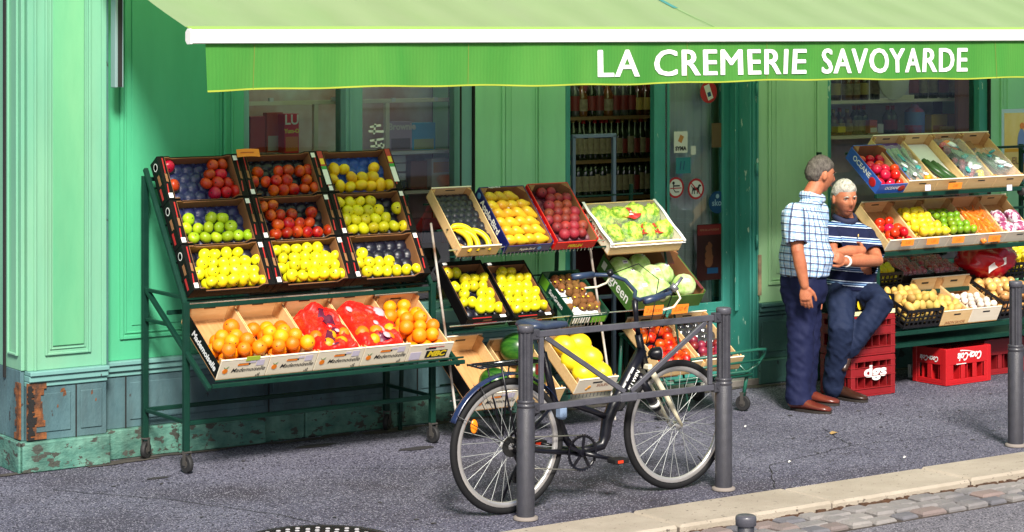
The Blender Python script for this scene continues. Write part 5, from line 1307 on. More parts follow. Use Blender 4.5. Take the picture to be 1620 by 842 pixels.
# ---------------------------------------------------------------- bottles and goods inside
bg_d = mat('dark_bottle_glass', (.012, .02, .008), .08, spec=.8); bg_b = mat('brown_bottle_glass', (.05, .018, .006), .08, spec=.8); bg_c = mat('clear_spirit', (.06, .07, .06), .08, spec=.8); bg_a = mat('amber_spirit', (.14, .05, .01), .1, spec=.8)
lb_w = mat('cream_bottle_label', (.30, .25, .15), .6, (.18, .14, .08), 30, .3); lb_r = mat('red_bottle_label', (.16, .02, .015), .5); lb_y = mat('yellow_bottle_label', (.38, .28, .06), .5)
cap_r = mat('red_cap', (.40, .01, .01), .4); cap_g = mat('gold_cap', (.45, .32, .10), .35, metal=.6)
def bottle_mesh(gm, lm, cm, h=.30, r=.037, sh=.6):
    b = MB(); b.lathe([(r * .9, 0), (r, .006), (r, h * sh), (r * .8, h * (sh + .08)), (.014, h * (sh + .2)), (.013, h * .97)], n=12)
    b.m = 1; b.lathe([(r + .0008, h * .14), (r + .0008, h * (sh - .10))], n=12, cap=False)
    b.m = 2; b.lathe([(.0155, h * .86), (.0155, h), (.001, h)], n=10)
    return b.mesh('bottle', [gm, lm, cm])
BOT = [bottle_mesh(bg_d, lb_w, cap_r), bottle_mesh(bg_d, lb_w, cap_g, .31, .036, .62), bottle_mesh(bg_b, lb_y, cap_r, .28, .040, .55), bottle_mesh(bg_c, lb_r, cap_r, .29, .038, .6), bottle_mesh(bg_a, lb_w, cap_g, .27, .042, .55), bottle_mesh(bg_d, lb_r, cap_g, .30, .038, .58)]
def bottle(i, x, y, z, label, group):
    o = bpy.data.objects.new('bottle', BOT[i]); COL.objects.link(o); o.location = (x, y, z); o.rotation_euler = (0, 0, FR.uniform(-.4, .4)); tag(o, label, 'bottle', group); return o
YB = 12.95
xa, xb = at(897, 220, YB).x - .15, at(1046, 220, YB).x
cab = empty('bottle_shelf', 'dark wooden wall shelf of bottles seen through the open doorway', 'shelf', (xa, YB, 0))
shm = mat('ochre_shelf_wood', (.16, .09, .03), .6, (.20, .12, .045), 6, .5); redw = mat('dark_red_panel', (.05, .006, .005), .6)
zs = [at(950, y, YB - .10).z for y in (187, 256, 315, 380)]
for z in zs:
    b = MB(); b.box(0, xb - xa - .05, -.10, .12, z - .012, z + .012); b.build('shelf_board', shm, cab)
b = MB(); b.box(0, xb - xa - .05, .125, .14, .5, 2.6); b.build('back_panel', redw, cab)
b = MB(); b.box(xb - xa - .06, xb - xa - .02, -.25, .14, .1, 2.6); b.build('side_panel', redw, cab)
b = MB(); put_text(b, 'Coca-Cola', (xb - xa - .062, -.06, zs[1] + .1), (0, 0, 1), (0, 1, 0), .16, bold=.002, shear=.4); b.build('side_lettering', mat('dim_red_script', (.20, .03, .03), .5), cab, fixn=False)
lbn = ['on the top shelf inside the doorway', 'on the second shelf inside the doorway', 'on the third shelf inside the doorway']
for s1 in range(3):
    z = zs[s1] + .0125; n = 11 if s1 == 0 else 15
    for i in range(n):
        x = xa + .12 + (xb - xa - .30) * i / (n - 1)
        kd = FR.choice((2, 3, 4, 5, 4, 3)) if s1 == 0 else FR.choice((0, 1, 0, 1, 5))
        bottle(kd, x + FR.uniform(-.01, .01), YB - .04, z, {2: 'brown bottle with yellow label', 3: 'clear bottle with red label', 4: 'amber bottle with cream label', 5: 'dark bottle with red label', 0: 'red capped wine bottle', 1: 'gold capped wine bottle'}[kd] + ' ' + lbn[s1], 'bottles ' + lbn[s1])
        if i % 2 == 0:
            bottle(FR.choice((0, 1)), x + .02, YB + .065, z, 'wine bottle in the rear row ' + lbn[s1], 'rear bottles ' + lbn[s1])
# grey blue frame standing in the doorway
YF = 12.30
xl, xr, zt = at(907, 215, YF).x, at(971, 215, YF).x, at(940, 215, YF).z
gf = empty('metal_frame', 'grey blue metal frame standing open in the doorway', 'frame', (xl, YF, .05))
gbm = mat('grey_blue_metal', (.13, .17, .27), .4, (.17, .21, .31), 10, .5)
for (a, c, m1) in (((0, 0, 0), (0, 0, zt - .05), 0), ((xr - xl, 0, 0), (xr - xl, 0, zt - .05), 0), ((-.015, 0, zt - .05), (xr - xl + .015, 0, zt - .05), 0), ((0.02, 0, .6), (xr - xl - .02, 0, .6), 0)):
    b = MB(); b.bar(a, c, .026, .026); b.build('frame_bar', gbm, gf, .003)

# stickers on the glazed leaf (pane front at 12.24)
YS = 12.2385
def sticker(name, px, py, fn):
    p = at(px, py, YS); b = MB(); m_, lbl = fn(b, p)
    b.v = [(a, c - 12, d) for a, c, d in b.v]; o = b.build(name, m_, dr, fixn=False)
    if lbl: o['label'] = lbl
    return o
dblue = mat('deep_blue_print', (.01, .05, .13), .4); tealp = mat('teal_print', (.02, .18, .20), .4)
pr_white = mat('sign_white', (.62, .60, .55), .5); pr_red = mat('sign_red', (.40, .015, .02), .5)
def disc(b, p, r, y=0, sx=1): n = 28; b.add([(p.x, p.y + y, p.z)] + [(p.x + r * math.cos(2 * math.pi * k / n) * sx, p.y + y, p.z + r * math.sin(2 * math.pi * k / n)) for k in range(n)], [(0, 1 + k, 1 + (k + 1) % n) for k in range(n)])
def rect(b, p, w, h, y=0): b.add([(p.x - w, p.y + y, p.z - h), (p.x + w, p.y + y, p.z - h), (p.x + w, p.y + y, p.z + h), (p.x - w, p.y + y, p.z + h)], [(0, 1, 2, 3)])
def line(b, p, a, c, w, y=0):
    a, c = Vector(a), Vector(c); d = (c - a).normalized(); n = Vector((-d.y, d.x)) * w / 2
    b.add([(p.x + q.x, p.y + y, p.z + q.y) for q in (a - n, c - n, c + n, a + n)], [(0, 1, 2, 3)])
for px in (1069, 1101):
    def f(b, p, px=px):
        disc(b, p, .073); b.m = 1; disc(b, p, .058, -.0006); b.m = 2
        if px < 1080:
            pts = [(-.02, .03), (-.02, -.01), (-.005, -.03), (.03, -.03)]
            for i in range(3): line(b, p, pts[i], pts[i + 1], .007, -.0012)
            line(b, p, (-.02, .012), (.035, .012), .010, -.0012); disc(b, Vector((p.x - .02, p.y, p.z + .032)), .011, -.0012)
            b.m = 0; line(b, p, (-.05, -.004), (.05, -.004), .007, -.0018)
        else:
            for q in (((-.03, .0), (.022, .0), .022), ((-.03, .0), (-.036, -.035), .008), ((-.018, .0), (-.014, -.035), .008), ((.014, .0), (.010, -.035), .008), ((.022, .0), (.03, -.034), .008), ((.018, .0), (.03, .026), .016), ((.026, .026), (.045, .020), .012), ((-.03, .004), (-.042, .024), .006)):
                line(b, p, q[0], q[1], q[2], -.0012)
            b.m = 0; line(b, p, (-.045, .045), (.045, -.045), .009, -.0018)
        return [pr_red, pr_white, blackp], None
    o = sticker('ban_sticker', px, 297 if px < 1080 else 299, f); o['label'] = 'round red and white no animals sticker' if px > 1080 else 'round red and white prohibition sticker with a pipe drawing'
def f(b, p):
    disc(b, p, .078); b.m = 1; put_text(b, 'skol', p + Vector((0, -.001, -.005)), (1, 0, 0), (0, 0, 1), .062, bold=.001); disc(b, Vector((p.x, p.y, p.z + .042)), .016, -.001); return [dblue, mat('pale_blue_print', (.25, .38, .45), .5)], None
sticker('round_sticker', 1135, 320, f)
def f(b, p):
    rect(b, p, .060, .074); b.m = 1; put_text(b, 'SYMA', p + Vector((0, -.001, -.045)), (1, 0, 0), (0, 0, 1), .038, bold=.002); b.m = 2; line(b, p, (-.01, .0), (.012, .045), .035, -.001); return [pr_white, blackp, mat('brown_orange_print', (.45, .18, .04), .5)], None
sticker('square_sticker', 1077, 225, f)
def f(b, p): rect(b, p, .066, .056); b.m = 1; line(b, p, (-.03, -.03), (-.02, .03), .008, -.001); line(b, p, (0, -.03), (.01, .03), .008, -.001); return [tealp, dblue], None
sticker('teal_sticker', 1081, 262, f)
def f(b, p): disc(b, p, .076); b.m = 1; line(b, p, (-.02, .05), (.02, -.05), .05, -.001); b.m = 2; line(b, p, (.0, .0), (.01, -.03), .03, -.0015); return [pr_red, pr_white, dblue], None
sticker('red_sticker', 1121, 146, f)
def f(b, p): rect(b, p, .022, .030); return [pr_white], None
sticker('paper_note', 1097, 238, f)
def f(b, p): rect(b, p, .07, .085); b.m = 1; return [mat('faded_brown_paper', (.12, .07, .03), .7)], None
sticker('brown_paper', 1138, 214, f)
def f(b, p):
    rect(b, p, .110, .195); b.m = 1; rect(b, Vector((p.x, p.y, p.z + .155)), .106, .035, -.001); b.m = 2
    for i_ in range(9): disc(b, Vector((p.x + .012 * math.sin(i_ * 2.3), p.y, p.z + .06 - .016 * i_)), .012 + .004 * (i_ % 3) + .002 * i_, -.001 - .0001 * i_)
    b.m = 3; put_text(b, 'FETE DE LA MUSIQUE', Vector((p.x, p.y - .002, p.z + .155)), (1, 0, 0), (0, 0, 1), .018); b.m = 4; rect(b, Vector((p.x + .03, p.y, p.z - .13)), .05, .02, -.001)
    return [mat('dark_poster', (.030, .006, .006), .35), mat('poster_red', (.16, .012, .012), .4), mat('poster_brown', (.14, .05, .02), .5), mat('poster_dim_text', (.35, .22, .12), .5), dblue], 'dark poster with a red top band'
sticker('poster', 1122, 399, f)

# goods behind window one
YW = 12.24
def X_(px, Y=YW): return at(px, 200, Y).x
def Z_(px, py, Y=YW): return at(px, py, Y).z
disp = empty('window_display', 'cream wooden display rails behind the left shop window', 'display', (X_(388), YW, 0)); ox = X_(388)
def rail(a, c, m=cream, w=.022):
    b = MB(); b.bar(Vector(a) - Vector((ox, YW, 0)), Vector(c) - Vector((ox, YW, 0)), w, w); b.build('rail', m, disp, .002)
zr = Z_(450, 163); rail((X_(370), YW, zr), (X_(735), YW, zr - .0), w=.026)
for px in (499, 612): rail((X_(px), YW + .004, .72), (X_(px), YW + .004, zr - .014), w=.030)
zl = Z_(430, 247); rail((X_(370), YW, zl), (X_(608), YW, zl), w=.024)
zs1 = Z_(670, 241); rail((X_(618), YW, zs1), (X_(735), YW, zs1), mat('white_shelf_edge', (.80, .80, .78), .4), .020)
zs2 = Z_(660, 304); rail((X_(618), YW, zs2), (X_(735), YW, zs2))
for px, py in ((428, 158), (527, 157), (621, 158), (688, 157)):
    b = MB(); b.box(-.014, .014, -.01, .01, -.012, .012); o = b.build('clip', whitep, disp); o.location = (X_(px) - ox, -.005, Z_(px, py))
for z in (zl, zs1, zs2, .95, .72):
    b = MB(); b.box(0, 1.62, .02, .34, z - .012, z + .0); b.build('shelf_board', mat('whitened_shelf', (.72, .66, .54), .7) if 'whitened_shelf' not in MATS else MATS['whitened_shelf'], disp)  # shelf colour whitened in place of light inside the window
b = MB(); b.box(-.1, 1.62, .36, .38, .6, 2.6); b.build('backboard', mat('plum_backboard', (.60, .30, .24), .8, (.88, .86, .90), 1.1, .2), disp)  # pale lilac in the board makes up for weak light behind the glass
def goods(px0, px1, py0, py1, Y, c, label, txt=None, tcol=None, c2=None, extra=None, d=.08, name='packet'):
    p0, p1 = at(px0, py1, Y), at(px1, py0, Y); w, h = p1.x - p0.x, p1.z - p0.z
    o = empty(name, label, 'packet', (p0.x, Y, p0.z)); b = MB(); b.box(0, w, 0, d, 0, h); k = 'pk_%.2f_%.2f_%.2f' % c
    b.build('box', MATS[k] if k in MATS else mat(k, c, .5), o, .002)
    if c2: b = MB(); b.box(w * .08, w * .92, -.0010, -.0004, h * .05, h * .42); k = 'pk_%.2f_%.2f_%.2f' % c2; b.build('print', MATS[k] if k in MATS else mat(k, c2, .5), o)
    for (s_, fx, fz, sz, cc) in (txt or ()):
        b = MB(); put_text(b, s_, (w * fx, -.0016, h * fz), (1, 0, 0), (0, 0, 1), sz, bold=.002); k = 'pk_%.2f_%.2f_%.2f' % cc; b.build('lettering', MATS[k] if k in MATS else mat(k, cc, .5), o, fixn=False)
    return o
goods(450, 473, 180, 243, 12.29, (.72, .010, .015), 'red and orange biscuit box standing in the left window', [('LU', .5, .84, .085, (.85, .82, .78)), ('Yum-O', .5, .56, .034, (.85, .65, .03))], c2=(.75, .22, .02))
goods(396, 420, 184, 242, 12.40, (.45, .04, .02), 'dim red box farthest left in the left window', d=.05); goods(422, 448, 178, 242, 12.42, (.50, .07, .02), 'dim orange red box behind the biscuit box', c2=(.55, .50, .45), d=.05)
goods(616, 652, 192, 239, 12.30, (.50, .34, .45), 'brown and pink cake box on the right window shelf', [('Brownie', .55, .82, .060, (.80, .74, .66))], c2=(.16, .09, .08))
goods(652, 689, 194, 239, 12.31, (.03, .40, .75), 'bright blue cake box on the right window shelf', c2=(.45, .50, .16))
goods(683, 714, 250, 297, 12.29, (.80, .76, .72), 'white box with orange top on the lower window shelf', c2=(.82, .34, .03)).children[1].location = (0, 0, .085)
for i, (y0, y1) in enumerate(((246, 258), (259, 272), (274, 286), (287, 299))):
    goods(620, 642, y0, y1, 12.29, (.70, .68, .66) if i < 3 else (.05, .05, .06), 'small %s box, %s in the column beside the window rail' % ('white' if i < 3 else 'dark', ('topmost', 'second', 'third', 'lowest')[i]))
goods(650, 676, 254, 300, 12.34, (.30, .10, .05), 'brown packet between the white boxes and the orange topped box', d=.05)
for i, (a, c) in enumerate(((640, 668), (670, 700), (704, 728))):
    goods(a, c, 345, 385, 12.33, ((.18, .02, .02), (.04, .08, .14), (.16, .09, .05))[i], 'dim %s packet low in the left window' % ('red', 'blue', 'brown')[i], d=.05)
# white brush marks painted on the pane beside the blue mullion
b = MB(); p = at(596, 215, 12.070)
for q in (((-.05, .055), (.03, .065)), ((-.06, .03), (.05, .025)), ((-.01, .075), (-.02, .01)), ((-.05, -.03), (.05, -.02)), ((-.045, -.065), (.055, -.06)), ((-.01, -.02), (.0, -.075)), ((.03, -.045), (.045, -.08))):
    line(b, p, q[0], q[1], .014)
b.v = [(a, c - 12, d) for a, c, d in b.v]; b.build('painted_mark', whitep, w1, fixn=False)

# goods behind window two
YV = 12.30
sh2 = empty('display_shelf', 'cream edged shelves of bottles behind the right shop window', 'shelf', (11.06, YV, 0))
z1, z2 = at(1400, 158, YV).z, at(1400, 213, YV).z
for z in (z1, z2, 1.15):
    b = MB(); b.box(.0, 1.66, 0, .34, z - .020, z - .002); b.build('shelf_board', mat('whitened_shelf', (.72, .66, .54), .7) if 'whitened_shelf' not in MATS else MATS['whitened_shelf'], sh2)
    b = MB(); b.box(.0, 1.66, -.012, -.001, z - .022, z + .002); b.build('shelf_edge', cream, sh2)
b = MB(); b.box(0, 1.7, .36, .38, .6, 2.6); b.build('backboard', mat('grey_backboard', (.36, .34, .40), .8, (.80, .78, .84), 1.4, .25), sh2)  # board colour lightened likewise, as little light gets in here
b = MB(); disc(b, at(1415, 125, YV - .03), .155, 0); b.v = [(a - 11.06, c - YV, d) for a, c, d in b.v]; q = b.build('round_plate', mat('pale_disc', (.60, .60, .52), .6), sh2, fixn=False); sd2 = q.modifiers.new('t', 'SOLIDIFY'); sd2.thickness = .01
b = MB(); b.box(-.12, .12, -.02, 0, 0, .03); b.build('plate_stand', cream, sh2, loc=(at(1425, 150, YV).x - 11.06, 0, z1 + .003))
for i, px in enumerate((1322, 1340, 1352, 1366, 1384, 1446, 1460, 1476, 1493, 1508)):
    kd = (2, 4, 4, 2, 0, 5, 0, 1, 3, 0)[i]
    bottle(kd, at(px, 150, YV + .09).x, YV + .09, z1, 'bottle number row top, ' if False else ('%s on the top shelf of the right window' % {2: 'brown bottle with yellow label', 4: 'amber bottle with cream label', 0: 'red capped dark bottle', 5: 'dark bottle with red label', 1: 'gold capped dark bottle', 3: 'clear bottle with red label'}[kd]), 'bottles on the top shelf of the right window')
for i, px in enumerate((1318, 1328, 1340, 1351, 1358, 1366, 1404, 1412)):
    kd = (4, 2, 4, 0, 0, 0, 3, 3)[i]
    bottle(kd, at(px, 200, YV + .12).x, YV + .12, z2, '%s on the second shelf of the right window' % {2: 'brown bottle with yellow label', 4: 'amber bottle with cream label', 0: 'red capped dark bottle', 3: 'clear bottle with red label'}[kd], 'bottles on the second shelf of the right window').scale = (1, 1, .72)
goods(1326, 1338, 200, 210, 12.33, (.70, .55, .03), 'small yellow carton at the left of the second window shelf')
goods(1376, 1388, 190, 211, 12.34, (.55, .10, .08), 'small red tin beside the dark bottles in the right window', c2=(.7, .68, .62)); goods(1389, 1398, 196, 211, 12.35, (.65, .62, .62), 'small white tin in the middle of the right window')
goods(1474, 1499, 181, 211, 12.34, (.75, .48, .05), 'yellow box on the second shelf of the right window', c2=(.55, .20, .03)); goods(1501, 1514, 180, 211, 12.36, (.62, .28, .04), 'tall orange box right of the yellow box'); goods(1490, 1530, 199, 211, 12.31, (.80, .52, .04), 'low yellow packet in front at the right end', d=.03)
p = at(1447, 211, 12.36); jg = empty('water_jug', 'pink and blue plastic jug on the second shelf of the right window', 'jug', (p.x, p.y, z2))
b = MB(); b.lathe([(.070, 0), (.075, .01), (.075, .10), (.070, .11), (.075, .12), (.070, .17), (.03, .20), (.026, .22)], n=18); b.build('body', mat('pink_plastic', (.55, .06, .12), .35, (.20, .25, .55), 9, .2), jg)
b = MB(); b.lathe([(.0755, .06), (.0765, .07), (.0765, .15), (.0735, .16)], n=18, cap=False); b.build('label', mat('blue_jug_label', (.16, .28, .60), .5), jg)
# poster on the right pier
pp = at(1586, 173, 11.975); po = empty('poster', 'yellow poster in a pale blue frame on the right hand pier', 'poster', (pp.x, 11.985, pp.z - .56))
b = MB(); W2, H2 = .42, .56; b.box(0, W2, -.004, .004, 0, H2); b.build('frame', mat('pale_blue_frame', (.45, .60, .68), .5), po)
b = MB(); b.box(.025, W2 - .03, -.0062, -.0045, .03, H2 - .03); b.build('sheet', mat('yellow_poster_print', (.72, .50, .10), .6, (.80, .62, .28), 5, .4), po)
b = MB(); b.box(.03, W2 - .035, -.0082, -.0066, .235, .260); b.build('ochre_band', mat('ochre_band', (.70, .34, .02), .6), po)
b = MB(); b.ball((.21, -.007, .30), .05, 12, 8, (.9, .05, 2.2)); b.ball((.22, -.008, .20), .045, 12, 8, (.7, .05, 1.6)); b.build('blue_figure', mat('poster_blue', (.16, .24, .50), .6), po)
b = MB(); b.ball((.215, -.009, .43), .025, 10, 8, (1, .06, 1)); b.build('figure_head', mat('poster_orange', (.75, .22, .05), .6), po)
b = MB(); put_text(b, 'EURO', (.20, -.0095, .165), (1, 0, 0), (0, 0, 1), .075, bold=.002); b.build('lettering', mat('poster_brown_text', (.40, .22, .10), .6), po, fixn=False)

# ---------------------------------------------------------------- bicycle
bk = empty('bicycle', 'black city bicycle with cream fork and rear carrier leaning behind the kerb barrier', 'bicycle', (6.56, 9.5, 0))
BO = Vector((6.56, 9.5, 0)); RH, FH, WR = (0, 0, .345), (1.093, 0, .347), .345
frame_m = mat('matt_black_frame', (.005, .005, .009), .32, spec=.45); tyre_m = mat('black_tyre', (.008, .008, .009), .75, spec=.3); rim_m = mat('brushed_rim', (.62, .60, .58), .3, metal=.7)
spoke_m = mat('steel_spoke', (.48, .50, .49), .4, metal=.5); cream_f = mat('cream_fork', (.70, .64, .46), .35, coat=.3); fend_m = mat('blue_black_fender', (.010, .020, .065), .25, coat=.3)
def P(x, z, y=0): return (x - BO.x, y, z)
def wheel(cx, cz, rear):
    w = MB(); n = 56
    w.tube([(cx + (WR - .018) * math.cos(2 * math.pi * k / n), 0, cz + (WR - .018) * math.sin(2 * math.pi * k / n)) for k in range(n)], .0185, 10, closed=True)
    wo = w.build('wheel', tyre_m, bk)
    b = MB(); ring = [(.310, -.011), (.297, -.013), (.287, -.009), (.283, 0), (.287, .009), (.297, .013), (.310, .011)]
    b.lathe(ring, (cx, 0, cz), 56, 'Y', cap=False); b.build('rim', rim_m, wo)
    for k in range(28):
        a = 2 * math.pi * k / 28 + .1; s1 = 1 if k % 2 else -1; off = a + (.9 if (k // 2) % 2 else -.9)
        b = MB(); b.tube([(cx + .288 * math.cos(a), 0, cz + .288 * math.sin(a)), (cx + .022 * math.cos(off), s1 * .028, cz + .022 * math.sin(off))], .0016, 4, cap=False)
        b.build('spoke', spoke_m, wo)
    b = MB(); b.lathe([(.010, -.055), (.024, -.034), (.024, -.028), (.014, -.024), (.014, .024), (.024, .028), (.024, .034), (.010, .055)], (cx, 0, cz), 16, 'Y'); b.build('hub', rim_m, wo)
    if not rear:
        b = MB(); b.tube([(cx + .283 * .64, 0, cz - .283 * .77), (cx + .243 * .64, 0, cz - .243 * .77)], .004, 6); b.build('valve', tyre_m, wo)
    else:
        b = MB(); b.ball((cx - .21, -.012, cz + .12), .036, 12, 8, (.62, .25, 1.0)); b.build('reflector', mat('orange_reflector', (.90, .25, .01), .25), wo)
        b = MB(); b.lathe([(.052, -.040), (.052, -.030), (.045, -.029), (.045, -.022), (.036, -.021), (.036, -.012)], (cx, 0, cz), 22, 'Y'); b.build('cassette', mat('dark_cogs', (.03, .03, .03), .4, metal=.5), wo)
wheel(RH[0], RH[2], True); wheel(FH[0], FH[2], False)
def T(name, pts, r, m=frame_m, n=12, **k):
    b = MB(); b.tube([P(*p) for p in pts], r, n, **k); return b.build(name, m, bk)
T('head_tube', [(7.448, .665), (7.402, .845)], .021)
dt = T('down_tube', [(7.425, .765), (7.33, .62), (7.235, .485), (7.195, .41), (7.182, .33), (7.16, .285), (7.08, .272), (6.99, .268)], [.030, .033, .033, .032, .030, .026, .024, .022], n=14)
T('top_tube', [(6.845, .50), (6.90, .525), (6.98, .515), (7.10, .47), (7.19, .43)], .017)
T('seat_tube', [(6.785, .80), (6.835, .62), (6.875, .47), (6.93, .34), (6.99, .27)], .019)
T('seat_post', [(6.755, .905), (6.785, .79)], .0135, mat('dark_steel', (.06, .06, .065), .3, metal=.7))
for s1 in (-1, 1):
    T('seat_stay', [(6.56, .345, s1 * .058), (6.70, .44, s1 * .05), (6.855, .545, s1 * .015)], .009)
    T('chain_stay', [(6.56, .345, s1 * .058), (6.75, .305, s1 * .045), (6.98, .268, s1 * .02)], .011 if s1 > 0 else .013)
# chain and ring
b = MB(); n = 26; path = [P(6.56 + .048 * math.cos(a), .345 + .048 * math.sin(a), -.046) for a in [R(90 + 9 * k) for k in range(0, 20)]]
path = [P(6.56, .393, -.046), P(7.0, .360, -.046)]; b.tube(path, .004, 5); b.tube([P(6.60, .235, -.046), P(7.0, .18, -.046)], .004, 5); b.build('chain', mat('worn_chain', (.25, .24, .21), .4, metal=.6), bk)
cr = MB(); cr.lathe([(.092, -.050), (.092, -.044), (.080, -.044), (.080, -.050), (.092, -.050)], P(7.0, .27), 40, 'Y', cap=False)
for k in range(36): a = 2 * math.pi * k / 36; cr.box(7.0 - BO.x + .094 * math.cos(a) - .003, 7.0 - BO.x + .094 * math.cos(a) + .003, -.049, -.045, .27 + .094 * math.sin(a) - .003, .27 + .094 * math.sin(a) + .003)
cro = cr.build('chainring', frame_m, bk)
for k in range(5):
    a = 2 * math.pi * k / 5 + .2; b = MB(); b.bar(P(7.0 + .015 * math.cos(a), .27 + .015 * math.sin(a), -.048), P(7.0 + .084 * math.cos(a), .27 + .084 * math.sin(a), -.048), .016, .005, (0, 1, 0)); b.build('arm', frame_m, cro)
b = MB(); b.lathe([(.020, -.060), (.024, -.054), (.024, .05), (.018, .056)], P(7.0, .27), 14, 'Y'); b.build('bottom_bracket', frame_m, bk)
for s1, (dx, dz) in ((-1, (.168, -.045)), (1, (-.168, .045))):
    y = s1 * .070; T('crank', [(7.0, .27, y), (7.0 + dx, .27 + dz, y + s1 * .01)], [.013, .010])
    b = MB(); c = P(7.0 + dx, .27 + dz); b.box(c[0] - .045, c[0] + .045, y + s1 * .06 - .038, y + s1 * .06 + .038, c[2] - .012, c[2] + .012); po_ = b.build('pedal', tyre_m, bk, .004)
    b = MB(); b.box(c[0] - .030, c[0] + .004, y + s1 * .06 - .0405, y + s1 * .06 - .0385, c[2] - .007, c[2] + .007); b.build('pedal_reflector', mat('red_reflector', (.70, .04, .01), .3) if 'red_reflector' not in MATS else MATS['red_reflector'], po_)
T('derailleur', [(6.575, .31, -.055), (6.60, .25, -.06), (6.575, .19, -.06)], [.018, .014, .020], tyre_m)
b = MB(); b.lathe([(.022, -.066), (.022, -.056)], P(6.572, .185), 14, 'Y'); b.lathe([(.020, -.066), (.020, -.056)], P(6.61, .245), 14, 'Y'); b.build('jockey_wheel', tyre_m, bk)
T('kickstand', [(6.71, .31, .05), (6.665, .16, .11), (6.63, .006, .17)], .008)
# fork
for s1 in (-1, 1):
    T('fork_blade', [(7.445, .665, s1 * .045), (7.49, .60, s1 * .050), (7.545, .52, s1 * .052), (7.60, .43, s1 * .053), (7.653, .347, s1 * .054)], [.017, .016, .014, .012, .009], cream_f)
b = MB(); b.bar(P(7.443, .675, -.055), P(7.443, .675, .055), .03, .03); b.build('fork_crown', cream_f, bk, .006)
T('mudguard_stub', [(7.40, .63), (7.47, .525), (7.53, .44)], [.030, .033, .026], frame_m, flat=.8)
T('white_ring', [(7.505, .475), (7.515, .461)], .034, whitep, flat=.8)
# rear fender
b = MB(); fr = .372
def ff(u, v):
    a = R(156 - 124 * u); w_ = (v - .5) * .055; r_ = fr - .012 * abs(v - .5) * 2 + .004
    return (r_ * math.cos(a), w_, .345 + r_ * math.sin(a))
b.grid(ff, 40, 6); fo = b.build('rear_fender', fend_m, bk, fixn=False); q = fo.modifiers.new('t', 'SOLIDIFY'); q.thickness = .003
b = MB()
for s1 in (-1, 1): b.tube([(0, s1 * .06, .345), (fr * math.cos(R(120)), s1 * .03, .345 + fr * math.sin(R(120)))], .0022, 5); b.tube([(0, s1 * .06, .345), (fr * math.cos(R(150)), s1 * .03, .345 + fr * math.sin(R(150)))], .0022, 5)
b.build('fender_stay', frame_m, bk)
# carrier
b = MB()
cz = .765
for y in (-.065, -.025, .025, .065): b.tube([P(6.36, cz - .004, y), P(6.40, cz, y), P(6.74, cz, y)], .005, 6)
for x in (6.36, 6.46, 6.60, 6.74): b.tube([P(x, cz - (.004 if x < 6.4 else 0), -.065), P(x, cz, .065)], .005, 6)
b.build('carrier', frame_m, bk)
for s1 in (-1, 1):
    T('carrier_stay', [(6.575, .38, s1 * .062), (6.52, .58, s1 * .066), (6.48, .762, s1 * .066)], .005); T('carrier_stay', [(6.575, .38, s1 * .062), (6.60, .60, s1 * .066), (6.62, .762, s1 * .066)], .004)
T('carrier_arm', [(6.74, .765), (6.80, .72)], .006)
b = MB(); b.box(-.012, .012, -.02, .02, -.028, .028); b.build('tail_reflector', MATS['red_reflector'], bk, .004, loc=P(6.758, .715))
T('spring_clip', [(6.46, cz + .012, -.03), (6.62, cz + .014, -.03)], .003, chrome)
# saddle
sb = mat('slate_blue_saddle', (.03, .045, .085), .35)
b = MB(); secs = [(-.13, .075, .020), (-.12, .088, .030), (-.08, .094, .034), (-.03, .070, .030), (.03, .040, .026), (.09, .026, .022), (.135, .020, .018), (.145, .010, .010)]
vv = []; ff_ = []; n = 14
for i, (x, w_, h_) in enumerate(secs):
    for k in range(n): a = 2 * math.pi * k / n; vv.append((x, w_ * math.cos(a), h_ * math.sin(a) * (1 if math.sin(a) > 0 else .9) + .012 * (1 if x < -.07 else 0)))
for i in range(len(secs) - 1):
    for k in range(n): ff_.append((i*n+k, i*n+(k+1)%n, (i+1)*n+(k+1)%n, (i+1)*n+k))
ff_ += [tuple(range(n)), tuple((len(secs)-1)*n + k for k in range(n))]
b.smooth = True; b.add(vv, ff_); b.build('saddle', sb, bk, loc=P(6.79, .935))
b = MB(); b.tube([P(6.70, .905, -.02), P(6.76, .895, -.02), P(6.88, .92, -.02)], .004, 6); b.tube([P(6.70, .905, .02), P(6.76, .895, .02), P(6.88, .92, .02)], .004, 6); b.build('saddle_rail', steel, bk)
# bars
T('stem', [(7.403, .84), (7.385, .95), (7.378, 1.03)], [.0135, .0135, .018])
barm = mat('slate_handlebar', (.022, .040, .085), .35)
T('handlebar', [(7.20, 1.135, .30), (7.30, 1.14, .30), (7.42, 1.135, .27), (7.47, 1.11, .20), (7.46, 1.06, .10), (7.40, 1.035, .03), (7.39, 1.033, -.03), (7.44, 1.055, -.10), (7.45, 1.10, -.20), (7.40, 1.09, -.27), (7.22, 1.065, -.30)], .0115, barm)
for pts in ([(7.19, 1.135, .30), (7.33, 1.14, .30)], [(7.21, 1.063, -.30), (7.345, 1.083, -.285)]): T('grip', pts, .018, barm)
T('brake_lever', [(7.44, 1.115, -.265), (7.46, 1.06, -.28), (7.40, 1.02, -.30), (7.33, 1.01, -.30)], .006, cream_f); T('brake_lever', [(7.42, 1.13, .27), (7.42, 1.09, .30), (7.36, 1.07, .31), (7.28, 1.07, .31)], .006, cream_f)
T('brake_mount', [(7.425, 1.105, -.255), (7.445, 1.125, -.265)], .022, steel); T('brake_mount', [(7.41, 1.14, .28), (7.43, 1.15, .26)], .020, frame_m)
T('gear_shifter', [(7.45, 1.09, -.22), (7.52, 1.16, -.22)], .009, steel)
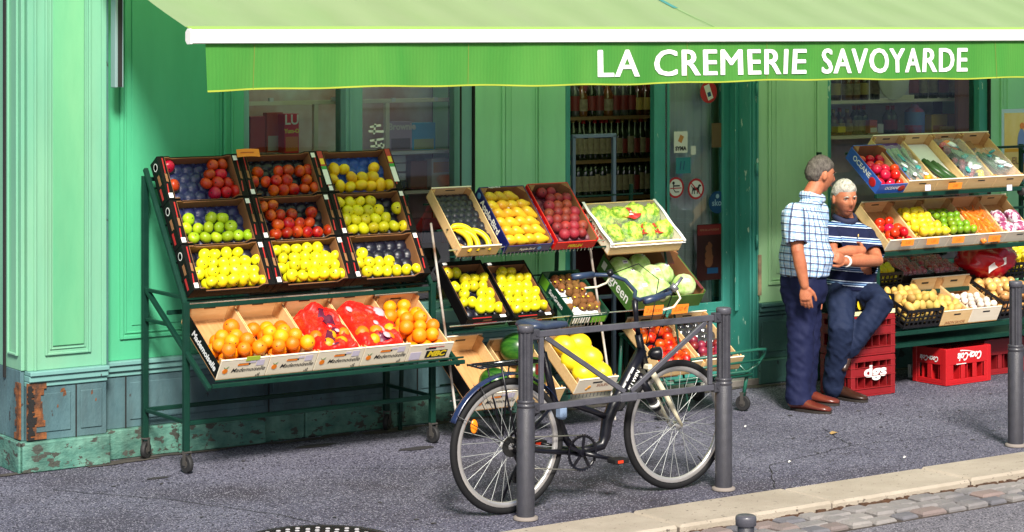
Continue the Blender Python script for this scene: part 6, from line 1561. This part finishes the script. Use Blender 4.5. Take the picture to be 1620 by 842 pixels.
b = MB(); b.tube([P(7.43, 1.14, .27), P(7.52, 1.20, .15), P(7.58, 1.12, .05), P(7.50, .95, .0), P(7.44, .80, -.02)], .0028, 6); b.tube([P(7.44, 1.08, -.24), P(7.50, .95, -.10), P(7.48, .80, -.04), P(7.44, .72, -.03)], .0028, 6); b.build('brake_cable', tyre_m, bk)
b = MB(); b.lathe([(.012, -.05), (.030, -.035), (.037, .0), (.037, .012), (.034, .014)], n=16, axis='X'); lo = b.build('front_lamp', frame_m, bk, loc=P(7.53, .735)); lo.rotation_euler = (0, 0, -.25)
b = MB(); b.lathe([(.034, .0142), (.034, .018), (.02, .022)], n=16, axis='X'); b.build('lens', rim_m, lo)
T('lamp_bracket', [(7.44, .71), (7.50, .735)], .006)
b = MB(); b.box(-.022, .022, -.03, .03, -.035, .035); b.build('rack_lock', mat('pale_blue_plastic', (.20, .28, .42), .4), bk, .012, loc=P(6.875, .49, -.035))
b = MB(); d = Vector((7.425 - 7.235, 0, .765 - .485)).normalized(); nrm = Vector((-d.z, 0, d.x))
for k in range(3):
    c = Vector(P(7.30 + .026 * k, .578 + .039 * k, -.0295)) + nrm * .006; e = .017
    b.add([tuple(c + d * i * e + nrm * j * (.018)) for i, j in ((-1, -1), (1, -1), (1, 1), (-1, 1))], [(0, 1, 2, 3)])
b.build('white_print', whitep, bk, fixn=False)
b = MB(); put_text(b, "B'TWIN", Vector(P(7.335, .622, -.0305)) - nrm * .016, d, nrm, .034, bold=.001); b.build('lettering', whitep, bk, fixn=False)

# ---------------------------------------------------------------- people
skin_m = mat('tanned_skin', (.50, .190, .095), .5, (.36, .105, .052), 17, .5, .25, 140, spec=.35, sss=.05)
hair_g = mat('grey_hair', (.035, .027, .022), .7, (.13, .11, .095), 60, .4, .6, 160, stretch=(1, 1, .4)); hair_w = mat('silver_hair', (.30, .28, .24), .7, (.60, .57, .50), 70, .3, .8, 160, stretch=(1, 1, .4))
navy = mat('navy_trousers', (.007, .010, .040), .75, (.012, .016, .056), 4, .5, .3, 22, spec=.2, stretch=(1, 1, .4)); navy2 = mat('dark_navy_trousers', (.008, .014, .040), .75, (.014, .024, .060), 4, .5, .3, 22, spec=.2)
leather = mat('oxblood_leather', (.10, .016, .010), .3, (.15, .03, .016), 10, .5, coat=.3); leather2 = mat('dark_brown_leather', (.035, .014, .008), .35)

def mathn(nt, op, a, b=None):
    n = nt.nodes.new('ShaderNodeMath'); n.operation = op
    for k, v in ((0, a), (1, b)):
        if v is None: continue
        if isinstance(v, (int, float)): n.inputs[k].default_value = v
        else: nt.links.new(v, n.inputs[k])
    return n.outputs[0]
def shirt_check():
    m = bpy.data.materials.new('checked_shirt'); m.use_nodes = True; nt = m.node_tree; N, L = nt.nodes, nt.links; p = N['Principled BSDF']; p.inputs['Roughness'].default_value = .8
    tc = N.new('ShaderNodeTexCoord'); sp = N.new('ShaderNodeSeparateXYZ'); L.new(tc.outputs['Object'], sp.inputs[0])
    h = mathn(nt, 'ADD', sp.outputs[2], mathn(nt, 'MULTIPLY', sp.outputs[0], .12))
    v = mathn(nt, 'MULTIPLY', mathn(nt, 'ARCTAN2', sp.outputs[1], mathn(nt, 'ADD', sp.outputs[0], .02)), .155)
    def band(c, per, w, off=0): return mathn(nt, 'LESS_THAN', mathn(nt, 'FRACT', mathn(nt, 'ADD', mathn(nt, 'DIVIDE', c, per), 20 + off)), w)
    col = (.66, .74, .84)
    rgb = N.new('ShaderNodeRGB'); rgb.outputs[0].default_value = (*col, 1); cur = rgb.outputs[0]
    for msk, c, f in ((band(h, .024, .42), (.20, .42, .74), .55), (band(v, .024, .42), (.20, .42, .74), .55), (band(h, .048, .17, .3), (.02, .025, .09), .88), (band(v, .048, .17, .3), (.02, .025, .09), .88)):
        mx = N.new('ShaderNodeMixRGB'); L.new(mathn(nt, 'MULTIPLY', msk, f), mx.inputs[0]); L.new(cur, mx.inputs[1]); mx.inputs[2].default_value = (*c, 1); cur = mx.outputs[0]
    L.new(cur, p.inputs['Base Color']); return m
def polo_stripe():
    m = bpy.data.materials.new('striped_polo'); m.use_nodes = True; nt = m.node_tree; N, L = nt.nodes, nt.links; p = N['Principled BSDF']; p.inputs['Roughness'].default_value = .85; p.inputs['Specular IOR Level'].default_value = .2
    tc = N.new('ShaderNodeTexCoord'); sp = N.new('ShaderNodeSeparateXYZ'); L.new(tc.outputs['Object'], sp.inputs[0])
    h = mathn(nt, 'ADD', sp.outputs[2], mathn(nt, 'MULTIPLY', sp.outputs[0], .10)); P_ = .098
    fr = mathn(nt, 'FRACT', mathn(nt, 'ADD', mathn(nt, 'DIVIDE', h, P_), 10.42))
    rgb = N.new('ShaderNodeRGB'); rgb.outputs[0].default_value = (.010, .014, .048, 1); cur = rgb.outputs[0]
    for lo, hi, c in ((.05, .36, (.020, .055, .18)), (.03, .09, (.62, .72, .82)), (.17, .23, (.30, .50, .74)), (.32, .38, (.62, .72, .82))):
        msk = mathn(nt, 'MULTIPLY', mathn(nt, 'GREATER_THAN', fr, lo), mathn(nt, 'LESS_THAN', fr, hi))
        mx = N.new('ShaderNodeMixRGB'); L.new(msk, mx.inputs[0]); L.new(cur, mx.inputs[1]); mx.inputs[2].default_value = (*c, 1); cur = mx.outputs[0]
    L.new(cur, p.inputs['Base Color']); return m

def remesh(name, mb, m, parent, voxel, smooth_it=6, disp=None, cut=None):
    me = mb.mesh('tmp', m); bm = bmesh.new(); bm.from_mesh(me); bmesh.ops.recalc_face_normals(bm, faces=bm.faces); bm.to_mesh(me); bm.free()
    o = bpy.data.objects.new('tmp', me); COL.objects.link(o)
    r = o.modifiers.new('r', 'REMESH'); r.mode = 'VOXEL'; r.voxel_size = voxel; r.use_smooth_shade = True
    s1 = o.modifiers.new('s', 'SMOOTH'); s1.iterations = smooth_it; s1.factor = .5
    dg = bpy.context.evaluated_depsgraph_get(); nm = bpy.data.meshes.new_from_object(o.evaluated_get(dg)); bpy.data.objects.remove(o)
    nm.name = name; nm.materials.clear(); nm.materials.append(m)
    if disp:
        nn = [v.normal.copy() for v in nm.vertices]; cc_ = [v.co.copy() for v in nm.vertices]
        nm.vertices.foreach_set('co', [q for c, n in zip(cc_, nn) for q in (c + n * disp(c))])
    if cut:
        bm = bmesh.new(); bm.from_mesh(nm)
        kill = [v for v in bm.verts if cut(v.co)]; bmesh.ops.delete(bm, geom=kill, context='VERTS'); bm.to_mesh(nm); bm.free()
    for pl in nm.polygons: pl.use_smooth = True
    q = bpy.data.objects.new(name, nm); COL.objects.link(q); q.parent = parent; return q

def limb(b, pts, rs, n=14, **k):
    """tapered limb with rounded ends"""
    pts = [Vector(p) for p in pts]; d0 = (pts[1] - pts[0]).normalized(); d1 = (pts[-1] - pts[-2]).normalized()
    pp = [pts[0] - d0 * rs[0] * .85, pts[0] - d0 * rs[0] * .5] + pts + [pts[-1] + d1 * rs[-1] * .5, pts[-1] + d1 * rs[-1] * .85]
    rr_ = [rs[0] * .5, rs[0] * .86] + list(rs) + [rs[-1] * .86, rs[-1] * .5]
    b.tube(pp, rr_, n, **k)
def loft(b, secs, f, n=26, e=2.3):
    """secs: (centre, half width, half depth[, facing]); superellipse rings in the horizontal plane of the body"""
    rings = []
    for sct in secs:
        c, w, d = Vector(sct[0]), sct[1], sct[2]; ff_ = Vector(sct[3]) if len(sct) > 3 else f
        ff_ = Vector((ff_.x, ff_.y, 0)).normalized(); r_ = Vector((ff_.y, -ff_.x, 0)); up = Vector(sct[4]).normalized() if len(sct) > 4 else None
        if up: r_ = (r_ - up * r_.dot(up)).normalized(); ff_ = up.cross(r_)
        ring = []
        for k in range(n):
            a = 2 * math.pi * k / n; ca, sa = math.cos(a), math.sin(a)
            ring.append(c + r_ * w * math.copysign(abs(ca) ** (2 / e), ca) + ff_ * d * math.copysign(abs(sa) ** (2 / e), sa))
        rings.append(ring)
    vv = [p for r_ in rings for p in r_]; L_ = len(rings)
    b.add(vv, [(i*n+k, i*n+(k+1)%n, (i+1)*n+(k+1)%n, (i+1)*n+k) for i in range(L_-1) for k in range(n)] + [tuple(range(n-1, -1, -1)), tuple((L_-1)*n+k for k in range(n))])

def head_frame(c, f, tilt=0, roll=0):
    f = Vector(f).normalized(); up = Vector((0, 0, 1)); r_ = f.cross(up).normalized(); up = r_.cross(f).normalized()
    M = Matrix((( r_.x, f.x, up.x, c[0]), (r_.y, f.y, up.y, c[1]), (r_.z, f.z, up.z, c[2]), (0, 0, 0, 1)))
    return M @ Matrix.Rotation(tilt, 4, 'X') @ Matrix.Rotation(roll, 4, 'Y')
def g2(x, y, cx, cy, sx, sy): return math.exp(-((x - cx) / sx) ** 2 - ((y - cy) / sy) ** 2)
def head(b, M, s=1.0):
    n, m = 48, 40; vv = []
    for i in range(1, m):
        th = math.pi * i / m
        for k in range(n):
            a = 2 * math.pi * k / n; d = Vector((math.sin(th) * math.cos(a), math.sin(th) * math.sin(a), math.cos(th)))
            x, y, z = d.x * .077, d.y * .098, d.z * .122
            if z < -.01: t = (-z - .01) / .11; x *= 1 - .30 * t; y = y * (1 - .12 * t) + .012 * t
            if y < 0 and z < -.02: y *= 1 - .35 * min(1, (-z - .02) / .08)
            if d.y > 0:
                y += .026 * g2(x, z, 0, -.022, .014, .020) + .014 * g2(x, z, 0, .004, .010, .028)          # nose
                y += .007 * g2(x, z, 0, .034, .050, .011)                                                  # brow
                y -= .011 * (g2(x, z, .031, .012, .016, .011) + g2(x, z, -.031, .012, .016, .011))         # eye sockets
                y += .005 * (g2(x, z, .040, -.020, .018, .018) + g2(x, z, -.040, -.020, .018, .018))       # cheeks
                y += .008 * g2(x, z, 0, -.062, .024, .011) - .006 * g2(x, z, 0, -.0625, .020, .0030) - .005 * g2(x, z, 0, -.080, .03, .008)
                y += .010 * g2(x, z, 0, -.100, .022, .014)
            vv.append(M @ (Vector((x, y, z)) * s))
    vv += [M @ (Vector((0, 0, .122)) * s), M @ (Vector((0, .012, -.118)) * s)]
    ff_ = [(i*n+k, (i+1)*n+k, (i+1)*n+(k+1)%n, i*n+(k+1)%n) for i in range(m-2) for k in range(n)]
    T_, B_ = len(vv) - 2, len(vv) - 1
    ff_ += [(T_, k, (k+1)%n) for k in range(n)] + [(B_, (m-2)*n+(k+1)%n, (m-2)*n+k) for k in range(n)]
    b.add(vv, ff_)
    for s1 in (-1, 1):   # ears
        e = MB(); e.ball((0, 0, 0), 1, 14, 10, (.010, .019, .033)); T2 = M @ Matrix.Translation((s1 * .079, -.006, -.004)) @ Matrix.Rotation(s1 * -.35, 4, 'Z')
        b.add([T2 @ Vector(v) for v in e.v], e.f)
def face_parts(root, M, brow_m):
    eyem = MATS.get('eye_white') or mat('eye_white', (.30, .24, .20), .3); irm = MATS.get('dark_iris') or mat('dark_iris', (.02, .015, .01), .2); lipm = MATS.get('lip_skin') or mat('lip_skin', (.34, .09, .07), .5)
    for s1 in (-1, 1):
        e = MB(); e.ball((s1 * .031, .0795, .011), .0100, 12, 8, (1.2, .7, .50)); e.m = 1; e.ball((s1 * .032, .0850, .011), .0048, 8, 6, (1, .5, 1))
        e.v = [tuple(M @ Vector(v)) for v in e.v]; e.build('eye', [eyem, irm], root)
        e = MB(); e.tube([(s1 * .014, .099, .028), (s1 * .031, .100, .033), (s1 * .050, .088, .027)], [.003, .0042, .002], 6); e.v = [tuple(M @ Vector(v)) for v in e.v]; e.build('eyebrow', brow_m, root)
    e = MB(); e.tube([(-.021, .090, -.063), (0, .1015, -.0615), (.021, .090, -.063)], [.002, .0038, .002], 6); e.v = [tuple(M @ Vector(v)) for v in e.v]; e.build('mouth', lipm, root)
def hair(root, M, m, seed, thick=.010, front=.070, side=.018):
    b = MB(); n, mm = 56, 44; vv = []
    for i in range(0, mm + 1):
        th = math.pi * i / mm
        for k in range(n):
            a = 2 * math.pi * k / n; d = Vector((math.sin(th) * math.cos(a), math.sin(th) * math.sin(a), math.cos(th)))
            x, y, z = d.x * .077, d.y * .098, d.z * .122
            if z < -.01: t = (-z - .01) / .11; x *= 1 - .30 * t; y = y * (1 - .12 * t) + .012 * t
            if y < 0 and z < -.02: y *= 1 - .35 * min(1, (-z - .02) / .08)
            # hairline: high in front, above the ears, low on the nape
            fa = d.y / max(1e-4, math.hypot(d.x, d.y)) if abs(d.z) < .999 else 0
            line_ = front if fa > .55 else (side + (front - side) * max(0, (fa - .1) / .45) if fa > .1 else (side if fa > -.2 else side - (.075) * min(1, (-.2 - fa) / .35)))
            over = (z - line_) / .016; t_ = max(-.4, min(1, over)); q = thick * t_
            if t_ > 0: q += .005 * noise.noise(Vector((d.x * 7, d.y * 7, d.z * 5 + seed))) + .005 * noise.noise(Vector((d.x * 26, d.y * 26, d.z * 8)))
            vv.append(M @ (Vector((x, y, z)) + d * q))
    b.smooth = True; b.add(vv, [(i*n+k, (i+1)*n+k, (i+1)*n+(k+1)%n, i*n+(k+1)%n) for i in range(mm) for k in range(n)])
    o = b.build('hair', m, root, fixn=False); return o
def hand(b, wrist, d, palm_n, thumb_side, s=1.0, curl=.35):
    """d: direction of the fingers, palm_n: normal out of the palm, thumb_side: +1/-1 along d x palm_n"""
    d = Vector(d).normalized(); pn = Vector(palm_n); pn = (pn - d * pn.dot(d)).normalized(); sd_ = d.cross(pn).normalized() * thumb_side; w = Vector(wrist)
    b.tube([w - d * .01 * s, w + d * .02 * s, w + d * .055 * s, w + d * .088 * s, w + d * .096 * s], [x * s for x in (.026, .030, .041, .040, .030)], 14, flat=.42, upv=pn)
    for i, (o, l_) in enumerate(((.030, .072), (.010, .080), (-.011, .074), (-.031, .058))):
        p = w + (d * .082 + sd_ * o) * s; dd = (d + sd_ * o * 1.2).normalized(); pts = [p, ]; ang = 0; q = p
        for seg in (.44, .32, .24):
            ang += curl * (1 + .12 * i); q = q + (dd * math.cos(ang) + pn * math.sin(ang)) * l_ * seg * s; pts.append(q)
        b.tube([pts[0] - dd * .015 * s] + pts + [pts[-1] + (pts[-1] - pts[-2]).normalized() * .006 * s], [.0095 * s, .0098 * s, .0092 * s, .0085 * s, .0078 * s, .004 * s], 8)
    p = w + (d * .022 + sd_ * .024) * s; t1 = p + (d * .030 + sd_ * .026 + pn * .010) * s; t2 = t1 + (d * .032 + sd_ * .008 + pn * .012) * s; t3 = t2 + (d * .022 + pn * .008) * s
    b.tube([p, t1, t2, t3, t3 + (t3 - t2).normalized() * .005], [.015 * s, .0125 * s, .0105 * s, .009 * s, .004 * s], 8)
def shoe(name, root, heel, toe, m, w=.048, h=.060):
    heel, toe = Vector(heel), Vector(toe); L_ = (toe - heel).length; d = (toe - heel).normalized(); r_ = d.cross(Vector((0, 0, 1))).normalized()
    def pt(x, y, z): return heel + d * x * L_ + r_ * y + Vector((0, 0, z))
    rings = []; n = 18
    prof = [(-.02, .020, .04), (0, .034, .065), (.10, .040, .078), (.25, .040, .080), (.40, .041, .072), (.58, .047, .052), (.75, .050, .042), (.90, .040, .034), (.99, .018, .024)]
    for x, wy, hh in prof: rings.append([pt(x, wy * w / .048 * math.cos(2*math.pi*k/n), .012 + (hh - .0) * .5 + hh * .5 * math.sin(2*math.pi*k/n)) for k in range(n)])
    b = MB(); b.smooth = True; vv = [p for r2 in rings for p in r2]; L2 = len(rings)
    b.add(vv, [(i*n+k, i*n+(k+1)%n, (i+1)*n+(k+1)%n, (i+1)*n+k) for i in range(L2-1) for k in range(n)] + [tuple(range(n)), tuple((L2-1)*n+k for k in range(n))])
    o = b.build(name, m, root)
    b = MB(); n = 20; base = []
    for k in range(n):
        t = 2 * math.pi * k / n; x = .49 - .52 * math.cos(t); yw = (.040 + .012 * min(1, max(0, (x - .3) / .4))) * math.sin(t); base.append(pt(x, yw * w / .045, 0))
    b.add([p + Vector((0, 0, .001)) for p in base] + [p + Vector((0, 0, .016)) for p in base], [tuple(range(n - 1, -1, -1)), tuple(range(n, 2*n))] + [(k, (k+1)%n, n+(k+1)%n, n+k) for k in range(n)])
    b.build('sole', mat('shoe_sole', (.02, .015, .012), .7) if 'shoe_sole' not in MATS else MATS['shoe_sole'], o)
    return o
def wr(seed, a=.006, sx=9, sz=5):
    return lambda c: a * .8 * (1 - abs(noise.noise(Vector((c.x * 11 + seed, c.y * 11, c.z * 9 - c.x * 7)))) * 3.2) * .55 + a * noise.noise(Vector((c.x * sx + seed, c.y * sx, c.z * sz))) + a * .55 * noise.noise(Vector((c.x * 22 + seed, c.y * 22, c.z * 30 + c.x * 20)))

# ---- standing man
B1 = Vector((9.97, 11.05, 0)); m1 = empty('person', 'grey haired man in blue checked shirt and navy trousers standing with his back half turned', 'person', B1)
L1 = lambda p: Vector(p) - B1
F1 = Vector((.62, -.78, 0)).normalized(); S1 = Vector((F1.y, -F1.x, 0))       # S1 = his right side (towards the camera)
def A(px, py, Y): return at(px, py, Y) - B1
hc = A(1297, 276, 11.10); HF = Vector((.95, -.22, -.08)); HM = head_frame(hc, HF, R(-6))
neck = A(1284, 312, 11.10); ch = A(1271, 345, 11.08); wa = A(1272, 410, 11.08); hp = A(1272, 440, 11.08)
shN = A(1257, 332, 10.94); shF = A(1297, 330, 11.21); elb = A(1262, 398, 10.86); wri = A(1273, 452, 10.84)
hipN = hp + S1 * .085 - Vector((0, 0, .02)); hipF = hp - S1 * .085 - Vector((0, 0, .02))
heelN, toeN = L1((9.868, 11.055, 0)), L1((9.972, 10.795, 0)); heelF, toeF = L1((10.10, 11.24, 0)), L1((10.235, 11.0, 0))
ankN = heelN + Vector((.015, -.03, .09)); ankF = heelF + Vector((.015, -.03, .09))
kneeN = (hipN + ankN) / 2 + F1 * .015; kneeF = (hipF + ankF) / 2 + F1 * .02
b = MB()
head(b, HM, .97)
b.tube([hc + Vector((-.015, 0, -.05)), neck + Vector((0, 0, .02)), neck - Vector((.01, 0, .05))], [.056, .058, .075], 16)
loft(b, [(hp - Vector((0, 0, .06)), .15, .11), (hp, .16, .125), (wa, .155, .125), (ch, .16, .11), ((shN + shF) / 2 - Vector((0, 0, .04)), .125, .070), (neck - Vector((0, 0, .02)), .08, .06)], F1)
limb(b, [shN - Vector((0, 0, .025)), (shN + elb) / 2, elb, (elb * .6 + wri * .4), wri], [.044, .047, .040, .042, .028])
hand(b, wri, Vector((.10, -.02, -1)), -S1 * -1 * -1, 1, 1.0, .22)
wF = shF + Vector((.0, .03, -.54)); limb(b, [shF - Vector((0, 0, .025)), shF + Vector((.0, .03, -.27)), wF], [.044, .040, .028]); hand(b, wF, Vector((0, 0, -1)), S1, 1, 1.0, .3)
for h_, k_, a_ in ((hipN, kneeN, ankN), (hipF, kneeF, ankF)): limb(b, [h_, (h_ + k_) / 2, k_, (k_ * .6 + a_ * .4), a_, a_ - Vector((0, 0, .03))], [.078, .070, .052, .052, .038, .036])
for he, to in ((heelN, toeN), (heelF, toeF)): limb(b, [he + Vector((0, 0, .05)), (he + to) / 2 + Vector((0, 0, .035)), to * .85 + he * .15 + Vector((0, 0, .028))], [.030, .030, .018], 10)
remesh('body', b, skin_m, m1, .0052, 3)
hair(m1, HM @ Matrix.Scale(.97, 4), hair_g, 3, .010, .052, .016); face_parts(m1, HM @ Matrix.Scale(.97, 4), hair_g)
# shirt
b = MB(); hem = (A(1272, 424, 11.08))
loft(b, [(hem + F1 * .010 + Vector((0, 0, -.045)), .186, .158), (hem + F1 * .014 + Vector((0, 0, .03)), .190, .168), (wa + F1 * .016 + Vector((0, 0, .03)), .190, .176), (wa + Vector((0, 0, .12)) + F1 * .010, .188, .152), (ch + Vector((0, 0, -.02)), .184, .140), (ch + Vector((0, 0, .05)) - F1 * .01, .180, .128), ((shN + shF) / 2 + Vector((0, 0, -.015)) - F1 * .01, .165, .100), ((shN + shF) / 2 + Vector((0, 0, .030)), .135, .088), (neck - Vector((0, 0, .035)), .100, .082), (neck + Vector((0, 0, -.008)), .078, .074), (neck + Vector((0, 0, .008)), .072, .070)], F1, 32)
limb(b, [shN - Vector((0, 0, .022)), shN * .6 + elb * .4 + S1 * .012, shN * .22 + elb * .78 + S1 * .012], [.068, .072, .074], 18)
limb(b, [shF - Vector((0, 0, .015)), shF + Vector((.0, .02, -.19))], [.062, .068], 16)
sl = (elb - shN).normalized(); cutp = shN * .17 + elb * .83
remesh('shirt', b, shirt_check(), m1, .0075, 8, wr(4, .009, 8, 6), lambda c: (c - cutp).dot(sl) > 0 and (c - cutp).length < .13 and (c - elb).dot(-S1) < .1)
b = MB()
b.tube([neck + Vector((0, 0, .0)) + (F1 * math.cos(a) + S1 * math.sin(a)) * (.066 + .012 * abs(math.cos(a / 2))) + Vector((0, 0, .018 - .030 * max(0, math.cos(a)))) for a in [2 * math.pi * k / 24 for k in range(24)]], .015, 8, closed=True, flat=1.6)
b.build('collar', bpy.data.materials['checked_shirt'], m1)
# trousers, belt, shoes
b = MB()
loft(b, [(hp + Vector((0, 0, -.16)), .160, .125), (hp + Vector((0, 0, -.08)), .174, .148), (hp, .172, .145), (hp + Vector((0, 0, .055)), .166, .138)], F1, 30)
for h_, k_, a_ in ((hipN, kneeN, ankN), (hipF, kneeF, ankF)):
    limb(b, [h_ - Vector((0, 0, .06)), h_ * .6 + k_ * .4, k_, k_ * .5 + a_ * .5, a_ + Vector((0, 0, .03)), a_ + Vector((0, 0, -.035)) + F1 * .01], [.098, .098, .085, .082, .080, .080], 20)
zc = .045
remesh('trousers', b, navy, m1, .0085, 8, wr(9, .011, 6, 3), lambda c: c.z < zc)
b = MB(); bp = hp + Vector((0, 0, .035)); b.tube([bp + S1 * .172 * math.cos(a) + F1 * .144 * math.sin(a) for a in [2 * math.pi * k / 36 for k in range(36)]], .012, 6, closed=True, flat=1.5); b.build('belt', leather2, m1)
shoe('shoe', m1, heelN, toeN, leather, .052); shoe('shoe', m1, heelF, toeF, leather, .052)

# ---- seated man
B2 = Vector((10.52, 11.26, 0)); m2 = empty('person', 'silver haired man in navy striped polo sitting with arms crossed on the crate stack', 'person', B2)
def A2(px, py, Y): return at(px, py, Y) - B2
F2 = Vector((-.14, -.99, 0)).normalized(); S2 = Vector((F2.y, -F2.x, 0))      # his right side (image left)
hc = A2(1336, 314, 11.20); HM = head_frame(hc, Vector((-.28, -.96, -.10)), R(-2), R(3))
neck = A2(1336, 345, 11.25); ch = A2(1343, 380, 11.26); wa = A2(1344, 420, 11.28); hp = A2(1345, 450, 11.29)
shR = A2(1312, 361, 11.22); shL = A2(1370, 368, 11.28)
eR, wR = A2(1319, 402, 11.08), A2(1364, 396, 11.04); eL, wL = A2(1388, 412, 11.06), A2(1338, 414, 10.96)
hipR, hipL = A2(1330, 462, 11.27), A2(1362, 465, 11.28)
kR, aR = A2(1331, 520, 11.08), A2(1318, 606, 11.22); kL, aL = A2(1396, 478, 10.98), A2(1342, 552, 11.13)
b = MB()
head(b, HM, .98)
b.tube([hc + Vector((0, .02, -.05)), neck + Vector((0, .0, .01)), neck - Vector((0, 0, .05))], [.055, .058, .075], 16)
loft(b, [(hp - Vector((0, 0, .05)), .15, .11), (hp, .16, .12), (wa, .15, .12), (ch, .160, .105), ((shR + shL) / 2 - Vector((0, 0, .04)), .125, .070), (neck - Vector((0, 0, .02)), .08, .06)], F2)
limb(b, [shR - Vector((0, 0, .02)), (shR + eR) / 2, eR, eR * .5 + wR * .5 + Vector((0, 0, .004)), wR], [.046, .048, .042, .042, .029]); limb(b, [shL - Vector((0, 0, .02)), (shL + eL) / 2, eL, eL * .5 + wL * .5, wL], [.046, .048, .042, .042, .029])
hand(b, wR, (wR - eR).normalized() * .6 + Vector((0, .8, .1)), Vector((0, 1, 0)), -1, .9, .30); hand(b, wL, (wL - eL).normalized() + Vector((-.1, .2, .35)), Vector((0, 1, 0)), 1, .95, .30)
limb(b, [hipR, (hipR + kR) / 2, kR, kR * .6 + aR * .4, aR], [.078, .070, .054, .052, .038]); limb(b, [hipL, (hipL + kL) / 2, kL, kL * .6 + aL * .4, aL], [.078, .070, .054, .052, .038])
heelR, toeR = A2(1318, 625, 11.28), A2(1330, 640, 11.02); heelR.z = toeR.z = 0
heelR = Vector((10.42, 11.27, 0)) - B2; toeR = Vector((10.47, 10.99, 0)) - B2
limb(b, [heelR + Vector((0, 0, .05)), heelR * .3 + toeR * .7 + Vector((0, 0, .03))], [.030, .022], 10)
limb(b, [aL, aL + Vector((-.05, -.01, -.10))], [.034, .022], 10)
remesh('body', b, skin_m, m2, .0052, 3)
hair(m2, HM @ Matrix.Scale(.98, 4), hair_w, 8, .013, .060, .020); face_parts(m2, HM @ Matrix.Scale(.98, 4), hair_w)
b = MB()
loft(b, [(hp + Vector((0, 0, -.03)), .172, .148), (hp + Vector((0, 0, .03)), .180, .158), (wa + F2 * .01, .182, .158), (wa + Vector((0, 0, .08)) + F2 * .006, .180, .142), (ch, .178, .128), (ch + Vector((0, 0, .05)), .172, .116), ((shR + shL) / 2 + Vector((0, 0, .0)), .145, .094), ((shR + shL) / 2 + Vector((0, 0, .030)), .128, .088), (neck - Vector((0, 0, .035)), .098, .082), (neck + Vector((0, 0, -.010)), .076, .074), (neck + Vector((0, 0, .004)), .070, .070)], F2, 32)
limb(b, [shR - Vector((0, 0, .018)), shR * .5 + eR * .5, shR * .25 + eR * .75], [.060, .068, .068], 18); limb(b, [shL - Vector((0, 0, .018)), shL * .5 + eL * .5, shL * .25 + eL * .75], [.060, .068, .068], 18)
remesh('polo_shirt', b, polo_stripe(), m2, .0075, 8, wr(14, .007, 8, 7), lambda c: any((c - (s_ * .22 + e_ * .78)).dot((e_ - s_).normalized()) > 0 and (c - e_).length < .12 and (e_ - s_).normalized().dot(c - s_) > 0 and (c - (wa)).length > .155 for s_, e_ in ((shR, eR), (shL, eL))))
b = MB(); b.tube([neck + (F2 * math.cos(a) + S2 * math.sin(a)) * (.066 + .010 * abs(math.cos(a / 2))) + Vector((0, 0, .012 - .034 * max(0, math.cos(a)))) for a in [2 * math.pi * k / 24 for k in range(24)]], .014, 8, closed=True, flat=1.6); b.build('collar', mat('navy_collar', (.012, .016, .05), .8), m2)
b = MB(); q = A2(1358, 373, 11.12); b.ball(q, .008, 8, 6, (.7, .4, 1.4)); b.build('chest_emblem', mat('emblem_gold', (.6, .42, .12), .6), m2)
b = MB(); d = (wL - eL).normalized(); c = wL - d * .012; u = d.cross(Vector((0, 0, 1))).normalized(); w_ = u.cross(d)
b.tube([c + (u * math.cos(a) + w_ * math.sin(a)) * .032 for a in [2 * math.pi * k / 20 for k in range(20)]], .007, 6, closed=True, flat=2.0); b.build('wrist_watch', mat('white_strap', (.75, .74, .70), .4), m2)
b = MB()
loft(b, [(hp + Vector((0, 0, -.085)), .155, .125), (hp + Vector((0, 0, -.04)), .170, .142), (hp + Vector((0, 0, .01)), .166, .140)], F2, 30)
limb(b, [hipR, (hipR + kR) / 2, kR, kR * .5 + aR * .5, aR, aR - Vector((0, 0, .03))], [.098, .094, .080, .074, .070, .070], 20)
limb(b, [hipL, (hipL + kL) / 2, kL + Vector((0, 0, -.005)), kL * .5 + aL * .5, aL], [.098, .096, .082, .074, .068], 20)
remesh('trousers', b, navy2, m2, .0085, 8, wr(19, .011, 7, 5))
shoe('shoe', m2, heelR, toeR, leather2, .052)
b = MB(); limb(b, [aL + Vector((-.0, .01, -.04)), aL + Vector((-.06, -.02, -.12))], [.040, .028], 12, flat=.8); b.build('shoe', leather2, m2)
